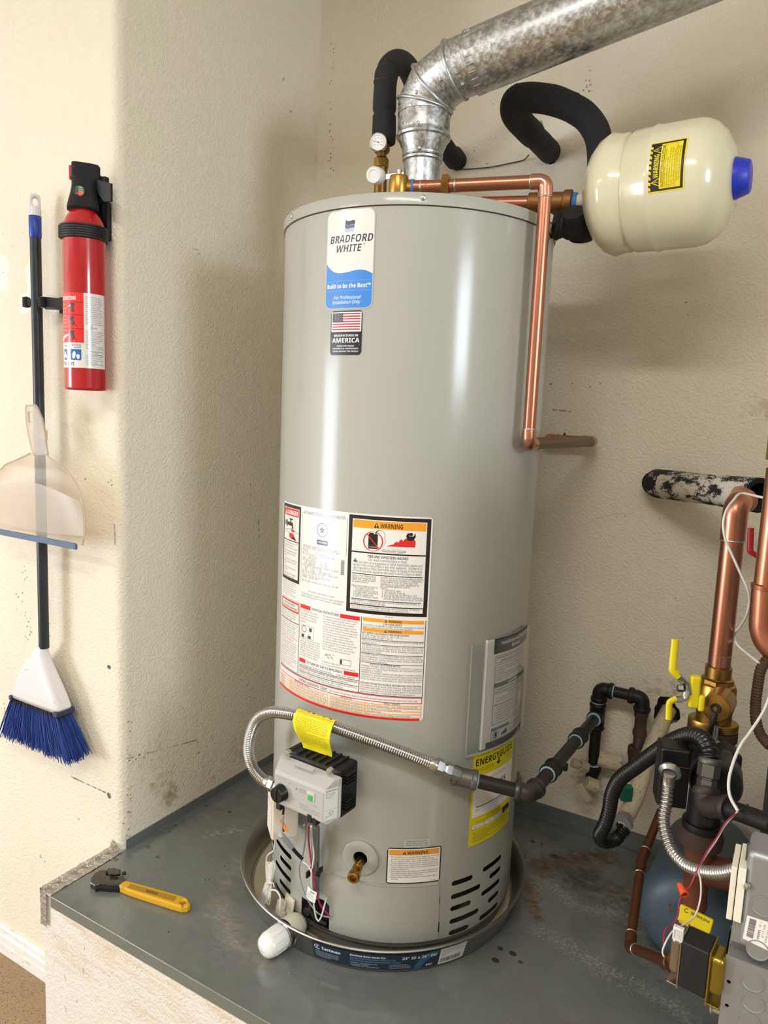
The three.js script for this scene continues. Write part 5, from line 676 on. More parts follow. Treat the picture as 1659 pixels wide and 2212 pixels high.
// ---------------------------------------------------------------- on top of the heater: flue, pipes, tank
const UP = V(0, 1, 0);
{ // flue: increaser, jointed elbow, long pipe
  const fl = thing('flue_pipe', 'galvanized metal flue with jointed elbow rising from the heater', 'flue', V(HX, TOPY - 0.0015, HZ));
  const yy = (py) => yOn(HX, HZ, py), r0 = 0.0375, r1 = 0.0535;
  const y392 = TOPY - 0.001, a = yy(349), b = yy(326), c = yy(303), d = yy(247);
  obj('collar', lathe([[r0, y392], [r0, a - 0.003], [r0 + 0.004, a - 0.001], [r0 + 0.0045, a + 0.003], [r0 + 0.001, a + 0.006]], V(HX, 0, HZ), UP, { n: 72 }), M.galv, fl);
  obj('increaser', lathe([[r0 + 0.002, a + 0.006], [r0 + 0.0045, a + 0.008], [r0 + 0.005, a + 0.011], [r0 + 0.003, a + 0.013], [r1 - 0.002, c - 0.001], [r1 + 0.002, c + 0.001], [r1 + 0.0035, c + 0.005], [r1 + 0.001, c + 0.010], [r1 + 0.0005, c + 0.013]], V(HX, 0, HZ), UP, { n: 72 }), M.galv, fl);
  obj('straight_section', lathe([[r1, c + 0.008], [r1 + 0.0005, d], [r1, d + 0.002]], V(HX, 0, HZ), UP, { n: 72 }), M.galv, fl);
  // gores: centre line points with cutting planes
  const pts = [[917.5, 300], [917.5, 236], [937, 187], [978, 149]], wv = [0, 0, 0.012, 0.03];
  const P0 = V(HX, d - 0.004, HZ), P1 = V(HX, yy(228), HZ), dirP = V(0.98, 0, -0.1).normalize();
  const far = (() => { let best = null, bd = 1e9; for (let s = 0; s < 0.8; s += 0.002) { const q = dirP.clone().multiplyScalar(Math.cos(Math.atan(s))).add(V(0, Math.sin(Math.atan(s)), 0)); const X = A(990, 150, 1.432), Y = X.clone().addScaledVector(q, 0.3); const e = Y.clone().sub(EYE), w = e.dot(FWD), e0 = X.clone().sub(EYE), w0 = e0.dot(FWD); const sl = -((e.dot(UPV) / w - e0.dot(UPV) / w0)) / (e.dot(RIGHT) / w - e0.dot(RIGHT) / w0); if (Math.abs(sl + 0.413) < bd) { bd = Math.abs(sl + 0.413); best = q; } } return best; })();
  const P3 = A(984, 152, 1.436), P2 = A(937, 188, 1.468), P4 = P3.clone().addScaledVector(far, 0.045), P5 = P4.clone().addScaledVector(far, 0.95);
  const ringAt = (p, n, r, axis) => { const o = [], ref = V(0, 0, 1).addScaledVector(axis, -V(0, 0, 1).dot(axis)).normalize(), x = ref, y = axis.clone().cross(x).normalize(); for (let k = 0; k <= 64; k++) { const t = k / 64 * Math.PI * 2; const q = p.clone().addScaledVector(x, Math.cos(t) * r).addScaledVector(y, Math.sin(t) * r); q.addScaledVector(axis, -q.clone().sub(p).dot(n) / axis.dot(n)); o.push(q); } return o; };
  const gore = (p, np, q, nq, r, r2 = r) => { const ax = q.clone().sub(p).normalize(), A0 = ringAt(p, np, r, ax), B0 = ringAt(q, nq, r2, ax); return grid(64, 6, (u, v) => { const k = Math.round(u * 64); return A0[k].clone().lerp(B0[k], v); }, (u, v) => [u, v * 0.1]); };
  const bead = (p, n, r, axis) => sweep(ringAt(p, n, r, axis), 0.0034, { n: 10, caps: false });
  const t1 = UP, t2 = P2.clone().sub(P1).normalize(), t3 = P3.clone().sub(P2).normalize(), t4 = far.clone();
  const n1 = t1.clone().add(t2).normalize(), n2 = t2.clone().add(t3).normalize(), n3 = t3.clone().add(t4).normalize(), re = 0.0548;
  const g1 = obj('elbow_gore', [gore(P0, UP, P1, n1, re), bead(P1, n1, re + 0.001, t1)], M.galv, fl);
  const g2 = obj('elbow_gore', [gore(P1, n1, P2, n2, re), bead(P2, n2, re + 0.001, t2)], M.galv, fl);
  const g3 = obj('elbow_gore', [gore(P2, n2, P3, n3, re), bead(P3, n3, re + 0.001, t3)], M.galv, fl);
  const g4 = obj('elbow_gore', [gore(P3, n3, P4, t4, re, re + 0.0005)], M.galv, fl);
  const crimp = (s) => re + 0.003; void crimp;
  const PS = P3.clone().addScaledVector(far, 0.034);
  obj('long_pipe', [sweep(resample([PS, P5], 0.0025).slice(0, 60).concat([P5]), (s) => 0.0582 + (s < 0.003 ? 0.0006 : 0), { n: 64, caps: false })], M.galv, fl);
  { const [X2, Y2] = basisFrom(far); for (let k = 0; k < 26; k++) { const t = k / 26 * Math.PI * 2, d2 = X2.clone().multiplyScalar(Math.cos(t)).addScaledVector(Y2, Math.sin(t)); obj('crimp', sweep([PS.clone().addScaledVector(far, 0.002).addScaledVector(d2, 0.0576), PS.clone().addScaledVector(far, 0.016).addScaledVector(d2, 0.0572)], 0.0018, { n: 6 }), M.galv, fl); } }
  const sc = (p, n) => obj('rivet', lathe([[0.004, -0.002], [0.0038, 0.001], [0.0025, 0.0026], [0, 0.003]], p, n, { n: 14 }), M.zinc, fl);
  const camN = FWD.clone().negate();
  const onCyl = (px, py, p, axis, r) => { const d = rayOf(px, py), o = EYE.clone().sub(p), dp = d.clone().addScaledVector(axis, -d.dot(axis)), op = o.clone().addScaledVector(axis, -o.dot(axis)), aa = dp.dot(dp), bb = 2 * dp.dot(op), cc = op.dot(op) - r * r, q = bb * bb - 4 * aa * cc; if (q < 0) return null; const X = EYE.clone().addScaledVector(d, (-bb - Math.sqrt(q)) / 2 / aa); const n = X.clone().sub(p); n.addScaledVector(axis, -n.dot(axis)).normalize(); return [X, n]; };
  for (const [px, py, p, ax, r] of [[903, 265, P0, UP, r1], [897, 396, P0, UP, r0], [871, 281, P0, UP, r1], [960, 283, P0, UP, r1], [899, 199, P1, t2, re], [888, 226, P1, t2, re], [952, 172, P2, t3, re], [988, 157, P3, t4, re + 0.002], [1000, 183, P4, t4, 0.0578], [906, 320, P0, UP, 0.05]]) { const h = onCyl(px, py, p, ax, r); if (h) sc(h[0], h[1]); }
}
// ---- inlet with gauge and white cap, insulated pipe
const NX = -0.079, NZ = 0.0;
{
  const ny = (py) => yOn(NX, NZ, py), it = thing('inlet_fitting', 'brass inlet fitting with a round dial gauge and white cap', 'fitting', V(NX, TOPY, NZ));
  obj('brass_nipple', rod(V(NX, TOPY - 0.003, NZ), V(NX, ny(358), NZ), 0.0135), M.brassDark, it);
  obj('union_nut', lathe([[0.013, ny(364)], [0.016, ny(362)], [0.0165, ny(345)], [0.013, ny(341)]], V(NX, 0, NZ), UP, { facets: 8 }), M.brass, it);
  obj('brass_tee', [lathe([[0.0125, ny(346)], [0.0105, ny(338)], [0.0105, ny(331)], [0.015, ny(330)], [0.017, ny(326)], [0.017, ny(302)], [0.014, ny(296)]], V(NX, 0, NZ), UP, { n: 32 })], M.brassDark, it);
  const gd = V(0.44, 0.0, 0.9).normalize(), gc = A(816.5, 307, 1.475);
  const ga = obj('gauge', [rod(gc.clone().addScaledVector(gd, -0.04), gc.clone().addScaledVector(gd, -0.008), 0.006), lathe([[0.0, -0.01], [0.016, -0.01], [0.0178, -0.008], [0.0182, 0.002], [0.0172, 0.003], [0.0158, 0.001]], gc, gd, { n: 40 })], M.steel, it, 'round steel dial gauge');
  const dial = canvasTex(256, 256, (x, W) => { x.fillStyle = '#eceae8'; x.fillRect(0, 0, W, W); x.translate(128, 128); x.strokeStyle = '#b0565a'; x.lineWidth = 5; for (let i = 0; i < 40; i++) { const a = (140 + i * 6.6) * D2R; x.beginPath(); x.moveTo(96 * Math.cos(a), 96 * Math.sin(a)); x.lineTo(110 * Math.cos(a), 110 * Math.sin(a)); x.stroke(); } x.fillStyle = '#555'; F(x, 20, 'bold'); x.textAlign = 'center'; for (let i = 0; i < 7; i++) { const a = (140 + i * 43) * D2R; x.fillText(String(i * 40 + 20), 66 * Math.cos(a), 66 * Math.sin(a) + 7); } x.fillText('°F', 0, 56); x.strokeStyle = '#b4512c'; x.lineWidth = 8; x.beginPath(); x.moveTo(34, 10); x.lineTo(-84, -16); x.stroke(); x.fillStyle = '#8d4428'; x.beginPath(); x.arc(6, 4, 13, 0, 7); x.fill(); });
  const [gx, gy] = basisFrom(gd); obj('dial_face', grid(24, 8, (u, v) => gc.clone().addScaledVector(gd, 0.0012).addScaledVector(gx, v * 0.0162 * Math.cos(u * 2 * Math.PI)).addScaledVector(gy, v * 0.0162 * Math.sin(u * 2 * Math.PI)), (u, v) => [0.5 + 0.5 * v * Math.cos(u * 2 * Math.PI), 0.5 + 0.5 * v * Math.sin(u * 2 * Math.PI)]), printed(dial, 0.5), ga);
  const cd = V(-0.1, -0.1, 0.9).normalize(), wc = A(822, 381, 1.515), cA = A(800, 377, 1.45), cdir = cA.clone().sub(wc).normalize();
  obj('white_cap', [lathe([[0.006, -0.03], [0.006, 0.006], [0.0165, 0.006], [0.0175, 0.008], [0.0172, 0.036], [0.0145, 0.040], [0.0105, 0.040], [0.0100, 0.0385], [0, 0.0385]], wc.clone().addScaledVector(cdir, 0.012), cdir, { n: 14 })], M.whiteGloss, it);
}
const foamTube = (pts, r, pinch = []) => { const P = resample(spline(pts, 200), 0.004); return sweep(P, (s, L) => { let q = r * (1 + 0.018 * Math.sin(s * 43) + 0.012 * Math.sin(s * 97)); for (const t of pinch) q -= 0.0035 * Math.exp(-(((s / L - t) * L / 0.004) ** 2)); return q; }, { n: 28 }); };
const cableTie = (p, dir, r) => [ring(p, dir, r, 0.005, 0.0012)];
{
  const p = thing('insulated_pipe', 'black foam insulated pipe arching up behind the flue elbow', 'pipe', V(NX, yOn(NX, NZ, 300), NZ));
  const top = [A(829, 308, 1.528), A(830, 262, 1.526), A(832, 190, 1.522), A(836, 158, 1.53), A(850, 138, 1.55), A(872, 138, 1.59), A(889, 162, 1.63), A(900, 200, 1.67)];
  obj('foam_sleeve', foamTube(top, 0.0246, [0.18, 0.46]), M.foam, p);
  obj('foam_sleeve', foamTube([A(898, 190, 1.665), A(915, 235, 1.71), A(940, 285, 1.78), A(972, 333, 1.86), A(990, 348, 1.91)], 0.0235), M.foam, p);
  obj('cable_tie', cableTie(A(831, 178, 1.522), UP, 0.0225), M.black, p); obj('cable_tie', cableTie(A(829.5, 262, 1.526), UP, 0.0225), M.black, p);
  const e = onZ(985, 346, ZB + 0.012); obj('pipe_end', lathe([[0.021, 0], [0.027, 0.002], [0.027, 0.018], [0.021, 0.02]], e, V(-0.1, 0.3, 1), { n: 28 }), std(0x2a2522, 0.85), p);
}
{
  const p = thing('insulated_pipe', 'black foam insulated pipe looping from the wall behind the cream tank', 'pipe', onZ(1190, 330, ZB + 0.01));
  obj('foam_sleeve', foamTube([onZ(1188, 329, ZB + 0.006), A(1168, 308, 1.72), A(1142, 282, 1.655)], 0.0265), M.foam, p);
  obj('foam_sleeve', foamTube([A(1152, 292, 1.68), A(1128, 268, 1.625), A(1109, 242, 1.575), A(1112, 220, 1.552), A(1128, 209, 1.54)], 0.0285), M.foam, p);
  obj('foam_sleeve', foamTube([A(1120, 213, 1.545), A(1150, 211, 1.53), A(1195, 217, 1.515), A(1238, 233, 1.505)], 0.0288), M.foam, p);
  obj('foam_sleeve', foamTube([A(1230, 229, 1.506), A(1265, 252, 1.5), A(1288, 285, 1.498), A(1296, 325, 1.5), A(1298, 380, 1.5), A(1290, 440, 1.47), A(1268, 490, 1.435), A(1246, 494, 1.41)], 0.0272), M.foam, p);
  obj('foam_sleeve', foamTube([A(1262, 492, 1.42), A(1240, 490, 1.40), A(1215, 488, 1.40), A(1196, 486, 1.40)], 0.0245, [0.7]), M.foam, p);
  obj('foam_sleeve', foamTube([A(1238, 458, 1.372), A(1240, 475, 1.385), A(1246, 495, 1.41)], 0.022), M.foam, p);
  for (const [x, y, w, a] of [[1125, 214, 1.545, [1150, 211, 1.53]], [1238, 234, 1.505, [1262, 252, 1.5]], [1207, 487, 1.40, [1216, 488, 1.4]]]) obj('cable_tie', cableTie(A(x, y, w), A(...a).sub(A(x, y, w)), 0.0265), M.black, p);
  obj('shutoff_lever', [boxAt(frame(A(1172, 282, 1.69), V(0.6, -0.1, 0.3).normalize(), V(-0.25, 0.9, 0.2).normalize(), V(-0.2, -0.2, 0.9).normalize()), 0, 0, 0, 0.012, 0.045, 0.003, 0.001), boxAt(frame(A(1175, 303, 1.7), V(1, 0, 0), UP, V(0, 0, 1)), 0, 0, 0, 0.02, 0.006, 0.008, 0.001)], M.zinc, p, 'grey metal shutoff lever');
  obj('brass_valve', rod(A(1166, 300, 1.71), A(1176, 292, 1.69), 0.011), M.brassDark, p);
}
solo('ground_wire', 'thin dark wire clipped along the back wall between the two pipes', 'wire', sweep(spline([onZ(992, 366, ZB + 0.004), onZ(1030, 364, ZB + 0.006), onZ(1060, 361, ZB + 0.006), onZ(1100, 353, ZB + 0.006), onZ(1130, 346, ZB + 0.006), A(1142, 335, 1.77)], 60), 0.0016, { n: 8 }), M.wireGreen, onZ(1060, 361, ZB));
// ---- relief valve and copper discharge pipe
{
  const yD = 1.503, a = onY(890, 405, yD), b = V(0.3135, yD, 0.0745), t0 = onY(861, 402, yD);
  const rv = thing('relief_valve', 'brass relief valve with a steel test lever on the heater top', 'valve', V(t0.x, TOPY, t0.z));
  obj('valve_body', [lathe([[0.012, TOPY - 0.003], [0.012, 1.482], [0.0175, 1.485], [0.0185, 1.488], [0.0185, 1.515], [0.0172, 1.520], [0.010, 1.522], [0, 1.523]], V(t0.x, 0, t0.z), UP, { n: 32 }), rod(t0.clone(), a.clone(), 0.0135)], M.brass, rv);
  const l0 = A(835, 382, t0.clone().sub(EYE).dot(FWD)), l1 = A(871, 378, t0.clone().sub(EYE).dot(FWD)), lx = l1.clone().sub(l0).normalize();
  obj('test_lever', [boxAt(frame(l0.clone().lerp(l1, 0.5), lx, UP, lx.clone().cross(UP)), 0, 0, 0, 0.034, 0.0105, 0.0025, 0.0008), rod(V(t0.x, 1.52, t0.z), V(t0.x, 1.532, t0.z), 0.005)], M.steel, rv);
  const dp = thing('discharge_pipe', 'bright copper discharge pipe running along the heater to the wall', 'pipe', b.clone()), r = 0.0118;
  const dir = b.clone().sub(a).normalize(), L = a.distanceTo(b);
  obj('thread_tape', ring(a.clone().addScaledVector(dir, 0.001), dir, 0.0135, 0.007, 0.001), M.tapeBlue, dp, 'blue thread tape');
  obj('adapter', rod(a.clone().addScaledVector(dir, 0.003), a.clone().addScaledVector(dir, 0.03), 0.0125), M.copper, dp); obj('hex_adapter', [lathe([[0.010, 0], [0.019, 0.001], [0.0195, 0.003], [0.0195, 0.012], [0.018, 0.014], [0.010, 0.0145]], onY(955, 401, yD), dir, { facets: 6 })], M.brass, dp);
  const y0 = 1.0345, c = V(0.3135, y0, 0.0745), e = V(0.3135, y0 + 0.0, -0.395), f = onZ(1186, 941, -0.395); f.y = y0; 
  obj('copper_tube', rod(a.clone().addScaledVector(dir, 0.028), b.clone().addScaledVector(dir, -0.02), r), M.copper, dp);
  obj('copper_tube', rod(b.clone().add(V(0, -0.02, 0)), c.clone().add(V(0, 0.02, 0)), r), M.copper, dp);
  obj('copper_tube', rod(c.clone().add(V(0, 0, -0.02)), e.clone().add(V(0, 0, 0.02)), r), M.copperBrown, dp);
  obj('copper_tube', rod(e.clone().add(V(-0.02, 0, 0)), f.clone(), r), M.copper, dp);
  const elb = (p, d1, d2) => obj('copper_elbow', [sweep(fillet([p.clone().addScaledVector(d1, 0.026), p, p.clone().addScaledVector(d2, 0.026)], 0.014, 10), r + 0.0016, { n: 24 })], M.copperBright, dp);
  elb(b, dir.clone().negate(), V(0, -1, 0)); elb(c, V(0, 1, 0), V(0, 0, -1)); elb(e, V(0, 0, 1), V(-1, 0, 0)); elb(f, V(1, 0, 0), V(0, 0, -1));
  obj('copper_tube', rod(f.clone().add(V(0, 0, -0.02)), V(f.x, f.y, ZB - 0.03), r), M.copper, dp);
  for (const [q, d] of [[a.clone().addScaledVector(dir, 0.018), dir], [onY(984, 400, yD), dir], [b.clone().addScaledVector(dir, -0.027), dir], [b.clone().add(V(0, -0.027, 0)), UP], [c.clone().add(V(0, 0.027, 0)), UP], [c.clone().add(V(0, 0, -0.027)), V(0, 0, 1)], [e.clone().add(V(0, 0, 0.027)), V(0, 0, 1)], [e.clone().add(V(-0.027, 0, 0)), V(1, 0, 0)], [f.clone().add(V(0.03, 0, 0)), V(1, 0, 0)]]) obj('solder_ring', ring(q, d, r, 0.0028, 0.0012), M.solder, dp);
}
// ---- expansion tank and its tee
{
  const ty = 1.5035, tz = -0.065, R = 0.1062, x0 = 0.352, O = V(x0, ty, tz), X1 = V(1, 0.018, 0.05).normalize();
  const tk = thing('expansion_tank', 'cream steel expansion tank with a yellow warning label and blue end cap', 'tank', V(0.48, ty - R, tz));
  const at = (px) => { const q = onPl(px, 405, O, X1.clone().cross(UP).normalize()); return q.sub(O).dot(X1); };
  const g1 = at(1372), g2 = at(1428), g3 = at(1540), g4 = at(1585);
  const prof = [[0, -0.004], [0.018, -0.004], [0.03, 0.000], [0.058, 0.007], [0.083, 0.020], [0.1, 0.036], [0.1085, 0.054], [R - 0.0025, 0.07], [R - 0.002, g1 - 0.006], [R - 0.006, g1 - 0.001], [R - 0.0055, g1 + 0.002], [R - 0.001, g1 + 0.008], [R, g2 - 0.006], [R + 0.0022, g2 - 0.001], [R + 0.0012, g2 + 0.003], [R, g2 + 0.005], [R, g3 - 0.026], [R - 0.003, g3 - 0.008], [R - 0.012, g3 + 0.008], [R - 0.028, g3 + 0.022], [R - 0.055, g3 + 0.034], [0.037, g4 + 0.001], [0, g4 + 0.003]];
  obj('tank_shell', lathe(prof, O, X1, { n: 96, smooth: 55 }), M.tankCream, tk, 'glossy cream tank body with a ridge');
  obj('end_cap', lathe([[0.033, g4 - 0.003], [0.0355, g4 - 0.001], [0.0345, g4 + 0.004], [0.0275, g4 + 0.024], [0.025, g4 + 0.0255], [0, g4 + 0.026]], O, X1, { n: 48 }), M.blue, tk, 'blue plastic end cap');
  const tl = canvasTex(1024, 640, (x, W, H) => {
    x.fillStyle = '#e9d31a'; x.fillRect(0, 0, W, H); x.fillStyle = '#16150f'; x.fillRect(22, 20, W - 44, H - 40); x.fillStyle = '#e9d31a'; x.fillRect(60, 236, W - 120, H - 300);
    for (let k = 0; k < 9; k++) { const a = 50 + k * 104; x.beginPath(); x.moveTo(a, 52); x.lineTo(a + 60, 52); x.lineTo(a + 40, 96); x.lineTo(a - 20, 96); x.fill(); }
    tri(x, 190, 180, 84, '#e9d31a', '#16150f'); tri(x, 190, 186, 62, '#16150f', '#e9d31a'); tri(x, 836, 180, 84, '#e9d31a', '#16150f'); tri(x, 836, 186, 62, '#16150f', '#e9d31a'); x.fillStyle = '#e9d31a'; fitText(x, 'WARNING', 512, 216, 480, 116, 'bold', 'center');
    x.fillStyle = '#16150f'; fitText(x, 'ALL EXPANSION TANKS CAN FAIL WITH TIME', W / 2, 286, 850, 44, 'bold', 'center'); x.fillRect(90, 294, 844, 4); x.strokeStyle = '#16150f'; x.lineWidth = 4; x.strokeRect(84, 302, 856, 188);
    ['Inspect this tank monthly for leaks or corrosion.', 'Replace a leaking tank without delay.', 'Do not install this tank in or above an area where', 'a leak or failure could result in property damage.', 'This tank should be replaced after seven years.'].forEach((t, i) => { F(x, 34); fitText(x, t, 100, 334 + i * 36, Math.min(830, x.measureText(t).width * 1.02), 34); });
    fitText(x, 'PLEASE REFER TO THE PRODUCT INSTRUCTION', W / 2, 526, 850, 34, '', 'center'); fitText(x, 'SHEET FOR FURTHER SAFETY INFORMATION', W / 2, 562, 820, 34, '', 'center');
  });
  const z1 = V(0, 0, 1).addScaledVector(X1, -V(0, 0, 1).dot(X1)).normalize(), y1 = z1.clone().cross(X1).normalize(), lx0 = at(1424) + 0.001, lx1 = lx0 + 0.064;
  obj('tank_label', grid(10, 24, (u, v) => { const ph = (-19 + (27 + 19) * v) * D2R; return O.clone().addScaledVector(X1, lx0 + (lx1 - lx0) * u).addScaledVector(z1, Math.cos(ph) * (R + 0.0007)).addScaledVector(y1, Math.sin(ph) * (R + 0.0007)); }, (u, v) => [v, 1 - u]), printed(tl, 0.3, { clearcoat: 0.4 }), tk, 'yellow and black warning sticker');
  const tee = thing('tank_tee', 'bronze tee joining the copper pipe to the cream tank', 'fitting', V(0.3, ty, tz));
  const pa = A(1040, 440, 1.475), pb = O.clone().addScaledVector(X1, -0.03); const d = pb.clone().sub(pa).normalize();
  obj('copper_tube', rod(pa, pb.clone().addScaledVector(d, -0.075), 0.0138), M.copper, tee);
  const teeC = pb.clone().addScaledVector(d, -0.04), teeB = A(1233, 462, teeC.clone().sub(EYE).dot(FWD) + 0.012);
  obj('tee_body', [lathe([[0.014, -0.088], [0.0195, -0.086], [0.0195, -0.02], [0.0225, -0.018], [0.0235, -0.014], [0.0235, -0.003], [0.018, -0.001]], pb, d, { n: 36 }), rod(teeC.clone(), teeB, 0.0175, 0.0190)], M.bronze, tee);
  obj('thread_tape', ring(pb.clone().addScaledVector(d, 0.003), d, 0.0165, 0.008, 0.002), M.tapeBlue, tee); obj('thread_tape', ring(teeB, teeB.clone().sub(teeC), 0.0185, 0.005, 0.001), M.tapeBlue, tee);
  obj('threaded_nipple', sweep(resample([pb.clone().addScaledVector(d, 0.004), O.clone().addScaledVector(X1, 0.004)], 0.0005), (s) => 0.0135 + 0.0007 * Math.sin(s * 3600), { n: 24 }), M.ivory, tee);
  obj('pipe_stub', rod(A(1040, 440, 1.475), V(0.13, TOPY, -0.055), 0.0135), M.copper, tee);
}
// ---------------------------------------------------------------- things on the wall at the left
{ // fire extinguisher
  const z = ZO + 0.058, c0 = onZ(184, 690, z), ex = thing('fire_extinguisher', 'red home fire extinguisher in a black wall bracket', 'fire extinguisher', V(c0.x, yOn(c0.x, z, 846), z)), R = 0.0437, cx = c0.x;
  const y = (py) => yOn(cx, z, py), C0 = V(cx, 0, z), yb = y(843), ys = y(508), yt = y(449);
  obj('cylinder', lathe([[0, yb + 0.006], [R - 0.006, yb + 0.004], [R - 0.003, yb], [R - 0.0004, yb + 0.002], [R, yb + 0.005], [R, ys], ...[0.15, 0.3, 0.45, 0.6, 0.75, 0.88].map((t) => [R * Math.sqrt(Math.max(0.02, 1 - t * t * 0.9)), ys + (yt - ys) * t]), [0.014, yt], [0.0125, yt + 0.002], [0.0125, yt + 0.02], [0, yt + 0.02]], C0, UP, { n: 72, smooth: 50 }), M.red, ex, 'glossy red cylinder');
  const et = canvasTex(1024, 1024, (x, W, H) => {
    x.fillStyle = '#c5161f'; x.fillRect(0, 0, W, H); x.fillStyle = '#e02c2c'; x.fillRect(0, 0, 560, 680); x.fillStyle = '#e6e4e1'; x.fillRect(0, 680, W, 344); x.fillRect(560, 0, W - 560, H);
    x.fillStyle = '#f3efec'; fitText(x, 'INSTRUCTIONS', 40, 100, 380, 72, 'bold');
    x.fillStyle = '#3a0d10'; for (const yy of [128, 300, 490]) x.fillRect(0, yy, 560, 6);
    const ext = (cx, cy, r) => { x.save(); x.translate(cx, cy); x.rotate(r); x.fillStyle = '#3e3d3d'; x.beginPath(); x.moveTo(-46, -62); x.lineTo(56, -62); x.lineTo(60, -34); x.lineTo(38, -28); x.lineTo(44, 52); x.lineTo(-20, 60); x.lineTo(-30, -20); x.lineTo(-46, -30); x.fill(); x.fillStyle = '#6a6866'; x.fillRect(-14, -30, 20, 70); x.strokeStyle = '#221'; x.lineWidth = 6; x.beginPath(); x.moveTo(-22, 60); x.lineTo(-34, 100); x.moveTo(44, 52); x.lineTo(70, 100); x.stroke(); x.restore(); };
    ext(330, 206, 0); ext(330, 390, -0.3); ext(330, 580, -0.3); x.fillStyle = '#f3efec'; x.beginPath(); x.moveTo(210, 200); x.lineTo(290, 160); x.lineTo(300, 184); x.fill(); x.beginPath(); x.moveTo(0, 640); x.quadraticCurveTo(80, 560, 240, 566); x.lineTo(250, 590); x.quadraticCurveTo(90, 590, 20, 680); x.fill();
    x.fillStyle = '#f3c9c6'; for (let i = 0; i < 10; i++) fitText(x, ['PULL PIN', 'hold unit upright', 'AIM AT BASE', 'of fire and stand back', 'six feet from flame', 'start back 6 feet', 'SQUEEZE LEVER', 'sweep side to side', 'PRESS', 'TO OPERATE'][i], 20, 170 + i * 50, 170, 26);
    for (const [bx, w] of [[60, 130], [276, 230]]) { x.fillStyle = '#2268b8'; x.fillRect(bx, 770, w, 150); x.fillStyle = '#eef1f4'; x.beginPath(); x.ellipse(bx + w * 0.35, 850, w * 0.16, 52, 0.3, 0, 7); x.fill(); x.beginPath(); x.ellipse(bx + w * 0.72, 870, w * 0.14, 34, -0.3, 0, 7); x.fill(); }
    x.fillStyle = '#222'; fitText(x, 'A  TRASH', 60, 740, 130, 40, 'bold'); fitText(x, 'C  ELECTRICAL', 270, 728, 240, 38, 'bold'); fitText(x, 'EQUIPMENT', 360, 756, 150, 26, 'bold'); x.save(); x.transform(1, 0, -0.12, 1, 120, 0); fitText(x, 'First Alert', 20, 996, 340, 84, 'bold'); x.restore();
    x.fillStyle = '#333'; para(x, 'CAUTION: Contents under pressure. Do not puncture or incinerate. Do not expose to heat or store at temperatures over 120°F (49°C) or below -40°F. Charged with mono ammonium phosphate. Keep away from children. Inspect monthly. Pressurized to 100 psi. Fully charged gross weight', 590, 60, 390, 27, 28, 14);
    x.strokeStyle = '#333'; x.lineWidth = 6; x.beginPath(); x.arc(700, 466, 28, 0, 7); x.stroke(); F(x, 30, 'bold'); x.fillText('UL', 684, 478); fitText(x, 'LISTED', 740, 480, 80, 26, 'bold'); para(x, 'Dry Chemical Fire Extinguisher Classification 1-A:10-B:C Tested to ANSI/UL 711 and ANSI/UL 299 Marine Type USCG Type A Size I and B:C Size I Approval Number Valid only with Bracket Number', 590, 530, 390, 27, 29, 9); x.strokeRect(650, 792, 300, 44); fitText(x, 'AT-786175', 700, 824, 200, 30, '', 'left', 'monospace'); para(x, 'CONTENTS MANUFACTURED by Home Fire Protection One Stanton Street Made in Mexico Model #FE1A10GR', 590, 866, 390, 27, 29, 5);
  });
  const ly0 = y(797), ly1 = y(639), lw = (u) => (-80 + 140 * u) * D2R, base = Math.atan2(EYE.x - cx, EYE.z - z);
  obj('extinguisher_label', clipGrid(40, 10, (u, v) => V(cx + (R + 0.0006) * Math.sin(base + lw(u)), ly0 + (ly1 - ly0) * v, z + (R + 0.0006) * Math.cos(base + lw(u))), (u, v) => [u, v], () => 1), printed(et, 0.25, { clearcoat: 0.5, clearcoatRoughness: 0.08 }), ex, 'red, white and blue printed label');
  // strap and latch
  const s0 = y(521), s1 = y(496), sp = []; for (let k = 0; k <= 5; k++) { const t = s0 + (s1 - s0) * k / 5; sp.push([R + 0.0032, t], [R + 0.0042, t + 0.0006], [R + 0.0042, t + (s1 - s0) / 5 - 0.0008]); }
  const br = thing('extinguisher_bracket', 'black plastic wall bracket with a ribbed strap round the red extinguisher', 'bracket', V(cx, s0, ZO));
  obj('strap', lathe([[R + 0.0006, s0 - 0.001], ...sp, [R + 0.0006, s1 + 0.001]], C0, UP, { n: 72 }), M.black, br);
  const fdir = (a) => V(Math.sin(base + a * D2R), 0, Math.cos(base + a * D2R)), fx = (n) => V(n.z, 0, -n.x);
  const ln = fdir(-30), lf = onPl(139, 505, V(cx, 1.4, z), fdir(0)).addScaledVector(fdir(0), 0.016); const L = frame(V(lf.x, (s0 + s1) / 2, lf.z), fx(ln), UP, ln);
  obj('latch', [boxAt(L, -0.001, 0, -0.006, 0.024, s1 - s0 + 0.003, 0.016, 0.002), boxAt(L, 0.006, 0, 0.004, 0.012, 0.016, 0.008, 0.002)], M.black, br);
  const bx = (px0, py0, px1, py1, zz, d) => { const a = onZ(px0, py1, zz), b = onZ(px1, py0, zz); return boxW(a.x, b.x, Math.min(a.y, b.y), Math.max(a.y, b.y), zz - d, zz, 0.0015); };
  obj('back_plate', [boxW(cx - 0.05, cx - 0.012, y(530), y(372), ZO + 0.0005, ZO + 0.006, 0.001), boxW(cx - 0.018, cx - 0.012, y(530), y(395), ZO + 0.004, ZO + 0.03, 0.001), boxW(cx - 0.05, cx - 0.044, y(530), y(395), ZO + 0.004, ZO + 0.018, 0.001), bx(214, 436, 232, 521, ZO + 0.012, 0.011), bx(204, 380, 226, 440, ZO + 0.04, 0.012)], M.black, br);
  const hookP = [[205, 386], [243, 397], [243, 436], [228, 437], [216, 420]].map(([a, b]) => { const q = onZ(a, b, ZO + 0.045); return [q.x, q.y]; });
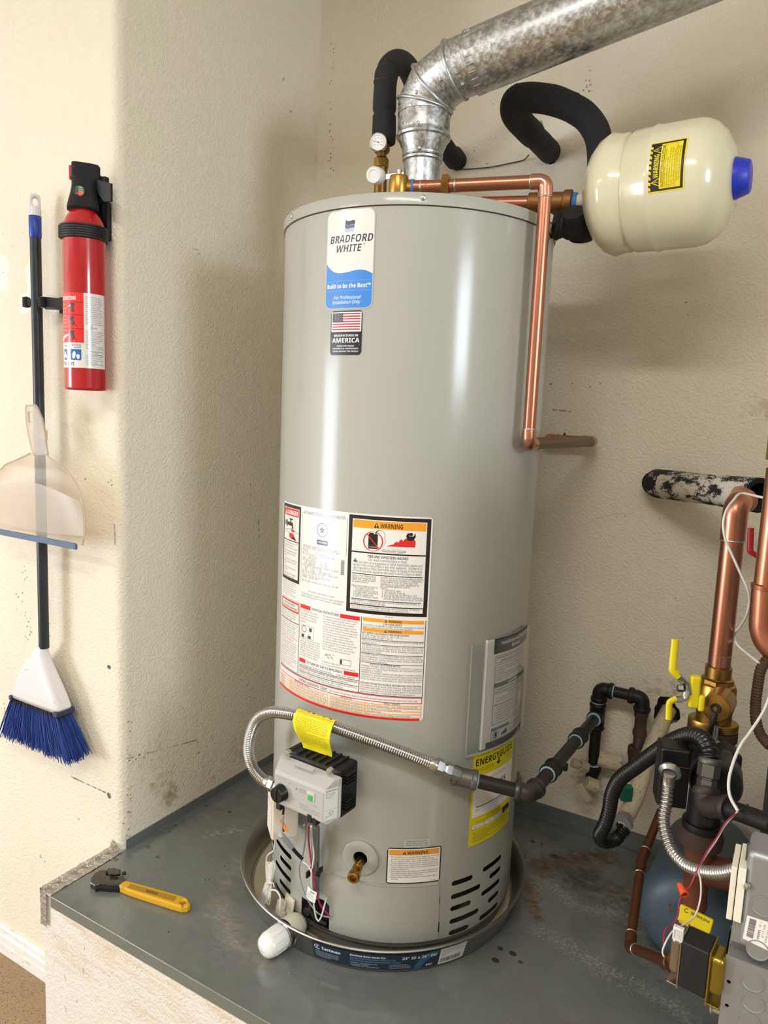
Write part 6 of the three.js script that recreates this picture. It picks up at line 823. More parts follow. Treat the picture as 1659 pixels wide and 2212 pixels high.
  obj('hook_plate', [extr(hookP, 0.006, 0.001).translate(0, 0, ZO + 0.044), extr([[205, 372], [228, 386], [205, 386]].map(([a, b]) => { const q = onZ(a, b, ZO + 0.03); return [q.x, q.y]; }), 0.01, 0.001).translate(0, 0, ZO + 0.026)], M.black, br);
  // head: black grip with trigger and gauge
  const vx = fx(fdir(0)), vz = fdir(0), Hc = (px, py, dz = 0) => { const q = onPl(px, py, V(cx, 1.4, z), vz); return q.addScaledVector(vz, dz); }, k = 0.00099;
  const rows = [[456, 180, 32.5, 26, 3], [449, 179.5, 32, 27, 3], [436, 180.5, 30, 26, 3], [420, 181.5, 27, 25, 2.8], [404, 182, 25, 24, 2.8], [394, 183, 26, 23, 3], [388, 185, 28, 21, 5], [384, 185.5, 28.5, 20, 6], [362, 185.5, 28.5, 20, 6], [357, 184, 27, 18, 5], [355.5, 183, 24, 15, 4]];
  obj('grip_head', [loft(rows.map(([py, px, hw, hd, p]) => ({ c: Hc(px, py), x: hw * k, z: hd * k, p, ax: vx, az: vz.clone().negate() })), 40)], M.blackMatte, ex, 'black plastic grip and nozzle');
  const ribG = []; for (let i = 0; i < 13; i++) ribG.push(boxAt(frame(Hc(198, 400 + i * 2.9, 0.0145), vx, UP, vz), 0, 0, 0, 0.02, 0.0011, 0.016, 0.0004)); obj('grip_ribs', ribG, M.blackMatte, ex);
  obj('trigger_button', [boxAt(frame(Hc(155.5, 374), vx, UP, vz), 0, 0, 0.002, 0.012, 0.025, 0.024, 0.003)], M.redPlastic, ex, 'red trigger button');
  const gg = Hc(172, 419, 0.0245), gt = canvasTex(128, 128, (x) => { x.fillStyle = '#1f6e52'; x.fillRect(0, 0, 128, 128); x.fillStyle = '#c23a3e'; x.fillRect(0, 66, 128, 62); x.fillStyle = '#3a3a36'; x.fillRect(0, 30, 44, 60); x.fillStyle = '#e8e5da'; for (let i = 0; i < 4; i++) x.fillRect(58, 20 + i * 22, 50, 6); x.strokeStyle = '#e6d34a'; x.lineWidth = 5; x.beginPath(); x.moveTo(64, 64); x.lineTo(110, 70); x.stroke(); });
  const gz2 = vz.clone().addScaledVector(vx, -0.22).normalize(), gx2 = fx(gz2);
  const gauge = obj('pressure_gauge', lathe([[0.0125, -0.012], [0.0125, 0], [0.0112, 0.0012], [0.0095, 0.0005]], gg, gz2, { n: 30 }), M.black, ex);
  obj('gauge_face', grid(20, 4, (u, v) => gg.clone().addScaledVector(gz2, 0.0008).addScaledVector(gx2, 0.0092 * v * Math.cos(u * 6.2832)).addScaledVector(UP, 0.0112 * v * Math.sin(u * 6.2832)), (u, v) => [0.5 + 0.5 * v * Math.cos(u * 6.2832), 0.5 + 0.5 * v * Math.sin(u * 6.2832)]), printed(gt, 0.3), gauge);
  for (const [px, py] of [[159, 365], [159, 386]]) obj('pin', lathe([[0.0024, -0.003], [0.0024, 0.0008], [0, 0.0014]], Hc(px, py, 0.0185), vz, { n: 12 }), M.blackGloss, ex);
}
// broom hung in its holder
{
  const z = ZO + 0.042, T0 = onZ(85.5, 515, z), T1 = onZ(87, 1397, z), bx = (T0.x + T1.x) / 2, B = thing('broom', 'upright broom with blue bristles hanging on the wall', 'broom', V(bx, onZ(90, 1630, z).y, z));
  const yv = (py) => yOn(bx, z, py);
  obj('handle', rod(V(bx, yv(1400), z), V(bx, yv(514), z), 0.0122), std(0x2c3238, 0.32, 0.2), B, 'dark grey painted handle');
  obj('grip_sleeve', lathe([[0.0123, yv(515)], [0.0133, yv(513)], [0.0135, yv(468)], [0.012, yv(466)]], V(bx, 0, z), UP, { n: 32 }), M.blueDeep, B, 'blue sleeve');
  const hp = [[-0.0125, -0.016], [0.0125, -0.016], [0.0125, 0.004], [0.0118, 0.020], [0.0085, 0.0262], [0, 0.028], [-0.0085, 0.0262], [-0.0118, 0.020], [-0.0125, 0.004]], hole = circlePts(0.001, 0.0105, 0.0062, 18, 0.0098);
  const cn = EYE.clone().sub(V(bx, EYE.y, z)).normalize(), cxv = V(cn.z, 0, -cn.x);
  obj('hang_tip', [lathe([[0.0134, yv(467)], [0.0134, yv(452)], [0.0125, yv(447)]], V(bx, 0, z), UP, { n: 32 }), extr(hp, 0.02, 0.003, [hole]).translate(0, 0, -0.01).applyMatrix4(frame(V(bx, yv(447), z), cxv, UP, cn))], std(0xe3dfdc, 0.4), B, 'white plastic tip with a hanging hole');
  // head: deep flared cap; left and right give its front face, dz half its depth
  const row = (pl, l, pr, r, dz, p) => { const a = onZ(l, pl, z + dz), b = onZ(r, pr, z + dz); return { c: V((a.x + b.x) / 2, (a.y + b.y) / 2, z), x: (b.x - a.x) / 2, z: dz, p }; };
  const hr = [[1514, 20, 1534, 122, 0.0235, 7], [1505, 21, 1526, 122, 0.0235, 7], [1485, 26, 1502, 115, 0.0225, 6], [1462, 34, 1474, 105, 0.0212, 5], [1440, 45, 1448, 96, 0.0195, 4], [1422, 58, 1426, 90, 0.017, 3], [1408, 67, 1410, 88, 0.0145, 2.4], [1398, 73, 1398, 90, 0.0132, 2]];
  obj('head_cap', loft(hr.map((h) => row(...h)), 48), std(0xe2dfe0, 0.4, 0, { map: canvasTex(512, 512, (x, W, H) => { x.fillStyle = '#fbf9f8'; x.fillRect(0, 0, W, H); for (let i = 0; i < 26; i++) { x.globalAlpha = rr(0.08, 0.4); x.fillStyle = rnd() < 0.5 ? '#8d6f62' : '#9a9490'; x.beginPath(); x.ellipse(rnd() * W, rnd() * H, rr(2, 14), rr(1, 5), rnd() * 3, 0, 7); x.fill(); } x.globalAlpha = 0.35; x.strokeStyle = '#b9a5a5'; x.lineWidth = 2; for (let i = 0; i < 6; i++) { x.beginPath(); x.moveTo(rnd() * W, rnd() * H); x.lineTo(rnd() * W, rnd() * H); x.stroke(); } }) }), B, 'white plastic head with scuffs');
  const bb = row(1512, 20, 1532, 122, 0.0245, 7), bm0 = { ...bb, c: bb.c.clone().add(V(0, -0.010, 0)), x: bb.x + 0.001 };
  for (const s of [-1, 1]) obj('head_bumper', boxW(bb.c.x + (s < 0 ? -bb.x - 0.0015 : bb.x - 0.014), bb.c.x + (s < 0 ? -bb.x + 0.010 : bb.x + 0.0015), bb.c.y - 0.011, bb.c.y + 0.001, z - 0.025, z + 0.0255, 0.002), std(0x2b3250, 0.5), B);
  // bristles
  const e0 = row(1517, 24, 1535, 120, 0.0205, 6), eb = row(1612, -2, 1624, 150, 0.031, 4), pos = [], uv = [], idx = [];
  const strand = (a, m, b, r) => { const T = [a, m, b], base = pos.length / 3, s = rnd() * 6, cu = rnd(); T.forEach((p, i) => { for (let k = 0; k < 3; k++) { const t = s + k * 2.094, q = r * [1, 1, 0.75][i]; pos.push(p.x + Math.cos(t) * q, p.y, p.z + Math.sin(t) * q); uv.push(cu, i / 2); } }); for (let i = 0; i < 2; i++) for (let k = 0; k < 3; k++) { const u = base + i * 3 + k, v = base + i * 3 + (k + 1) % 3; idx.push(u, v, u + 3, v, v + 3, u + 3); } };
  for (let i = 0; i < 2800; i++) {
    const t = rr(-1, 1), zz = rr(-1, 1), jitter = (s) => (rnd() - 0.5) * s;
    const a = V(e0.c.x + t * e0.x * 0.97, e0.c.y + 0.006, z + zz * e0.z), b = V(eb.c.x + t * eb.x + jitter(0.010), eb.c.y + jitter(0.014) + 0.010 * zz * zz * (zz < 0 ? 1 : 0), z + zz * eb.z + jitter(0.008)); b.z = Math.max(b.z, ZO + 0.004);
    const m = a.clone().lerp(b, 0.55).add(V(jitter(0.005), 0, jitter(0.005)));
    strand(a, m, b, rr(0.0006, 0.0012)); if (i % 6 === 0) { const c = b.clone().add(V(jitter(0.016), -rr(0.002, 0.006), jitter(0.012))); c.z = Math.max(c.z, ZO + 0.003); strand(b, b.clone().lerp(c, 0.5), c, 0.0005); }
  }
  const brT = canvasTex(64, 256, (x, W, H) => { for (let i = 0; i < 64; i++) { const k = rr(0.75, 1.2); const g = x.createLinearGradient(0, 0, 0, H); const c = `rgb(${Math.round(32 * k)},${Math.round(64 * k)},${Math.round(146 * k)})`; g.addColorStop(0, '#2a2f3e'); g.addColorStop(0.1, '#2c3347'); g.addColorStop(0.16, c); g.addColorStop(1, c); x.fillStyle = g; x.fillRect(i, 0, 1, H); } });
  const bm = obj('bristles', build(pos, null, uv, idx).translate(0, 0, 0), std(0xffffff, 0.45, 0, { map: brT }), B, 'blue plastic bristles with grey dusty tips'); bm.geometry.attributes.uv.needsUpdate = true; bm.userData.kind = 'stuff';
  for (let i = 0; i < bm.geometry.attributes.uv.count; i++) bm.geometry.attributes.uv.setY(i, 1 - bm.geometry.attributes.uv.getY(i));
  // holder
  const hy = onZ(88, 655, z).y, hd = thing('broom_holder', 'black spring clamp holding the broom handle to the wall', 'holder', V(bx + 0.05, hy, ZO));
  const q = (px, py, zz = z) => onZ(px, py, zz);
  const bar = (a, b, h, d) => { const v = b.clone().sub(a), l = v.length(); v.normalize(); return boxAt(frame(a.clone().lerp(b, 0.5), v, UP, v.clone().cross(UP).normalize()), 0, 0, 0, l, h, d, 0.0015); };
  obj('wall_plate', boxW(bx + 0.03, bx + 0.12, hy - 0.018, hy + 0.018, ZO, ZO + 0.006, 0.001), M.black, hd);
  obj('clamp_arm', [bar(q(140, 656, ZO + 0.03), q(97, 652, z + 0.008), 0.021, 0.012), bar(q(140, 664, ZO + 0.02), q(98, 662, z - 0.01), 0.012, 0.008)], M.black, hd);
  obj('clamp_arm', [bar(q(80, 655, z - 0.012), q(58, 653, z), 0.016, 0.012)], M.black, hd);
  for (const [px, w] of [[57, 0.0085], [91, 0.0085]]) { const c = q(px, 653, z + (px > 80 ? 0.016 : 0.0)); const ro = obj('roller', rod(c.clone().add(V(0, -0.011, 0)), c.clone().add(V(0, 0.011, 0)), w), M.blackMatte, hd); obj('rivet', [rod(c.clone().add(V(0, 0.0105, 0)), c.clone().add(V(0, 0.0128, 0)), 0.0035), rod(c.clone().add(V(0, -0.0128, 0)), c.clone().add(V(0, -0.0105, 0)), 0.0035)], M.brass, ro); }
}
// dustpan clipped to the handle
{
  const zf = ZO + 0.084, tp = (px, py, zz = zf) => onZ(px, py, zz);
  const plast = std(0xf4f0ea, 0.36, 0, { transmission: 0.8, thickness: 0, map: canvasTex(512, 512, (x, W, H) => { x.fillStyle = '#f4efe9'; x.fillRect(0, 0, W, H); for (let i = 0; i < 50; i++) { x.globalAlpha = rr(0.05, 0.3); x.fillStyle = '#8d7b68'; x.beginPath(); x.ellipse(rnd() * W, rnd() * H, rr(1, 8), rr(1, 4), rnd() * 3, 0, 7); x.fill(); } }) });
  const dp = thing('dustpan', 'frosted clear plastic dustpan with a blue lip clipped on the broom', 'dustpan', tp(88, 1190));
  // outline of the pan back (left half lies partly outside the view; the pan is symmetric)
  const right = [[100, 982], [112, 992], [126, 1003], [146, 1018], [160, 1038], [172, 1062], [180, 1090], [184.5, 1122], [185, 1150], [178, 1178]].map((q) => tp(...q));
  const ax = (right[0].x + tp(70, 985).x) / 2, yB = right[9].y;
  const half = (y) => { for (let i = 0; i < right.length - 1; i++) if (y <= right[i].y && y >= right[i + 1].y) { const t = (right[i].y - y) / (right[i].y - right[i + 1].y); return right[i].x + (right[i + 1].x - right[i].x) * t - ax; } return y > right[0].y ? right[0].x - ax : right[9].x - ax; };
  const yT = right[0].y;
  const depthAt = (v) => 0.006 + 0.018 * v;                                // pan deepens towards the lip
  const back = grid(40, 40, (u, v) => { const y = yT + (yB - yT) * v, h = half(y), s = u * 2 - 1, e = Math.abs(s) ** 6; return V(ax + s * h * (s < 0 ? 1.3 : 1), y, zf - depthAt(v) * (1 - 0.85 * e) * Math.min(1, v * 4 + 0.3)); }, (u, v) => [u, v]);
  obj('pan_tray', [back], plast, dp, 'milky translucent tray');
  const rim = []; for (let i = 0; i <= 40; i++) { const y = yT + (yB - yT) * (1 - i / 40); rim.push(V(ax + half(y), y, zf)); } const rimL = rim.map((p) => V(ax - (p.x - ax) * 1.3, p.y, p.z));
  obj('rim', [sweep(rim, 0.0018, { n: 8 }), sweep(rimL, 0.0018, { n: 8 })], plast, dp);
  const fy0 = tp(88, 1146).y, fy1 = tp(88, 1042).y;
  obj('front_hood', grid(30, 12, (u, v) => { const s = u * 2 - 1, y = fy0 + (fy1 - fy0) * v + (1 - v) * 0.0 + v * (-0.03) * s * s + (1 - v) * 0.012 * s * s * 0.5, h = half(y) * 0.985; return V(ax + s * h * (s < 0 ? 1.3 : 1), y, zf + 0.004 + 0.014 * (1 - Math.abs(s) ** 4) * (0.4 + 0.6 * v)); }, (u, v) => [u, v]), plast, dp);
  const lipA = V(2 * ax - right[9].x + 0.012, 0, 0), lipL = tp(166, 1189);
  obj('blue_lip', [boxW(ax - (lipL.x - ax) * 1.3, lipL.x, yB - 0.012, yB + 0.002, zf - 0.002, zf + 0.004, 0.0012)], std(0x4a607e, 0.5), dp, 'blue grey rubber lip');
  obj('lower_flap', grid(20, 6, (u, v) => { const s = u * 2 - 1, y = yB + (fy0 - yB) * v, h = half(y); return V(ax + s * h * (s < 0 ? 1.3 : 1), y, zf + 0.002 + 0.002 * v); }, (u, v) => [u, v]), plast, dp);
  // handle: flat spoon-shaped grip with a hanging slot and a raised rim
  const HL = [[70, 985], [64, 965], [57, 935], [53, 905], [52, 884], [53, 876]], HRt = [[74, 875], [79, 884], [88, 905], [94, 935], [97, 965], [100, 983]];
  const ol = [...HL, ...HRt].map((q) => { const p = tp(...q); return [p.x, p.y]; }), slot = [[56, 888], [65, 887], [67, 914], [58, 914]].map((q) => { const p = tp(...q); return [p.x, p.y]; });
  const grip = obj('handle', extr(ol, 0.006, 0.002, [slot]).translate(0, 0, zf - 0.008), plast, dp, 'translucent hollow handle');
  obj('handle_rim', sweep(ol.map(([a, b]) => V(a, b, zf - 0.004)), 0.0022, { n: 8 }), plast, grip);
  const hook = tp(90, 940, zf - 0.02); obj('handle_clip', [boxW(hook.x - 0.014, hook.x + 0.012, hook.y - 0.012, hook.y + 0.012, ZO + 0.056, ZO + 0.078, 0.002)], plast, dp);
}
// adjustable wrench on the platform
{
  const cr = (X, Y, y = 0.015) => { const q = onY(X / 2.9625, 1600 + Y / 2.9625, y); return [q.x, -q.z]; };
  const lay = (g, y) => g.rotateX(-Math.PI / 2).translate(0, y, 0);
  const wr = thing('adjustable_wrench', 'adjustable wrench with a dark steel head and yellow rubber handle', 'wrench', onY(300, 1920, 0));
  const steel = std(0x55504b, 0.45, 0.75, { roughnessMap: rep(cloudTex, 20, 20) }), dark = std(0x2b2927, 0.5, 0.6);
  obj('wrench_head', lay(extr([[578, 905], [583, 872], [604, 845], [640, 826], [676, 822], [684, 836], [680, 858], [720, 866], [786, 858], [800, 878], [812, 900], [782, 930], [764, 922], [700, 920], [640, 912], [606, 922]].map((p) => cr(...p)), 0.014, 0.0025), 0.0008), steel, wr, 'worn grey steel head');
  obj('movable_jaw', lay(extr([[680, 824], [690, 811], [735, 808], [772, 820], [770, 842], [735, 850], [690, 854], [684, 838]].map((p) => cr(...p)), 0.0125, 0.002), 0.0012), steel, wr);
  const k0 = onY(705 / 2.9625, 1600 + 882 / 2.9625, 0.0135), k1 = onY(752 / 2.9625, 1600 + 884 / 2.9625, 0.0135);
  obj('adjusting_worm', sweep(resample([k0, k1], 0.0004), (s) => 0.0042 + 0.0008 * Math.sin(s * 1900), { n: 16 }), M.blackGloss, wr);
  const e0 = onY(782 / 2.9625, 1600 + 850 / 2.9625, 0.010), e1 = onY(806 / 2.9625, 1600 + 846 / 2.9625, 0.010); obj('jaw_screw', rod(e0, e1, 0.0035), dark, wr);
  obj('wrench_neck', lay(extr([[764, 922], [786, 890], [812, 896], [812, 912], [772, 936], [700, 934], [640, 928], [610, 934], [604, 920], [700, 908]].map((p) => cr(...p)), 0.0105, 0.002), 0.0016), dark, wr);
  const hole = (() => { const [a, b] = cr(1172, 1036); return circlePts(a, b, 0.0062, 20); })();
  const grip = obj('handle_grip', lay(extr([[808, 896], [990, 945], [1130, 985], [1190, 1004], [1214, 1026], [1218, 1048], [1200, 1064], [1160, 1066], [1110, 1052], [960, 1004], [830, 962], [768, 936], [762, 924], [782, 908]].map((p) => cr(...p)), 0.0165, 0.004, [hole], 3), 0.0004), std(0xffffff, 0.5, 0, { map: rep(canvasTex(512, 512, (x, W, H) => { x.fillStyle = '#d8a31a'; x.fillRect(0, 0, W, H); for (let i = 0; i < 260; i++) { x.globalAlpha = rr(0.1, 0.6); x.fillStyle = rnd() < 0.6 ? '#4a3a12' : '#b98412'; x.beginPath(); x.ellipse(rnd() * W, rnd() * H, rr(1, 7), rr(1, 3), rnd() * 3, 0, 7); x.fill(); } }), 3, 3) }), wr, 'yellow rubber handle with dirt');
  grip.material.map.wrapS = grip.material.map.wrapT = THREE.RepeatWrapping;
  const pl = canvasTex(512, 64, (x, W, H) => { x.fillStyle = '#a8801c'; x.fillRect(0, 0, W, H); x.fillStyle = '#2d230c'; x.save(); x.translate(W, H); x.rotate(Math.PI); fitText(x, 'IRWIN', 190, 46, 130, 44, 'bold'); x.restore(); for (let i = 0; i < 120; i++) { x.globalAlpha = 0.4; x.fillStyle = '#4a3a12'; x.fillRect(rnd() * W, rnd() * H, rr(1, 8), rr(1, 3)); } });
  const pa = [[835, 915], [1132, 998], [1112, 1026], [815, 940]].map(([a, b]) => onY(a / 2.9625, 1600 + b / 2.9625, 0.0173));
  obj('handle_print', grid(8, 1, (u, v) => pa[3].clone().lerp(pa[2], u).lerp(pa[0].clone().lerp(pa[1], u), v)), printed(pl, 0.5), grip);
}
// ---------------------------------------------------------------- gas line
const corr = (pts, r, amp, pitch, n = 16) => sweep(resample(spline(pts, 400), pitch / 7), (s) => r + amp * (Math.abs(Math.cos(Math.PI * s / pitch)) ** 0.7 * 2 - 1), { n });
{
  const q = (x, y, w) => A(x, y, w);
  const fx = thing('flexible_gas_connector', 'ribbed stainless steel gas hose looping to the gas control', 'gas hose', q(537, 1620, 1.47));
  const pts = [q(585, 1693, 1.447), q(566, 1683, 1.462), q(547, 1660, 1.474), q(537, 1624, 1.472), q(542, 1583, 1.46), q(557, 1553, 1.44), q(582, 1539, 1.41), q(620, 1541, 1.385), q(670, 1553, 1.362), q(740, 1577, 1.345), q(820, 1606, 1.336), q(900, 1637, 1.338), q(940, 1653, 1.345)];
  obj('ribbed_hose', corr(pts, 0.0103, 0.0013, 0.0044, 18), M.steel, fx);
  const d0 = pts[0].clone().sub(pts[1]).normalize();
  obj('flare_nut', [lathe([[0.011, -0.014], [0.0125, -0.012], [0.0125, -0.002], [0.011, 0]], pts[0], d0, { n: 28 }), lathe([[0.010, 0], [0.0145, 0.001], [0.0145, 0.012], [0.0105, 0.013], [0.0105, 0.024]], pts[0], d0, { facets: 6 })], std(0xcfd0cc, 0.25, 1), fx);
  const pe = pts[12], d1 = pe.clone().sub(pts[11]).normalize();
  obj('flare_nut', [lathe([[0.0112, -0.012], [0.0128, -0.010], [0.0128, 0], [0.011, 0.002]], pe, d1, { n: 28 }), lathe([[0.010, 0], [0.0158, 0.001], [0.0158, 0.013], [0.0105, 0.015], [0.0105, 0.02], [0.0150, 0.0205], [0.0150, 0.031], [0.0125, 0.032], [0.0115, 0.05]], pe, d1, { facets: 6 })], std(0xc7c6bf, 0.25, 1), fx);
  // yellow wrap-round tag
  const tT = canvasTex(512, 1024, (x, W, H) => { x.fillStyle = '#efe019'; x.fillRect(0, 0, W, H); x.fillStyle = '#222'; ['', '', '', '', '', ''].forEach((t, i) => { const a = 60 + i * 70; x.strokeStyle = '#222'; x.lineWidth = 4; x.strokeRect(a, 96, 32, 44); x.fillRect(a + (i % 2) * 16, 96, 16 * (i % 3), 44); x.fillRect(a, 60, 36, 8); }); x.fillStyle = '#d2601c'; fitText(x, 'WARNING DO NOT use hoses that are kinked or damaged', 30, 220, 460, 30, 'bold'); fitText(x, 'Failure to follow may result in gas leaks', 30, 254, 440, 26); x.fillStyle = '#2b2a12'; para(x, 'Use only on a piping system where gas pressure does not exceed 1/2 psi. Connector must not be reused. Check all joints for leaks with a soap solution. Do not kink, twist or torque the connector. Connectors must be completely in the same room as the appliance. Not for use on movable appliances.', 30, 310, 460, 27, 33, 19); });
  const a0 = q(641, 1546, 1.366), a1 = q(722, 1572, 1.344), tx = a1.clone().sub(a0), tl = tx.length(); tx.normalize();
  const tag1 = thing('hose_tag', 'bright yellow paper tag folded over the steel gas hose', 'tag', a0);
  const tn = EYE.clone().sub(a0); tn.addScaledVector(tx, -tn.dot(tx)).normalize(); const tu = tn.clone().cross(tx).normalize(); if (tu.y < 0) tu.negate();
  const sec = [[-0.008, 0.0105], [0.003, 0.0138], [0.0105, 0.0095], [0.0135, 0.001], [0.0132, -0.009], [0.010, -0.020], [0.003, -0.030], [-0.008, -0.038], [-0.020, -0.046], [-0.030, -0.053], [-0.036, -0.062]];
  obj('folded_paper', grid(14, 10, (u, v) => { const low = 1 - v, s = sec[Math.round(low * 10)], k = Math.max(0, (low - 0.4) / 0.6), along = (u * (1 - 0.22 * k) + 0.30 * k) * tl; return a0.clone().addScaledVector(tx, along).addScaledVector(tn, s[0] + 0.002 * Math.sin(u * 5 + low * 4)).addScaledVector(tu, s[1]).add(V(0, 0.012 * k, 0)); }), printed(tT, 0.5), tag1);
  const gl = thing('gas_pipe', 'black iron gas pipe with blue sealed joints running to the wall', 'pipe', A(1145, 1714, 1.368));
  const r = 0.0133, E0 = A(1147, 1715, 1.368), T0 = V(0.3815, 0.359, -0.375), Cp = A(1003, 1680, 1.378);
  const dx = E0.clone().sub(Cp).normalize(), dz = T0.clone().sub(E0).normalize();
  obj('coupling', lathe([[0.012, -0.024], [0.0185, -0.023], [0.0195, -0.021], [0.0195, -0.015], [0.0178, -0.013], [0.0178, 0.013], [0.0198, 0.015], [0.0198, 0.022], [0.0185, 0.0235], [0.012, 0.024]], Cp, dx, { n: 36 }), std(0x77756f, 0.4, 0.8), gl, 'grey galvanized coupling');
  obj('pipe_length', rod(Cp.clone().addScaledVector(dx, 0.018), E0.clone().addScaledVector(dx, -0.018), r), M.iron, gl);
  const elb = (p, a, b, rr_ = r, c = M.iron) => obj('elbow', [sweep(fillet([p.clone().addScaledVector(a, 0.030), p, p.clone().addScaledVector(b, 0.030)], 0.022, 10), rr_ + 0.0035, { n: 26 }), ring(p.clone().addScaledVector(a, 0.027), a, rr_ + 0.0035, 0.011, 0.003), ring(p.clone().addScaledVector(b, 0.027), b, rr_ + 0.0035, 0.011, 0.003)], c, gl);
  elb(E0, dx.clone().negate(), dz, r, std(0x55524e, 0.38, 0.8));
  const tOf = (px) => { let bt = 0, bd = 1e9; for (let t = 0; t <= 1; t += 0.002) { const e = E0.clone().lerp(T0, t).sub(EYE), x = 829.5 + FOCAL * e.dot(RIGHT) / e.dot(FWD); if (Math.abs(x - px) < bd) { bd = Math.abs(x - px); bt = t; } } return E0.clone().lerp(T0, bt); };
  const k1 = tOf(1190), k2 = tOf(1249);
  obj('pipe_length', rod(E0.clone().addScaledVector(dz, 0.02), T0, r), M.iron, gl);
  for (const k of [k1, k2]) { obj('coupling', lathe([[0.013, -0.022], [0.0185, -0.021], [0.0195, -0.016], [0.0180, -0.011], [0.0180, 0.012], [0.0195, 0.016], [0.0185, 0.021], [0.013, 0.022]], k, dz, { n: 32 }), M.ironDark, gl); obj('sealant_ring', ring(k.clone().addScaledVector(dz, -0.0225), dz, r + 0.001, 0.0035, 0.0018), M.dope, gl); }
  obj('sealant_ring', ring(Cp.clone().addScaledVector(dx, 0.0245), dx, r + 0.001, 0.0035, 0.0018), M.dope, gl);
  const zz = -0.375, TU = V(T0.x + 0.001, yOn(T0.x, zz, 1487), zz), E2 = onZ(1390, 1494, zz); E2.y = TU.y;
  obj('tee', [lathe([[r, -0.034], [0.019, -0.033], [0.0205, -0.029], [0.0185, -0.024], [0.0185, 0.024], [0.0205, 0.029], [0.019, 0.033], [r, 0.034]], T0, UP, { n: 30 }), rod(T0.clone(), T0.clone().addScaledVector(dz, -0.03), 0.0185, 0.0195)], M.ironDark, gl);
  obj('sealant_ring', ring(T0.clone().addScaledVector(dz, -0.032), dz, r + 0.002, 0.004, 0.0018), M.dope, gl); obj('sealant_ring', ring(T0.clone().add(V(0, 0.0355, 0)), UP, r + 0.001, 0.0035, 0.0018), M.dope, gl);
  obj('pipe_length', rod(T0.clone().add(V(0, 0.03, 0)), TU.clone().add(V(0, -0.02, 0)), r), M.ironDark, gl);
  elb(TU, V(0, -1, 0), V(1, 0, 0), r, M.ironDark); elb(E2, V(-1, 0, 0), V(0, -1, 0), r, M.ironDark);
  obj('sealant_ring', ring(TU.clone().add(V(0.034, 0, 0)), V(1, 0, 0), r + 0.001, 0.003, 0.0018), M.dope, gl);
  obj('pipe_length', rod(TU.clone().add(V(0.03, 0, 0)), E2.clone().add(V(-0.03, 0, 0)), r), M.ironDark, gl);
  const yl = yOn(T0.x, zz, 1664); obj('pipe_length', rod(T0.clone().add(V(0, -0.03, 0)), V(T0.x, yl + 0.02, zz), r), M.black, gl);
  obj('drip_cap', lathe([[0.0, yl - 0.026], [0.015, yl - 0.024], [0.0165, yl - 0.012], [0.0205, yl + 0.003], [0.0205, yl + 0.012], [r, yl + 0.014]], V(T0.x, 0, zz), UP, { n: 28 }), M.ironDark, gl); obj('sealant_ring', ring(V(T0.x, yl + 0.0155, zz), UP, r + 0.001, 0.003, 0.0018), M.dope, gl);
  // green valve below the right elbow
  const ye = (py) => yOn(E2.x, zz, py), gv = thing('gas_shutoff_valve', 'small gas shutoff valve with a dark green lever below the pipe bend', 'valve', V(E2.x, ye(1630), zz));
  obj('sealant_ring', ring(V(E2.x, ye(1535), zz), UP, r + 0.002, 0.004, 0.0018), M.dope, gv);
  obj('valve_body', lathe([[r, ye(1588)], [0.0165, ye(1587)], [0.0165, ye(1578)], [0.014, ye(1574)], [0.014, ye(1550)], [0.0165, ye(1546)], [0.0165, ye(1537)], [r, ye(1535)]], V(E2.x, 0, zz), UP, { n: 24 }), M.brownIron, gv);
  const lv = A(1386, 1562, 1.80); obj('lever', [boxAt(frame(lv.clone().add(V(0, 0, 0.01)), V(0.86, 0, -0.5), UP, V(0.5, 0, 0.86)), -0.002, 0.004, 0.004, 0.013, 0.050, 0.010, 0.003), lathe([[0, 0.012], [0.010, 0.010], [0.012, 0]].reverse(), lv.clone().add(V(-0.002, 0, 0.01)), V(0.5, 0, 0.86), { n: 20 })], M.green, gv, 'dark green lever');
  obj('galvanized_nipple', rod(V(E2.x, ye(1616), zz), V(E2.x, ye(1587), zz), 0.0137), M.castGray, gv);
  obj('lower_tee', [lathe([[0.014, ye(1660)], [0.020, ye(1658)], [0.021, ye(1640)], [0.024, ye(1628)], [0.024, ye(1615)], [0.016, ye(1613)]], V(E2.x, 0, zz), UP, { n: 26 })], M.brownIron, gv);
  const dn = thing('wall_pipe', 'dirty cream pipe coming out of a ragged hole in the wall', 'pipe', onZ(1441, 1537, ZB));
  const dirty = std(0xffffff, 0.8, 0, { map: rep(canvasTex(512, 512, (x, W, H) => { x.fillStyle = '#c3b699'; x.fillRect(0, 0, W, H); for (let i = 0; i < 600; i++) { x.globalAlpha = rr(0.1, 0.5); x.fillStyle = rnd() < 0.5 ? '#6b5a43' : '#ddd2bb'; x.beginPath(); x.ellipse(rnd() * W, rnd() * H, rr(2, 14), rr(1, 8), rnd() * 3, 0, 7); x.fill(); } }), 1, 4) }); dirty.map.wrapS = dirty.map.wrapT = THREE.RepeatWrapping;
  obj('pipe_run', sweep(spline([onZ(1446, 1532, ZB - 0.03), A(1425, 1572, 1.77), A(1398, 1640, 1.70), A(1374, 1718, 1.63), A(1352, 1765, 1.585)], 40), 0.0185, { n: 24 }), dirty, dn);
  obj('hex_bushing', lathe([[0.012, -0.004], [0.023, -0.003], [0.023, 0.01], [0.014, 0.012]], A(1343, 1782, 1.56), A(1352, 1765, 1.585).sub(A(1343, 1782, 1.56)), { facets: 6 }), M.galvFlat, dn);
  obj('lever', boxAt(frame(A(1352, 1712, 1.60), V(0.86, 0, -0.5), UP, V(0.5, 0, 0.86)), 0, 0, 0, 0.026, 0.034, 0.018, 0.003), M.green, dn, 'dark green lever');
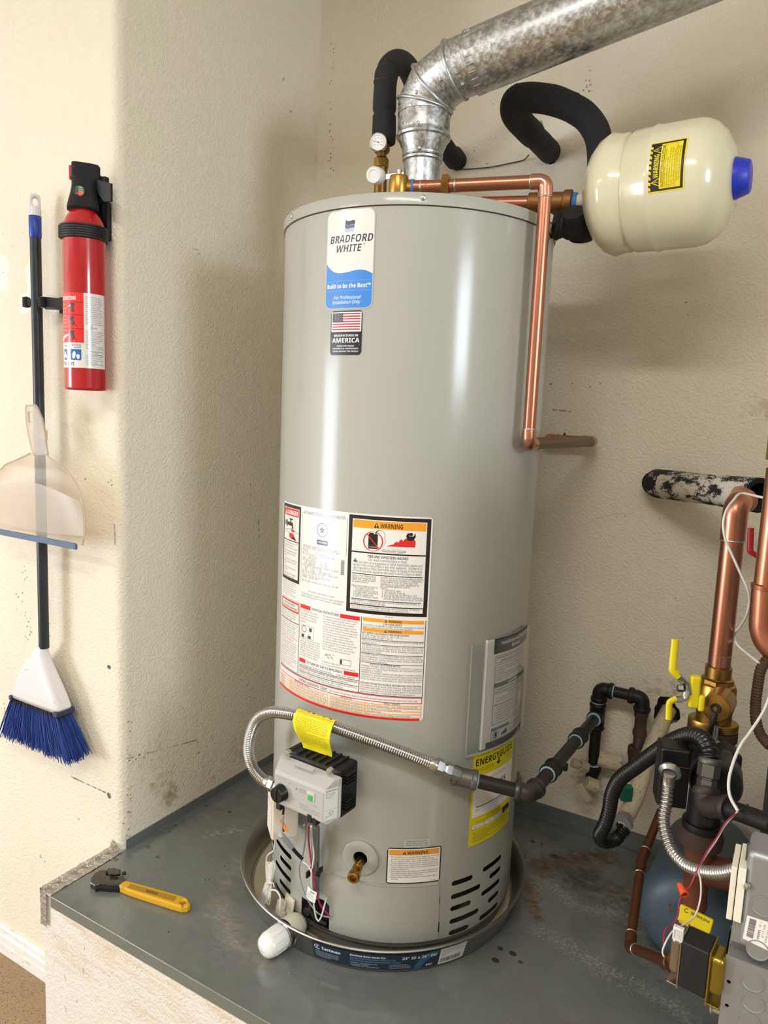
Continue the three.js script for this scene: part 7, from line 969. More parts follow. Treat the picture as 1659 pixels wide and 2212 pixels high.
  const st = thing('pipe_stub', 'cream painted pipe stub and old valve low on the wall', 'pipe', A(1300, 1640, 1.82));
  obj('stub', rod(A(1268, 1634, 1.83), A(1344, 1650, 1.80), 0.0205), dirty, st);
  obj('old_valve', [rod(A(1236, 1646, 1.80), A(1262, 1658, 1.80), 0.012), lathe([[0.011, 0], [0.017, 0.001], [0.017, 0.02], [0.013, 0.022]], A(1252, 1652, 1.79), A(1275, 1664, 1.80).sub(A(1252, 1652, 1.79)), { facets: 6 }), rod(A(1266, 1690, 1.80), A(1290, 1700, 1.80), 0.017), boxAt(frame(A(1262, 1712, 1.795), V(0.6, -0.8, 0).normalize(), V(0.8, 0.6, 0).normalize(), V(0, 0, 1)), 0, 0, 0, 0.046, 0.018, 0.012, 0.003)], dirty, st);
  obj('pet_cock', boxAt(frame(A(1219, 1656, 1.76), V(1, 0, 0), UP, V(0, 0, 1)), 0, 0, 0, 0.016, 0.018, 0.014, 0.003), std(0x20242e, 0.5), st);
}
// ---------------------------------------------------------------- boiler piping at the right
const CX = 0.668, CZ = -0.012, cy = (py) => yOn(CX, CZ, py);
{
  const pe = A(1640, 1070, 1.37), ps = A(1414, 1044, 1.70);
  const ins = thing('painted_insulated_pipe', 'pipe in black insulation with flaking white paint along the wall', 'pipe', ps);
  const flake = std(0xffffff, 0.85, 0, { map: rep(canvasTex(512, 1024, (x, W, H) => { x.fillStyle = '#16161a'; x.fillRect(0, 0, W, H); const n = nzB; for (let y2 = 0; y2 < H; y2 += 2) for (let x2 = 0; x2 < W; x2 += 2) { const v = n[(y2 % 512) * 512 + x2] + 0.35 * (nzC[(y2 % 512) * 512 + x2] - 0.5), bias = y2 < 150 ? 0.2 : y2 < 210 ? 0.05 : 0.0; if (v > 0.45 + bias) { x.fillStyle = v > 0.55 ? '#cdc3b4' : '#b8ae9f'; x.fillRect(x2, y2, 2, 2); } } }), 2, 2.2), bumpMap: rep(foamTex, 3, 10), bumpScale: 0.001 });
  flake.map.wrapS = flake.map.wrapT = THREE.RepeatWrapping; flake.map.flipY = false;
  const d = pe.clone().sub(ps).normalize();
  obj('insulation', sweep(resample([ps.clone().addScaledVector(d, -0.012), pe], 0.006), (s, L) => (s < 0.028 ? 0.0325 * Math.sqrt(Math.max(0.02, 1 - ((0.028 - s) / 0.03) ** 2)) : 0.0325) * (1 + 0.03 * Math.sin(s * 22)) - 0.004 * Math.exp(-(((s - 0.24) / 0.004) ** 2)), { n: 32, caps: false }), flake, ins);
  obj('end_ring', lathe([[0.0235, -0.001], [0.031, 0.0005], [0.0325, -0.001]].reverse(), pe, d, { n: 36 }), M.blackMatte, ins);
  obj('inner_sleeve', lathe([[0.0235, -0.05], [0.0235, 0.0]].reverse(), pe, d, { n: 30 }), M.foam, ins);
  obj('wall_elbow', sweep([ps.clone(), ps.clone().add(V(0, 0.004, -0.055))], 0.029, { n: 24 }), flake, ins);
  const ri = thing('copper_riser', 'thick copper riser bending down from the insulated pipe', 'pipe', V(CX, cy(1440), CZ));
  const r = 0.0192, K = V(CX, cy(1088), CZ), din = pe.clone().sub(K).normalize(), back = pe.clone().addScaledVector(d, -0.05);
  obj('copper_elbow', [sweep(fillet([K.clone().addScaledVector(din, 0.05), K, V(CX, cy(1166), CZ)], 0.035, 14), r + 0.0018, { n: 32 })], M.copper, ri);
  obj('copper_tube', rod(K.clone().addScaledVector(din, 0.04), back, r), M.copper, ri);
  const crc = []; for (let i = 0; i < 5; i++) crc.push(ring(K.clone().addScaledVector(din, 0.026 + i * 0.006), din, r + 0.0018, 0.003, 0.0008)); obj('elbow_ribs', crc, M.copper, ri);
  obj('copper_tube', rod(V(CX, cy(1440), CZ), V(CX, cy(1162), CZ), r), M.copper, ri);
  obj('bright_band', rod(V(CX, cy(1438), CZ), V(CX, cy(1410), CZ), r + 0.0003), M.copperBright, ri);
  obj('solder_ring', ring(V(CX, cy(1167), CZ), UP, r + 0.0005, 0.0035, 0.0016), M.solder, ri);
  // brass flange valve
  const fv = thing('flange_valve', 'brass flange valve with yellow levers below the copper riser', 'valve', V(CX, cy(1575), CZ));
  obj('valve_body', [lathe([[r, cy(1438)], [0.0225, cy(1439)], [0.0225, cy(1462)], [0.0265, cy(1464)]].reverse(), V(CX, 0, CZ), UP, { n: 36 }), lathe([[0.021, cy(1476)], [0.0275, cy(1475)], [0.0275, cy(1466)], [0.023, cy(1463)]], V(CX, 0, CZ), UP, { facets: 8 }), lathe([[0.03, cy(1556)], [0.0305, cy(1535)], [0.0335, cy(1520)], [0.0335, cy(1485)], [0.031, cy(1476)], [0.022, cy(1472)]], V(CX, 0, CZ), UP, { n: 40 })], M.brass, fv);
  const wv = V(CX, 1, CZ).sub(EYE).dot(FWD), pc = A(1548, 1528, wv - 0.05), pn = V(-0.1, 0.02, 1).normalize();
  const port = obj('side_port', [rod(pc.clone().addScaledVector(pn, -0.05), pc.clone().addScaledVector(pn, -0.004), 0.0225), lathe([[0.0215, -0.006], [0.0228, -0.004], [0.0228, 0.004], [0.021, 0.006], [0.006, 0.0065], [0, 0.0065]], pc, pn, { n: 36 })], M.brass, fv);
  obj('cap_stud', rod(pc.clone().addScaledVector(pn, 0.005), pc.clone().addScaledVector(pn, 0.011), 0.004), M.brass, port); obj('tether', [ring(pc.clone().addScaledVector(pn, 0.0075), pn, 0.0075, 0.002, 0.001), sweep(spline([pc.clone().addScaledVector(pn, 0.008).add(V(0, -0.006, 0)), A(1541, 1556, wv - 0.055), A(1536, 1575, wv - 0.05), A(1533, 1588, wv - 0.045)], 16), 0.0038, { n: 8, squash: 0.4 })], M.black, port);
  const oval = (w, dpt, y0, y1) => loft([{ c: V(CX, y0, CZ), x: w - 0.002, z: dpt - 0.002, p: 2.2 }, { c: V(CX, y0 + 0.002, CZ), x: w, z: dpt, p: 2.2 }, { c: V(CX, y1 - 0.002, CZ), x: w, z: dpt, p: 2.2 }, { c: V(CX, y1, CZ), x: w - 0.002, z: dpt - 0.002, p: 2.2 }], 44);
  obj('flange', oval(0.0425, 0.03, cy(1572), cy(1554)), M.brass, fv);
  const flat2 = (pts, w, t, m, name, label) => obj(name, sweep(fillet(pts, 0.006, 5), w, { n: 14, squash: t }), m, fv, label);
  const lv = (x, y, o = 0) => A(x, y, wv - 0.06 + o);
  flat2([lv(1487, 1500), lv(1483, 1478), lv(1462, 1458)], 0.0058, 0.4, M.steel, 'lever_bar'); flat2([lv(1467, 1462), lv(1452, 1448), lv(1459, 1381)], 0.0062, 0.6, M.yellow, 'lever_handle', 'yellow coated lever');
  flat2([lv(1486, 1488), lv(1480, 1508), lv(1458, 1511)], 0.0052, 0.4, M.steel, 'lever_bar'); flat2([lv(1461, 1510), lv(1446, 1516), lv(1444, 1554)], 0.0055, 0.7, M.yellow, 'lever_handle', 'yellow coated lever');
  const yb = lv(1499, 1496, 0.005); obj('lever_plate', [boxAt(frame(yb, V(0.92, 0.05, -0.38).normalize(), UP, V(0.38, 0, 0.92)), 0, 0.002, 0, 0.018, 0.056, 0.016, 0.005), boxAt(frame(yb, V(0.92, 0.05, -0.38).normalize(), UP, V(0.38, 0, 0.92)), 0.012, -0.016, 0.004, 0.010, 0.028, 0.012, 0.004)], M.yellow, fv, 'yellow lever plate');
  obj('lever_nut', lathe([[0, 0.008], [0.006, 0.008], [0.0065, 0]].reverse(), lv(1474, 1487), V(-0.8, 0, 0.4), { facets: 6 }), M.zinc, fv);
  // circulator pump
  const pu = thing('circulator_pump', 'black circulator pump under the brass valve', 'pump', V(CX, cy(1800), CZ));
  obj('pump_flange', oval(0.043, 0.031, cy(1594), cy(1573)), M.brownIron, pu);
  for (const s of [-1, 1]) { const bp = s < 0 ? A(1545, 1590, wv - 0.03) : V(CX + 0.034, cy(1590), CZ); obj('flange_bolt', [rod(bp.clone().add(V(0, -0.026, 0)), bp.clone().add(V(0, 0.018, 0)), 0.0042), lathe([[0.004, -0.016], [0.0085, -0.015], [0.0085, -0.008], [0.004, -0.007]], bp, UP, { facets: 6 })], M.zinc, pu); }
  const mc = A(1546, 1698, wv - 0.10), md = V(0.1, -0.03, 1).normalize(), m0 = mc.clone().addScaledVector(md, -0.10);
  obj('volute', [lathe([[0, -0.03], [0.034, -0.03], [0.037, -0.022], [0.037, 0.012], [0.034, 0.02], [0.03, 0.022]], m0.clone().addScaledVector(md, 0.02), md, { n: 40 }), rod(V(CX, cy(1800), CZ), V(CX, cy(1590), CZ), 0.030, 0.026)], M.ironDark, pu);
  obj('motor', lathe([[0.036, 0.03], [0.038, 0.035], [0.040, 0.055], [0.040, 0.095], [0.037, 0.103], [0.030, 0.106], [0, 0.106]], m0, md, { n: 44 }), M.blackGloss, pu, 'black round motor');
  for (const [x, y] of [[1488, 1618], [1583, 1634]]) obj('cover_bolt', lathe([[0, 0.008], [0.005, 0.008], [0.006, 0.006], [0.006, 0]].reverse(), A(x, y, wv - 0.05), md, { n: 14 }), M.ironDark, pu);
  obj('cover_plate', [boxAt(frame(A(1538, 1628, wv - 0.035), V(1, 0, 0.05).normalize(), UP, V(-0.05, 0, 1).normalize()), 0, -0.012, 0, 0.092, 0.046, 0.02, 0.008)], M.ironDark, pu);
  const tb = A(1452, 1672, wv - 0.09), tbf = frame(tb, V(0.95, 0, -0.3).normalize(), UP, V(0.3, 0, 0.95).normalize());
  obj('terminal_box', [boxAt(tbf, 0, 0, -0.006, 0.046, 0.098, 0.046, 0.005), boxAt(tbf, 0.002, -0.012, 0.018, 0.040, 0.07, 0.004, 0.002)], M.blackGloss, pu);
  obj('conduit_locknut', lathe([[0.010, -0.002], [0.0165, 0], [0.017, 0.004], [0.011, 0.008]], A(1448, 1664, wv - 0.13), V(0, -0.35, 0.9), { n: 12 }), M.zinc, pu);
  // pipes below the pump
  const rp = thing('rusty_pipe', 'rusty iron pipe and tee under the pump', 'pipe', V(CX, cy(1990), CZ));
  obj('rust_flange', lathe([[0.03, cy(1826)], [0.038, cy(1822)], [0.040, cy(1800)], [0.034, cy(1788)]], V(CX, 0, CZ), UP, { n: 30 }), M.brownIron, rp);
  obj('rust_column', lathe([[0.020, cy(1994)], [0.0205, cy(1962)], [0.0235, cy(1952)], [0.0235, cy(1944)], [0.021, cy(1930)], [0.022, cy(1900)], [0.024, cy(1850)], [0.028, cy(1822)]], V(CX, 0, CZ), UP, { n: 30 }), M.rust, rp);
  obj('rust_branch', rod(V(CX, cy(1875), CZ), V(CX + 0.075, cy(1877), CZ - 0.02), 0.028), M.rust, rp);
  obj('hose_clamp', [ring(V(CX, cy(1780), CZ), UP, 0.034, 0.014, 0.0016), boxAt(frame(A(1530, 1776, wv - 0.04), V(1, 0, 0), UP, V(0, 0, 1)), 0, 0, 0, 0.014, 0.012, 0.008, 0.002)], M.ironDark, rp);
  // slate tank lying on the platform behind
  const tR = 0.0985, tc = A(1480, 2000, 1.445); tc.y = tR + 0.001;
  const ta = thing('slate_tank', 'slate blue steel tank lying on the platform under the pump', 'tank', V(tc.x, 0, tc.z - 0.14)), bd = V(0.05, 0, -1).normalize();
  obj('tank_shell', lathe([[0, -0.020], [0.03, -0.0192], [0.06, -0.015], [0.08, -0.007], [0.0915, 0.004], [0.0965, 0.014], [tR, 0.026], [tR, 0.27], [0.09, 0.30], [0.06, 0.318], [0, 0.33]], tc, bd, { n: 72, smooth: 50 }), M.tankSlate, ta);
  const rs = onPl(1448, 1966, tc.clone().addScaledVector(bd, -0.028), bd); obj('rust_spot', lathe([[0.003, 0], [0.002, 0.0008], [0, 0.001]], rs, bd.clone().negate(), { n: 10 }), M.rust, ta); obj('rust_spot', lathe([[0.0035, 0], [0.002, 0.0008], [0, 0.001]], onPl(1447, 1954, tc.clone().addScaledVector(bd, -0.028), bd), bd.clone().negate(), { n: 10 }), M.rust, ta);
  // small copper line
  const sc = thing('copper_line', 'thin brown copper line bending in front of the slate tank', 'pipe', A(1362, 2045, 1.22)), sr = 0.0082;
  const s0 = A(1428, 1752, 1.45), s1 = A(1386, 1858, 1.36), s2 = A(1360, 2046, 1.215), s3 = A(1446, 2080, 1.07);
  const leg = (a, b) => obj('copper_tube', rod(a, b, sr), M.copperOld, sc), el = (p, a, b) => obj('copper_elbow', sweep(fillet([p.clone().add(a.clone().sub(p).setLength(0.024)), p, p.clone().add(b.clone().sub(p).setLength(0.024))], 0.014, 8), sr + 0.0014, { n: 20 }), M.copperOld, sc), sr2 = (p, a, l) => obj('solder_ring', ring(p.clone().add(a.clone().sub(p).setLength(l)), a.clone().sub(p), sr, 0.002, 0.0012), M.solder, sc);
  leg(s0, s1); leg(s1, s2); leg(s2, s3); el(s1, s0, s2); el(s2, s1, s3); sr2(s1, s2, 0.03); sr2(s2, s1, 0.027); sr2(s2, s3, 0.027); sr2(s1, s0, 0.026);
  obj('end_collar', rod(s3.clone().lerp(s2, 0.1), s3.clone().add(s3.clone().sub(s2).setLength(0.006)), 0.0115), M.copperOld, sc);
  // conduits
  const bc = thing('black_conduit', 'black ribbed flexible conduit arching over to a steel connector', 'conduit', A(1318, 1780, 1.43));
  const bp = [A(1350, 1790, 1.56), A(1330, 1812, 1.55), A(1305, 1818, 1.52), A(1296, 1803, 1.47), A(1307, 1780, 1.43), A(1316, 1750, 1.41), A(1322, 1716, 1.39), A(1338, 1684, 1.36), A(1375, 1655, 1.32), A(1428, 1617, 1.26), A(1464, 1596, 1.21), A(1496, 1588, 1.17), A(1521, 1600, 1.14), A(1532, 1622, 1.12), A(1534, 1640, 1.115)];
  obj('ribbed_hose', corr(bp, 0.0122, 0.0019, 0.0074, 18), M.blackGloss, bc);
  const cE = bp[14], e2 = A(1525, 1706, 1.11), e3 = A(1570, 1745, 1.06), e4 = A(1672, 1782, 0.99);
  obj('connector', [lathe([[0.013, -0.003], [0.0165, 0], [0.017, 0.003], [0.0165, 0.006]], cE, e2.clone().sub(cE), { n: 28 }), lathe([[0.0125, 0.006], [0.0165, 0.007], [0.0165, 0.026], [0.013, 0.028], [0.013, 0.030], [0.0145, 0.031], [0.0145, 0.042], [0.011, 0.043]], cE, e2.clone().sub(cE), { facets: 6 }), sweep(resample([cE.clone().lerp(e2, 0.8), e2], 0.0004), (s) => 0.0125 + 0.0006 * Math.sin(s * 3800), { n: 20 })], M.castGray, bc, 'grey steel conduit connector');
  const ie = thing('iron_elbow', 'dark iron elbow and pipe below the conduit connector', 'pipe', e2);
  const eCorner = A(1524, 1742, 1.10);
  obj('elbow', [sweep(fillet([e2, eCorner, e3], 0.03, 10), 0.0165, { n: 26 }), ring(e2.clone().lerp(eCorner, 0.12), eCorner.clone().sub(e2), 0.0165, 0.012, 0.003), ring(e3, e4.clone().sub(e3), 0.0165, 0.01, 0.0025)], std(0x3b342f, 0.55, 0.5), ie);
  obj('pipe_length', rod(e3, e4, 0.0132), std(0x27221f, 0.5, 0.5), ie);
  const si = thing('metal_conduit', 'silver flexible metal conduit drooping to the junction box', 'conduit', A(1450, 1835, 1.13));
  const sp = [A(1447, 1668, wv - 0.135), A(1444, 1695, 1.15), A(1439, 1735, 1.145), A(1434, 1770, 1.14), A(1438, 1800, 1.13), A(1452, 1838, 1.11), A(1478, 1866, 1.08), A(1513, 1881, 1.04), A(1550, 1886, 1.0), A(1585, 1881, 0.965), A(1606, 1874, 0.945)];
  obj('ribbed_hose', corr(sp, 0.0083, 0.0013, 0.0062, 16), std(0xb5b4b0, 0.3, 1), si);
  // wires
  const wire = (pts, r = 0.0013, n = 80) => sweep(spline(pts, n), r, { n: 8 });
  const tw = thing('thermostat_cable', 'thin white cable hanging from the copper pipes with red and white wires', 'cable', A(1575, 1690, 1.06));
  obj('cable', wire([A(1660, 1078, 1.18), A(1635, 1072, 1.2), A(1600, 1066, 1.21), A(1585, 1080, 1.2), A(1568, 1105, 1.18), A(1562, 1132, 1.17), A(1567, 1165, 1.17), A(1582, 1200, 1.17), A(1600, 1240, 1.17), A(1614, 1270, 1.17), A(1619, 1295, 1.18), A(1614, 1325, 1.2), A(1600, 1352, 1.25), A(1586, 1372, 1.29), A(1590, 1388, 1.28), A(1612, 1410, 1.24), A(1640, 1432, 1.2)], 0.0021, 140), M.wireWhite, tw);
  obj('cable', wire([A(1664, 1500, 1.1), A(1650, 1535, 1.09), A(1620, 1582, 1.08), A(1600, 1610, 1.07), A(1583, 1650, 1.06), A(1574, 1690, 1.05), A(1577, 1720, 1.04), A(1594, 1752, 1.02)], 0.0023, 90), M.wireWhite, tw);
  obj('wire', wire([A(1594, 1752, 1.02), A(1565, 1785, 1.01), A(1548, 1815, 1.0), A(1525, 1848, 0.98), A(1513, 1868, 0.97), A(1509, 1882, 0.96), A(1513, 1900, 0.95), A(1514, 1930, 0.94), A(1509, 1958, 0.93), A(1500, 1980, 0.92), A(1472, 2000, 0.90), A(1452, 2013, 0.89), A(1436, 2040, 0.88), A(1431, 2056, 0.88), A(1434, 2066, 0.88)], 0.0011, 130), M.wireWhite, tw, 'white wire');
  obj('wire', wire([A(1594, 1754, 1.02), A(1570, 1774, 1.01), A(1550, 1806, 0.998), A(1528, 1838, 0.978), A(1515, 1862, 0.965), A(1507, 1876, 0.955), A(1499, 1895, 0.95), A(1490, 1915, 0.945), A(1479, 1924, 0.94)], 0.0010, 80), M.wireRed, tw, 'red wire');
  obj('wire', wire([A(1475, 1928, 0.94), A(1467, 1952, 0.93), A(1465, 1975, 0.92), A(1455, 1995, 0.91), A(1438, 2008, 0.90), A(1434, 2025, 0.89), A(1434, 2045, 0.88)], 0.0010, 50), M.wireRed, tw, 'red wire');
  obj('wire', wire([A(1594, 1752, 1.02), A(1606, 1746, 1.03), A(1614, 1738, 1.04), A(1618, 1742, 1.04), A(1626, 1754, 1.04)], 0.0012, 40), M.wireGreen, tw);
  const wn = A(1470, 1914, 0.94); obj('wire_nut', lathe([[0.0028, -0.008], [0.0036, -0.006], [0.0046, 0.003], [0.0056, 0.007], [0.0056, 0.0085], [0.0035, 0.0085]], A(1473, 1921, 0.94), A(1478, 1930, 0.93).sub(wn), { n: 16 }), M.orange, tw, 'orange wire nut');
  // right edge
  const e1 = thing('copper_return', 'second copper pipe with a union bend', 'pipe', A(1668, 1250, 1.02));
  const R1 = 0.0168, ax = A(1669, 1140, 1.04); const ry = (py) => yOn(ax.x, ax.z, py);
  obj('copper_tube', rod(V(ax.x, ry(1280), ax.z), V(ax.x, ry(1010), ax.z), R1), M.copper, e1);
  obj('union_bend', [lathe([[R1, ry(1275)], [R1 + 0.003, ry(1272)], [R1 + 0.0035, ry(1263)], [R1, ry(1261)]], V(ax.x, 0, ax.z), UP, { n: 30 }), sweep(fillet([V(ax.x, ry(1272), ax.z), V(ax.x + 0.002, ry(1398), ax.z), V(ax.x + 0.12, ry(1420), ax.z + 0.02)], 0.06, 14), R1 + 0.0022, { n: 28 })], M.copper, e1);
  const av = thing('air_vent', 'brass cylinder with a green and white band at the edge of the pipes', 'valve', V(ax.x, ry(1000), ax.z));
  obj('brass_cylinder', lathe([[0.006, ry(1012)], [0.006, ry(998)], [0.0188, ry(994)], [0.0188, ry(905)], [0.0165, ry(886)], [0.010, ry(872)]], V(ax.x, 0, ax.z), UP, { n: 30 }), std(0x8d7540, 0.45, 0.7), av);
  obj('green_band', lathe([[0.0189, ry(911)], [0.0191, ry(911)], [0.0191, ry(896)], [0.018, ry(896)]], V(ax.x, 0, ax.z), UP, { n: 30 }), M.green, av); obj('white_band', lathe([[0.0192, ry(906)], [0.0193, ry(906)], [0.0193, ry(901)], [0.0188, ry(901)]], V(ax.x, 0, ax.z), UP, { n: 30 }), M.white, av);
  solo('red_lever', 'red coated valve lever behind the copper pipes', 'lever', [sweep(fillet([A(1622, 1140, 1.33), A(1620, 1192, 1.33), A(1645, 1206, 1.3), A(1668, 1225, 1.28)], 0.008, 5), 0.0055, { n: 12, squash: 0.5 })], std(0xb01822, 0.4), A(1622, 1140, 1.33));
  solo('brown_gas_hose', 'old brown ribbed gas hose behind the pump', 'gas hose', [corr([A(1662, 1418, 1.32), A(1644, 1445, 1.32), A(1637, 1480, 1.32), A(1632, 1525, 1.32), A(1634, 1562, 1.31), A(1645, 1590, 1.3), A(1664, 1612, 1.28)], 0.0088, 0.0009, 0.0055, 16)], std(0x6d5440, 0.6, 0.2), A(1637, 1480, 1.32));
  const ub = A(1662, 1735, 1.42); solo('strut_post', 'grey steel strut post at the back wall', 'post', [boxW(ub.x - 0.010, ub.x + 0.03, 0.0, 0.50, ub.z - 0.02, ub.z + 0.02, 0.002)], std(0x55585a, 0.45, 0.7), V(ub.x + 0.01, 0, ub.z));
}
// ---------------------------------------------------------------- electrical boxes and transformer in front
{
  const zf = 0.535, P = (px, py, z = zf) => onZ(px, py, z);
  const a = P(1568, 2062), xl = a.x, yt = a.y, jb = thing('junction_box', 'large grey steel junction box with round knockouts', 'junction box', V(xl + 0.05, yt - 0.25, zf - 0.04));
  const sheetBox = (x0, x1, y0, y1, z0, z1, hs) => [extr([[x0, y0], [x1, y0], [x1, y1], [x0, y1]], 0.0014, 0, hs.map(([a2, b2, r2]) => circlePts(a2, b2, r2, 14).reverse())).translate(0, 0, z1 - 0.0014), boxW(x0, x0 + 0.0014, y0, y1, z0, z1 - 0.0014), boxW(x1 - 0.0014, x1, y0, y1, z0, z1 - 0.0014), boxW(x0, x1, y1 - 0.0014, y1, z0, z1 - 0.0014), boxW(x0, x1, y0, y0 + 0.0014, z0, z1 - 0.0014), boxW(x0, x1, y0, y1, z0 - 0.0014, z0)];
  obj('box_shell', sheetBox(xl, xl + 0.11, yt - 0.25, yt, zf - 0.055, zf, [[1574, 2121], [1570, 2172], [1567, 2230]].map((q) => { const c = P(...q); return [c.x, c.y, 0.0022]; })), M.galvFlat, jb);
  for (const [px, py] of [[1626, 2121], [1627, 2166], [1618, 2208]]) { const c = P(px, py); obj('knockout', lathe([[0.0118, 0.0002], [0.0118, 0.0010], [0.0108, 0.0011], [0.0104, 0.0003], [0, 0.0003]], V(c.x, c.y, zf), V(0, 0, 1), { n: 32 }), M.galvFlat, jb); }
  const sb = P(1541, 2196); obj('box_screw', [rod(V(xl + 0.001, sb.y, zf - 0.012), V(xl - 0.008, sb.y, zf - 0.012), 0.0035), rod(V(xl - 0.008, sb.y, zf - 0.012), V(xl - 0.0105, sb.y, zf - 0.012), 0.0055)], M.zinc, jb);
  const b = P(1610, 2050, zf + 0.004), ub = thing('outlet_box', 'square steel outlet box with a barcode label and white cover', 'junction box', V(b.x + 0.05, b.y, zf - 0.03));
  const y1 = P(1610, 1888).y; 
  obj('box_shell', boxW(b.x - 0.008, b.x + 0.10, b.y, y1 + 0.03, zf - 0.05, zf + 0.004, 0.007), M.galvFlat, ub);
  obj('mounting_flange', [extr([[xl + 0.003, b.y + 0.001], [b.x, b.y + 0.001], [b.x, P(1590, 1990).y], [xl + 0.003, P(1590, 1990).y]], 0.002, 0, [[1583, 2008], [1580, 2041]].map((q) => { const c = P(q[0], q[1], zf - 0.001); return circlePts(c.x, c.y, 0.0026, 14).reverse(); })).translate(0, 0, zf - 0.003)], M.galvFlat, ub);
  for (const [px, py] of [[1648, 1958], [1637, 2052]]) { const c = P(px, py, zf + 0.004); obj('knockout', lathe([[0.0118, 0.0002], [0.0118, 0.0010], [0.0108, 0.0011], [0.0104, 0.0003], [0, 0.0003]], V(c.x, c.y, zf + 0.0042), V(0, 0, 1), { n: 32 }), M.galvFlat, ub); }
  const bl = canvasTex(320, 256, (x, W, H) => { x.fillStyle = '#e4dfd8'; x.fillRect(0, 0, W, H); bars(x, 30, 20, 66, 200, true); x.fillStyle = '#2a2725'; x.save(); x.translate(128, 20); x.rotate(Math.PI / 2); fitText(x, '5A050', 90, 0, 90, 34, 'bold'); fitText(x, '1  49', 0, 0, 60, 28); x.restore(); x.save(); x.translate(170, 40); x.rotate(Math.PI / 2); fitText(x, 'BOX  2 1/8', 0, 0, 150, 28); fitText(x, '701059 00425', 0, -40, 170, 26); x.restore(); bars(x, 250, 20, 60, 220, true); });
  const l0 = P(1603, 1975, zf + 0.005), l1 = P(1668, 2030, zf + 0.005); 
  obj('barcode_label', grid(1, 1, (u, v) => { const p = [[1604, 2027], [1672, 2060], [1686, 2000], [1614, 1977]].map((q) => P(q[0], q[1], zf + 0.0046)); return p[0].clone().lerp(p[1], u).lerp(p[3].clone().lerp(p[2], u), v); }), printed(bl, 0.5), ub, 'white barcode label');
  const pw = P(1588, 1970, zf + 0.002); 
  obj('cover_plate', [boxW(xl - 0.004, xl + 0.002, P(1582, 1985).y, P(1594, 1872).y, zf - 0.05, zf + 0.004, 0.001), boxW(xl + 0.003, xl + 0.011, P(1590, 1985).y, P(1600, 1870).y, zf - 0.052, zf + 0.006, 0.001)], M.ivory, ub, 'off white cover plate seen edge on');
  obj('switch_yoke', [boxW(xl + 0.012, xl + 0.018, P(1600, 1985).y, P(1610, 1850).y, zf - 0.04, zf, 0.001), boxW(xl + 0.008, xl + 0.010, P(1605, 1868).y, P(1612, 1838).y, zf - 0.02, zf - 0.012, 0.0004)], M.castGray, ub);
  obj('yoke_screw', [lathe([[0, 0.003], [0.0035, 0.002], [0.004, 0]].reverse(), P(1614, 1915, zf + 0.006), V(0, 0, 1), { n: 14 })], M.zinc, ub);
  // transformer
  const tz = 0.545, t0 = P(1502, 2097, tz), tf = thing('transformer', 'black control transformer with brassy end bells', 'transformer', V(t0.x, P(1500, 2150, tz).y, tz - 0.02));
  const X = V(0.99, -0.02, 0.12).normalize(), Z = V(-0.12, 0, 0.99).normalize(), K = frame(t0.clone().addScaledVector(Z, -0.017), X, UP, Z);
  obj('core', boxAt(K, -0.002, 0, 0, 0.030, 0.057, 0.036, 0.002), M.black, tf);
  const gold = std(0x9d8a3a, 0.3, 0.9), iri = std(0xa39a90, 0.24, 0.95, { iridescence: 1, iridescenceIOR: 1.6, iridescenceThicknessRange: [100, 320] });
  obj('end_bell', [boxAt(K, -0.0235, 0.004, 0, 0.014, 0.046, 0.032, 0.006), boxAt(K, -0.018, -0.002, 0, 0.002, 0.062, 0.036, 0.0006), boxAt(K, -0.024, -0.0325, 0.004, 0.013, 0.002, 0.02, 0.0006)], iri, tf, 'iridescent zinc plated end bell');
  obj('end_bell', [boxAt(K, 0.0205, 0.002, 0, 0.016, 0.046, 0.032, 0.006), boxAt(K, 0.014, -0.003, 0, 0.002, 0.066, 0.036, 0.0006), boxAt(K, 0.020, -0.0355, 0.004, 0.015, 0.002, 0.02, 0.0006)], gold, tf, 'yellow zinc plated end bell');
  const ct = canvasTex(128, 160, (x, W, H) => { x.fillStyle = '#dcd8d0'; x.fillRect(0, 0, W, H); x.fillStyle = '#333'; x.save(); x.translate(40, 140); x.rotate(-Math.PI / 2); fitText(x, 'CAUTION', 0, 0, 110, 30, 'bold'); for (let i = 0; i < 4; i++) fitText(x, ['TO REDUCE THE RISK', 'OF ELECTRIC SHOCK', 'DISCONNECT POWER', 'BEFORE SERVICE'][i], 0, 24 + i * 18, 120, 16); x.restore(); });
  const cl = P(1463, 2020, tz + 0.002); obj('caution_label', boxAt(frame(cl, X, UP, Z), 0, 0, -0.004, 0.011, 0.016, 0.006, 0.0006), printed(ct, 0.5), tf);
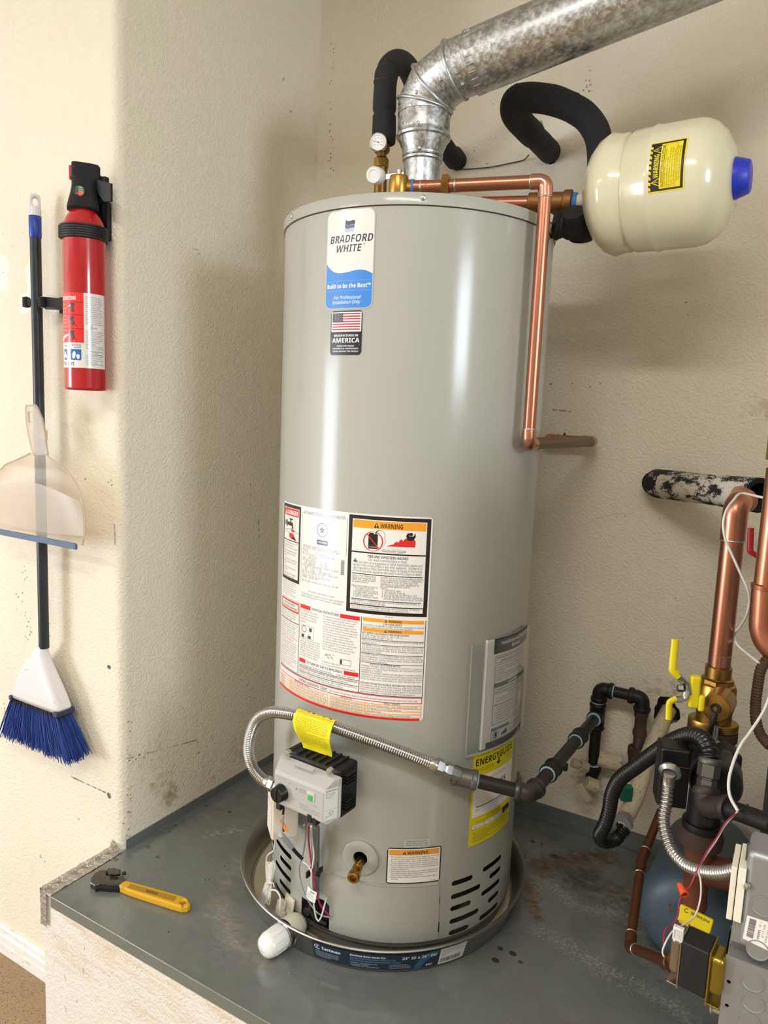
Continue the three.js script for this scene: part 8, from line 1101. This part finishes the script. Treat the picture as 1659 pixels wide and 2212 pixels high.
  obj('mounting_arm', boxW(t0.x + 0.026, xl + 0.004, t0.y - 0.012, t0.y + 0.012, tz - 0.03, tz - 0.022, 0.001), M.zinc, tf);
  const yT = canvasTex(256, 96, (x, W, H) => { x.fillStyle = '#d8c400'; x.fillRect(0, 0, W, H); x.fillStyle = '#17160c'; x.lineWidth = 5; x.strokeStyle = '#17160c'; x.beginPath(); x.arc(52, 24, 14, 0.4, 5.4); x.stroke(); fitText(x, 'Webstone', 86, 36, 150, 36, 'bold'); });
  const yh = A(1501, 1987, 0.99), yX = V(0.99, -0.12, 0.05).normalize(), yZ = V(-0.05, 0.35, 0.93).normalize(), yY = yZ.clone().cross(yX).normalize(), Y = frame(yh, yX, yY, yZ);
  const yhd = thing('yellow_valve_handle', 'flat yellow valve handle behind the black transformer', 'handle', yh);
  obj('handle_plate', [boxAt(Y, 0, 0, -0.003, 0.044, 0.022, 0.008, 0.003), boxAt(Y, 0.001, -0.008, -0.012, 0.04, 0.012, 0.02, 0.003)], M.yellowDeep, yhd);
  obj('handle_print', grid(1, 1, (u, v) => V(-0.021 + 0.042 * u, -0.006 + 0.0165 * v, 0.0013).applyMatrix4(Y)), printed(yT, 0.45), yhd);
  const yn = A(1500, 2010, 1.03); obj('valve_stem', [rod(yn, A(1446, 2081, 1.075), 0.010)], M.brassDark, yhd);
  // the boiler that carries the boxes stands just outside the view
  const bo = thing('boiler', 'grey boiler cabinet standing at the right of the platform', 'boiler', V(1.06, 0, 0.2));
  obj('cabinet', boxW(0.845, 1.28, 0.0, 1.1, -0.02, 0.46, 0.01), std(0x8d9092, 0.45, 0.2), bo);
  obj('cabinet_front', boxW(0.855, 1.27, 0.35, 1.05, 0.459, 0.468, 0.004), std(0x7d8082, 0.45, 0.2), bo);
  obj('box_bracket', boxW(xl + 0.09, 0.88, yt - 0.16, yt - 0.02, 0.463, 0.49, 0.002), M.galvFlat, bo);
}
scene.traverse((o) => { if (o.isMesh) o.castShadow = o.receiveShadow = true; });
renderer.render(scene, camera);
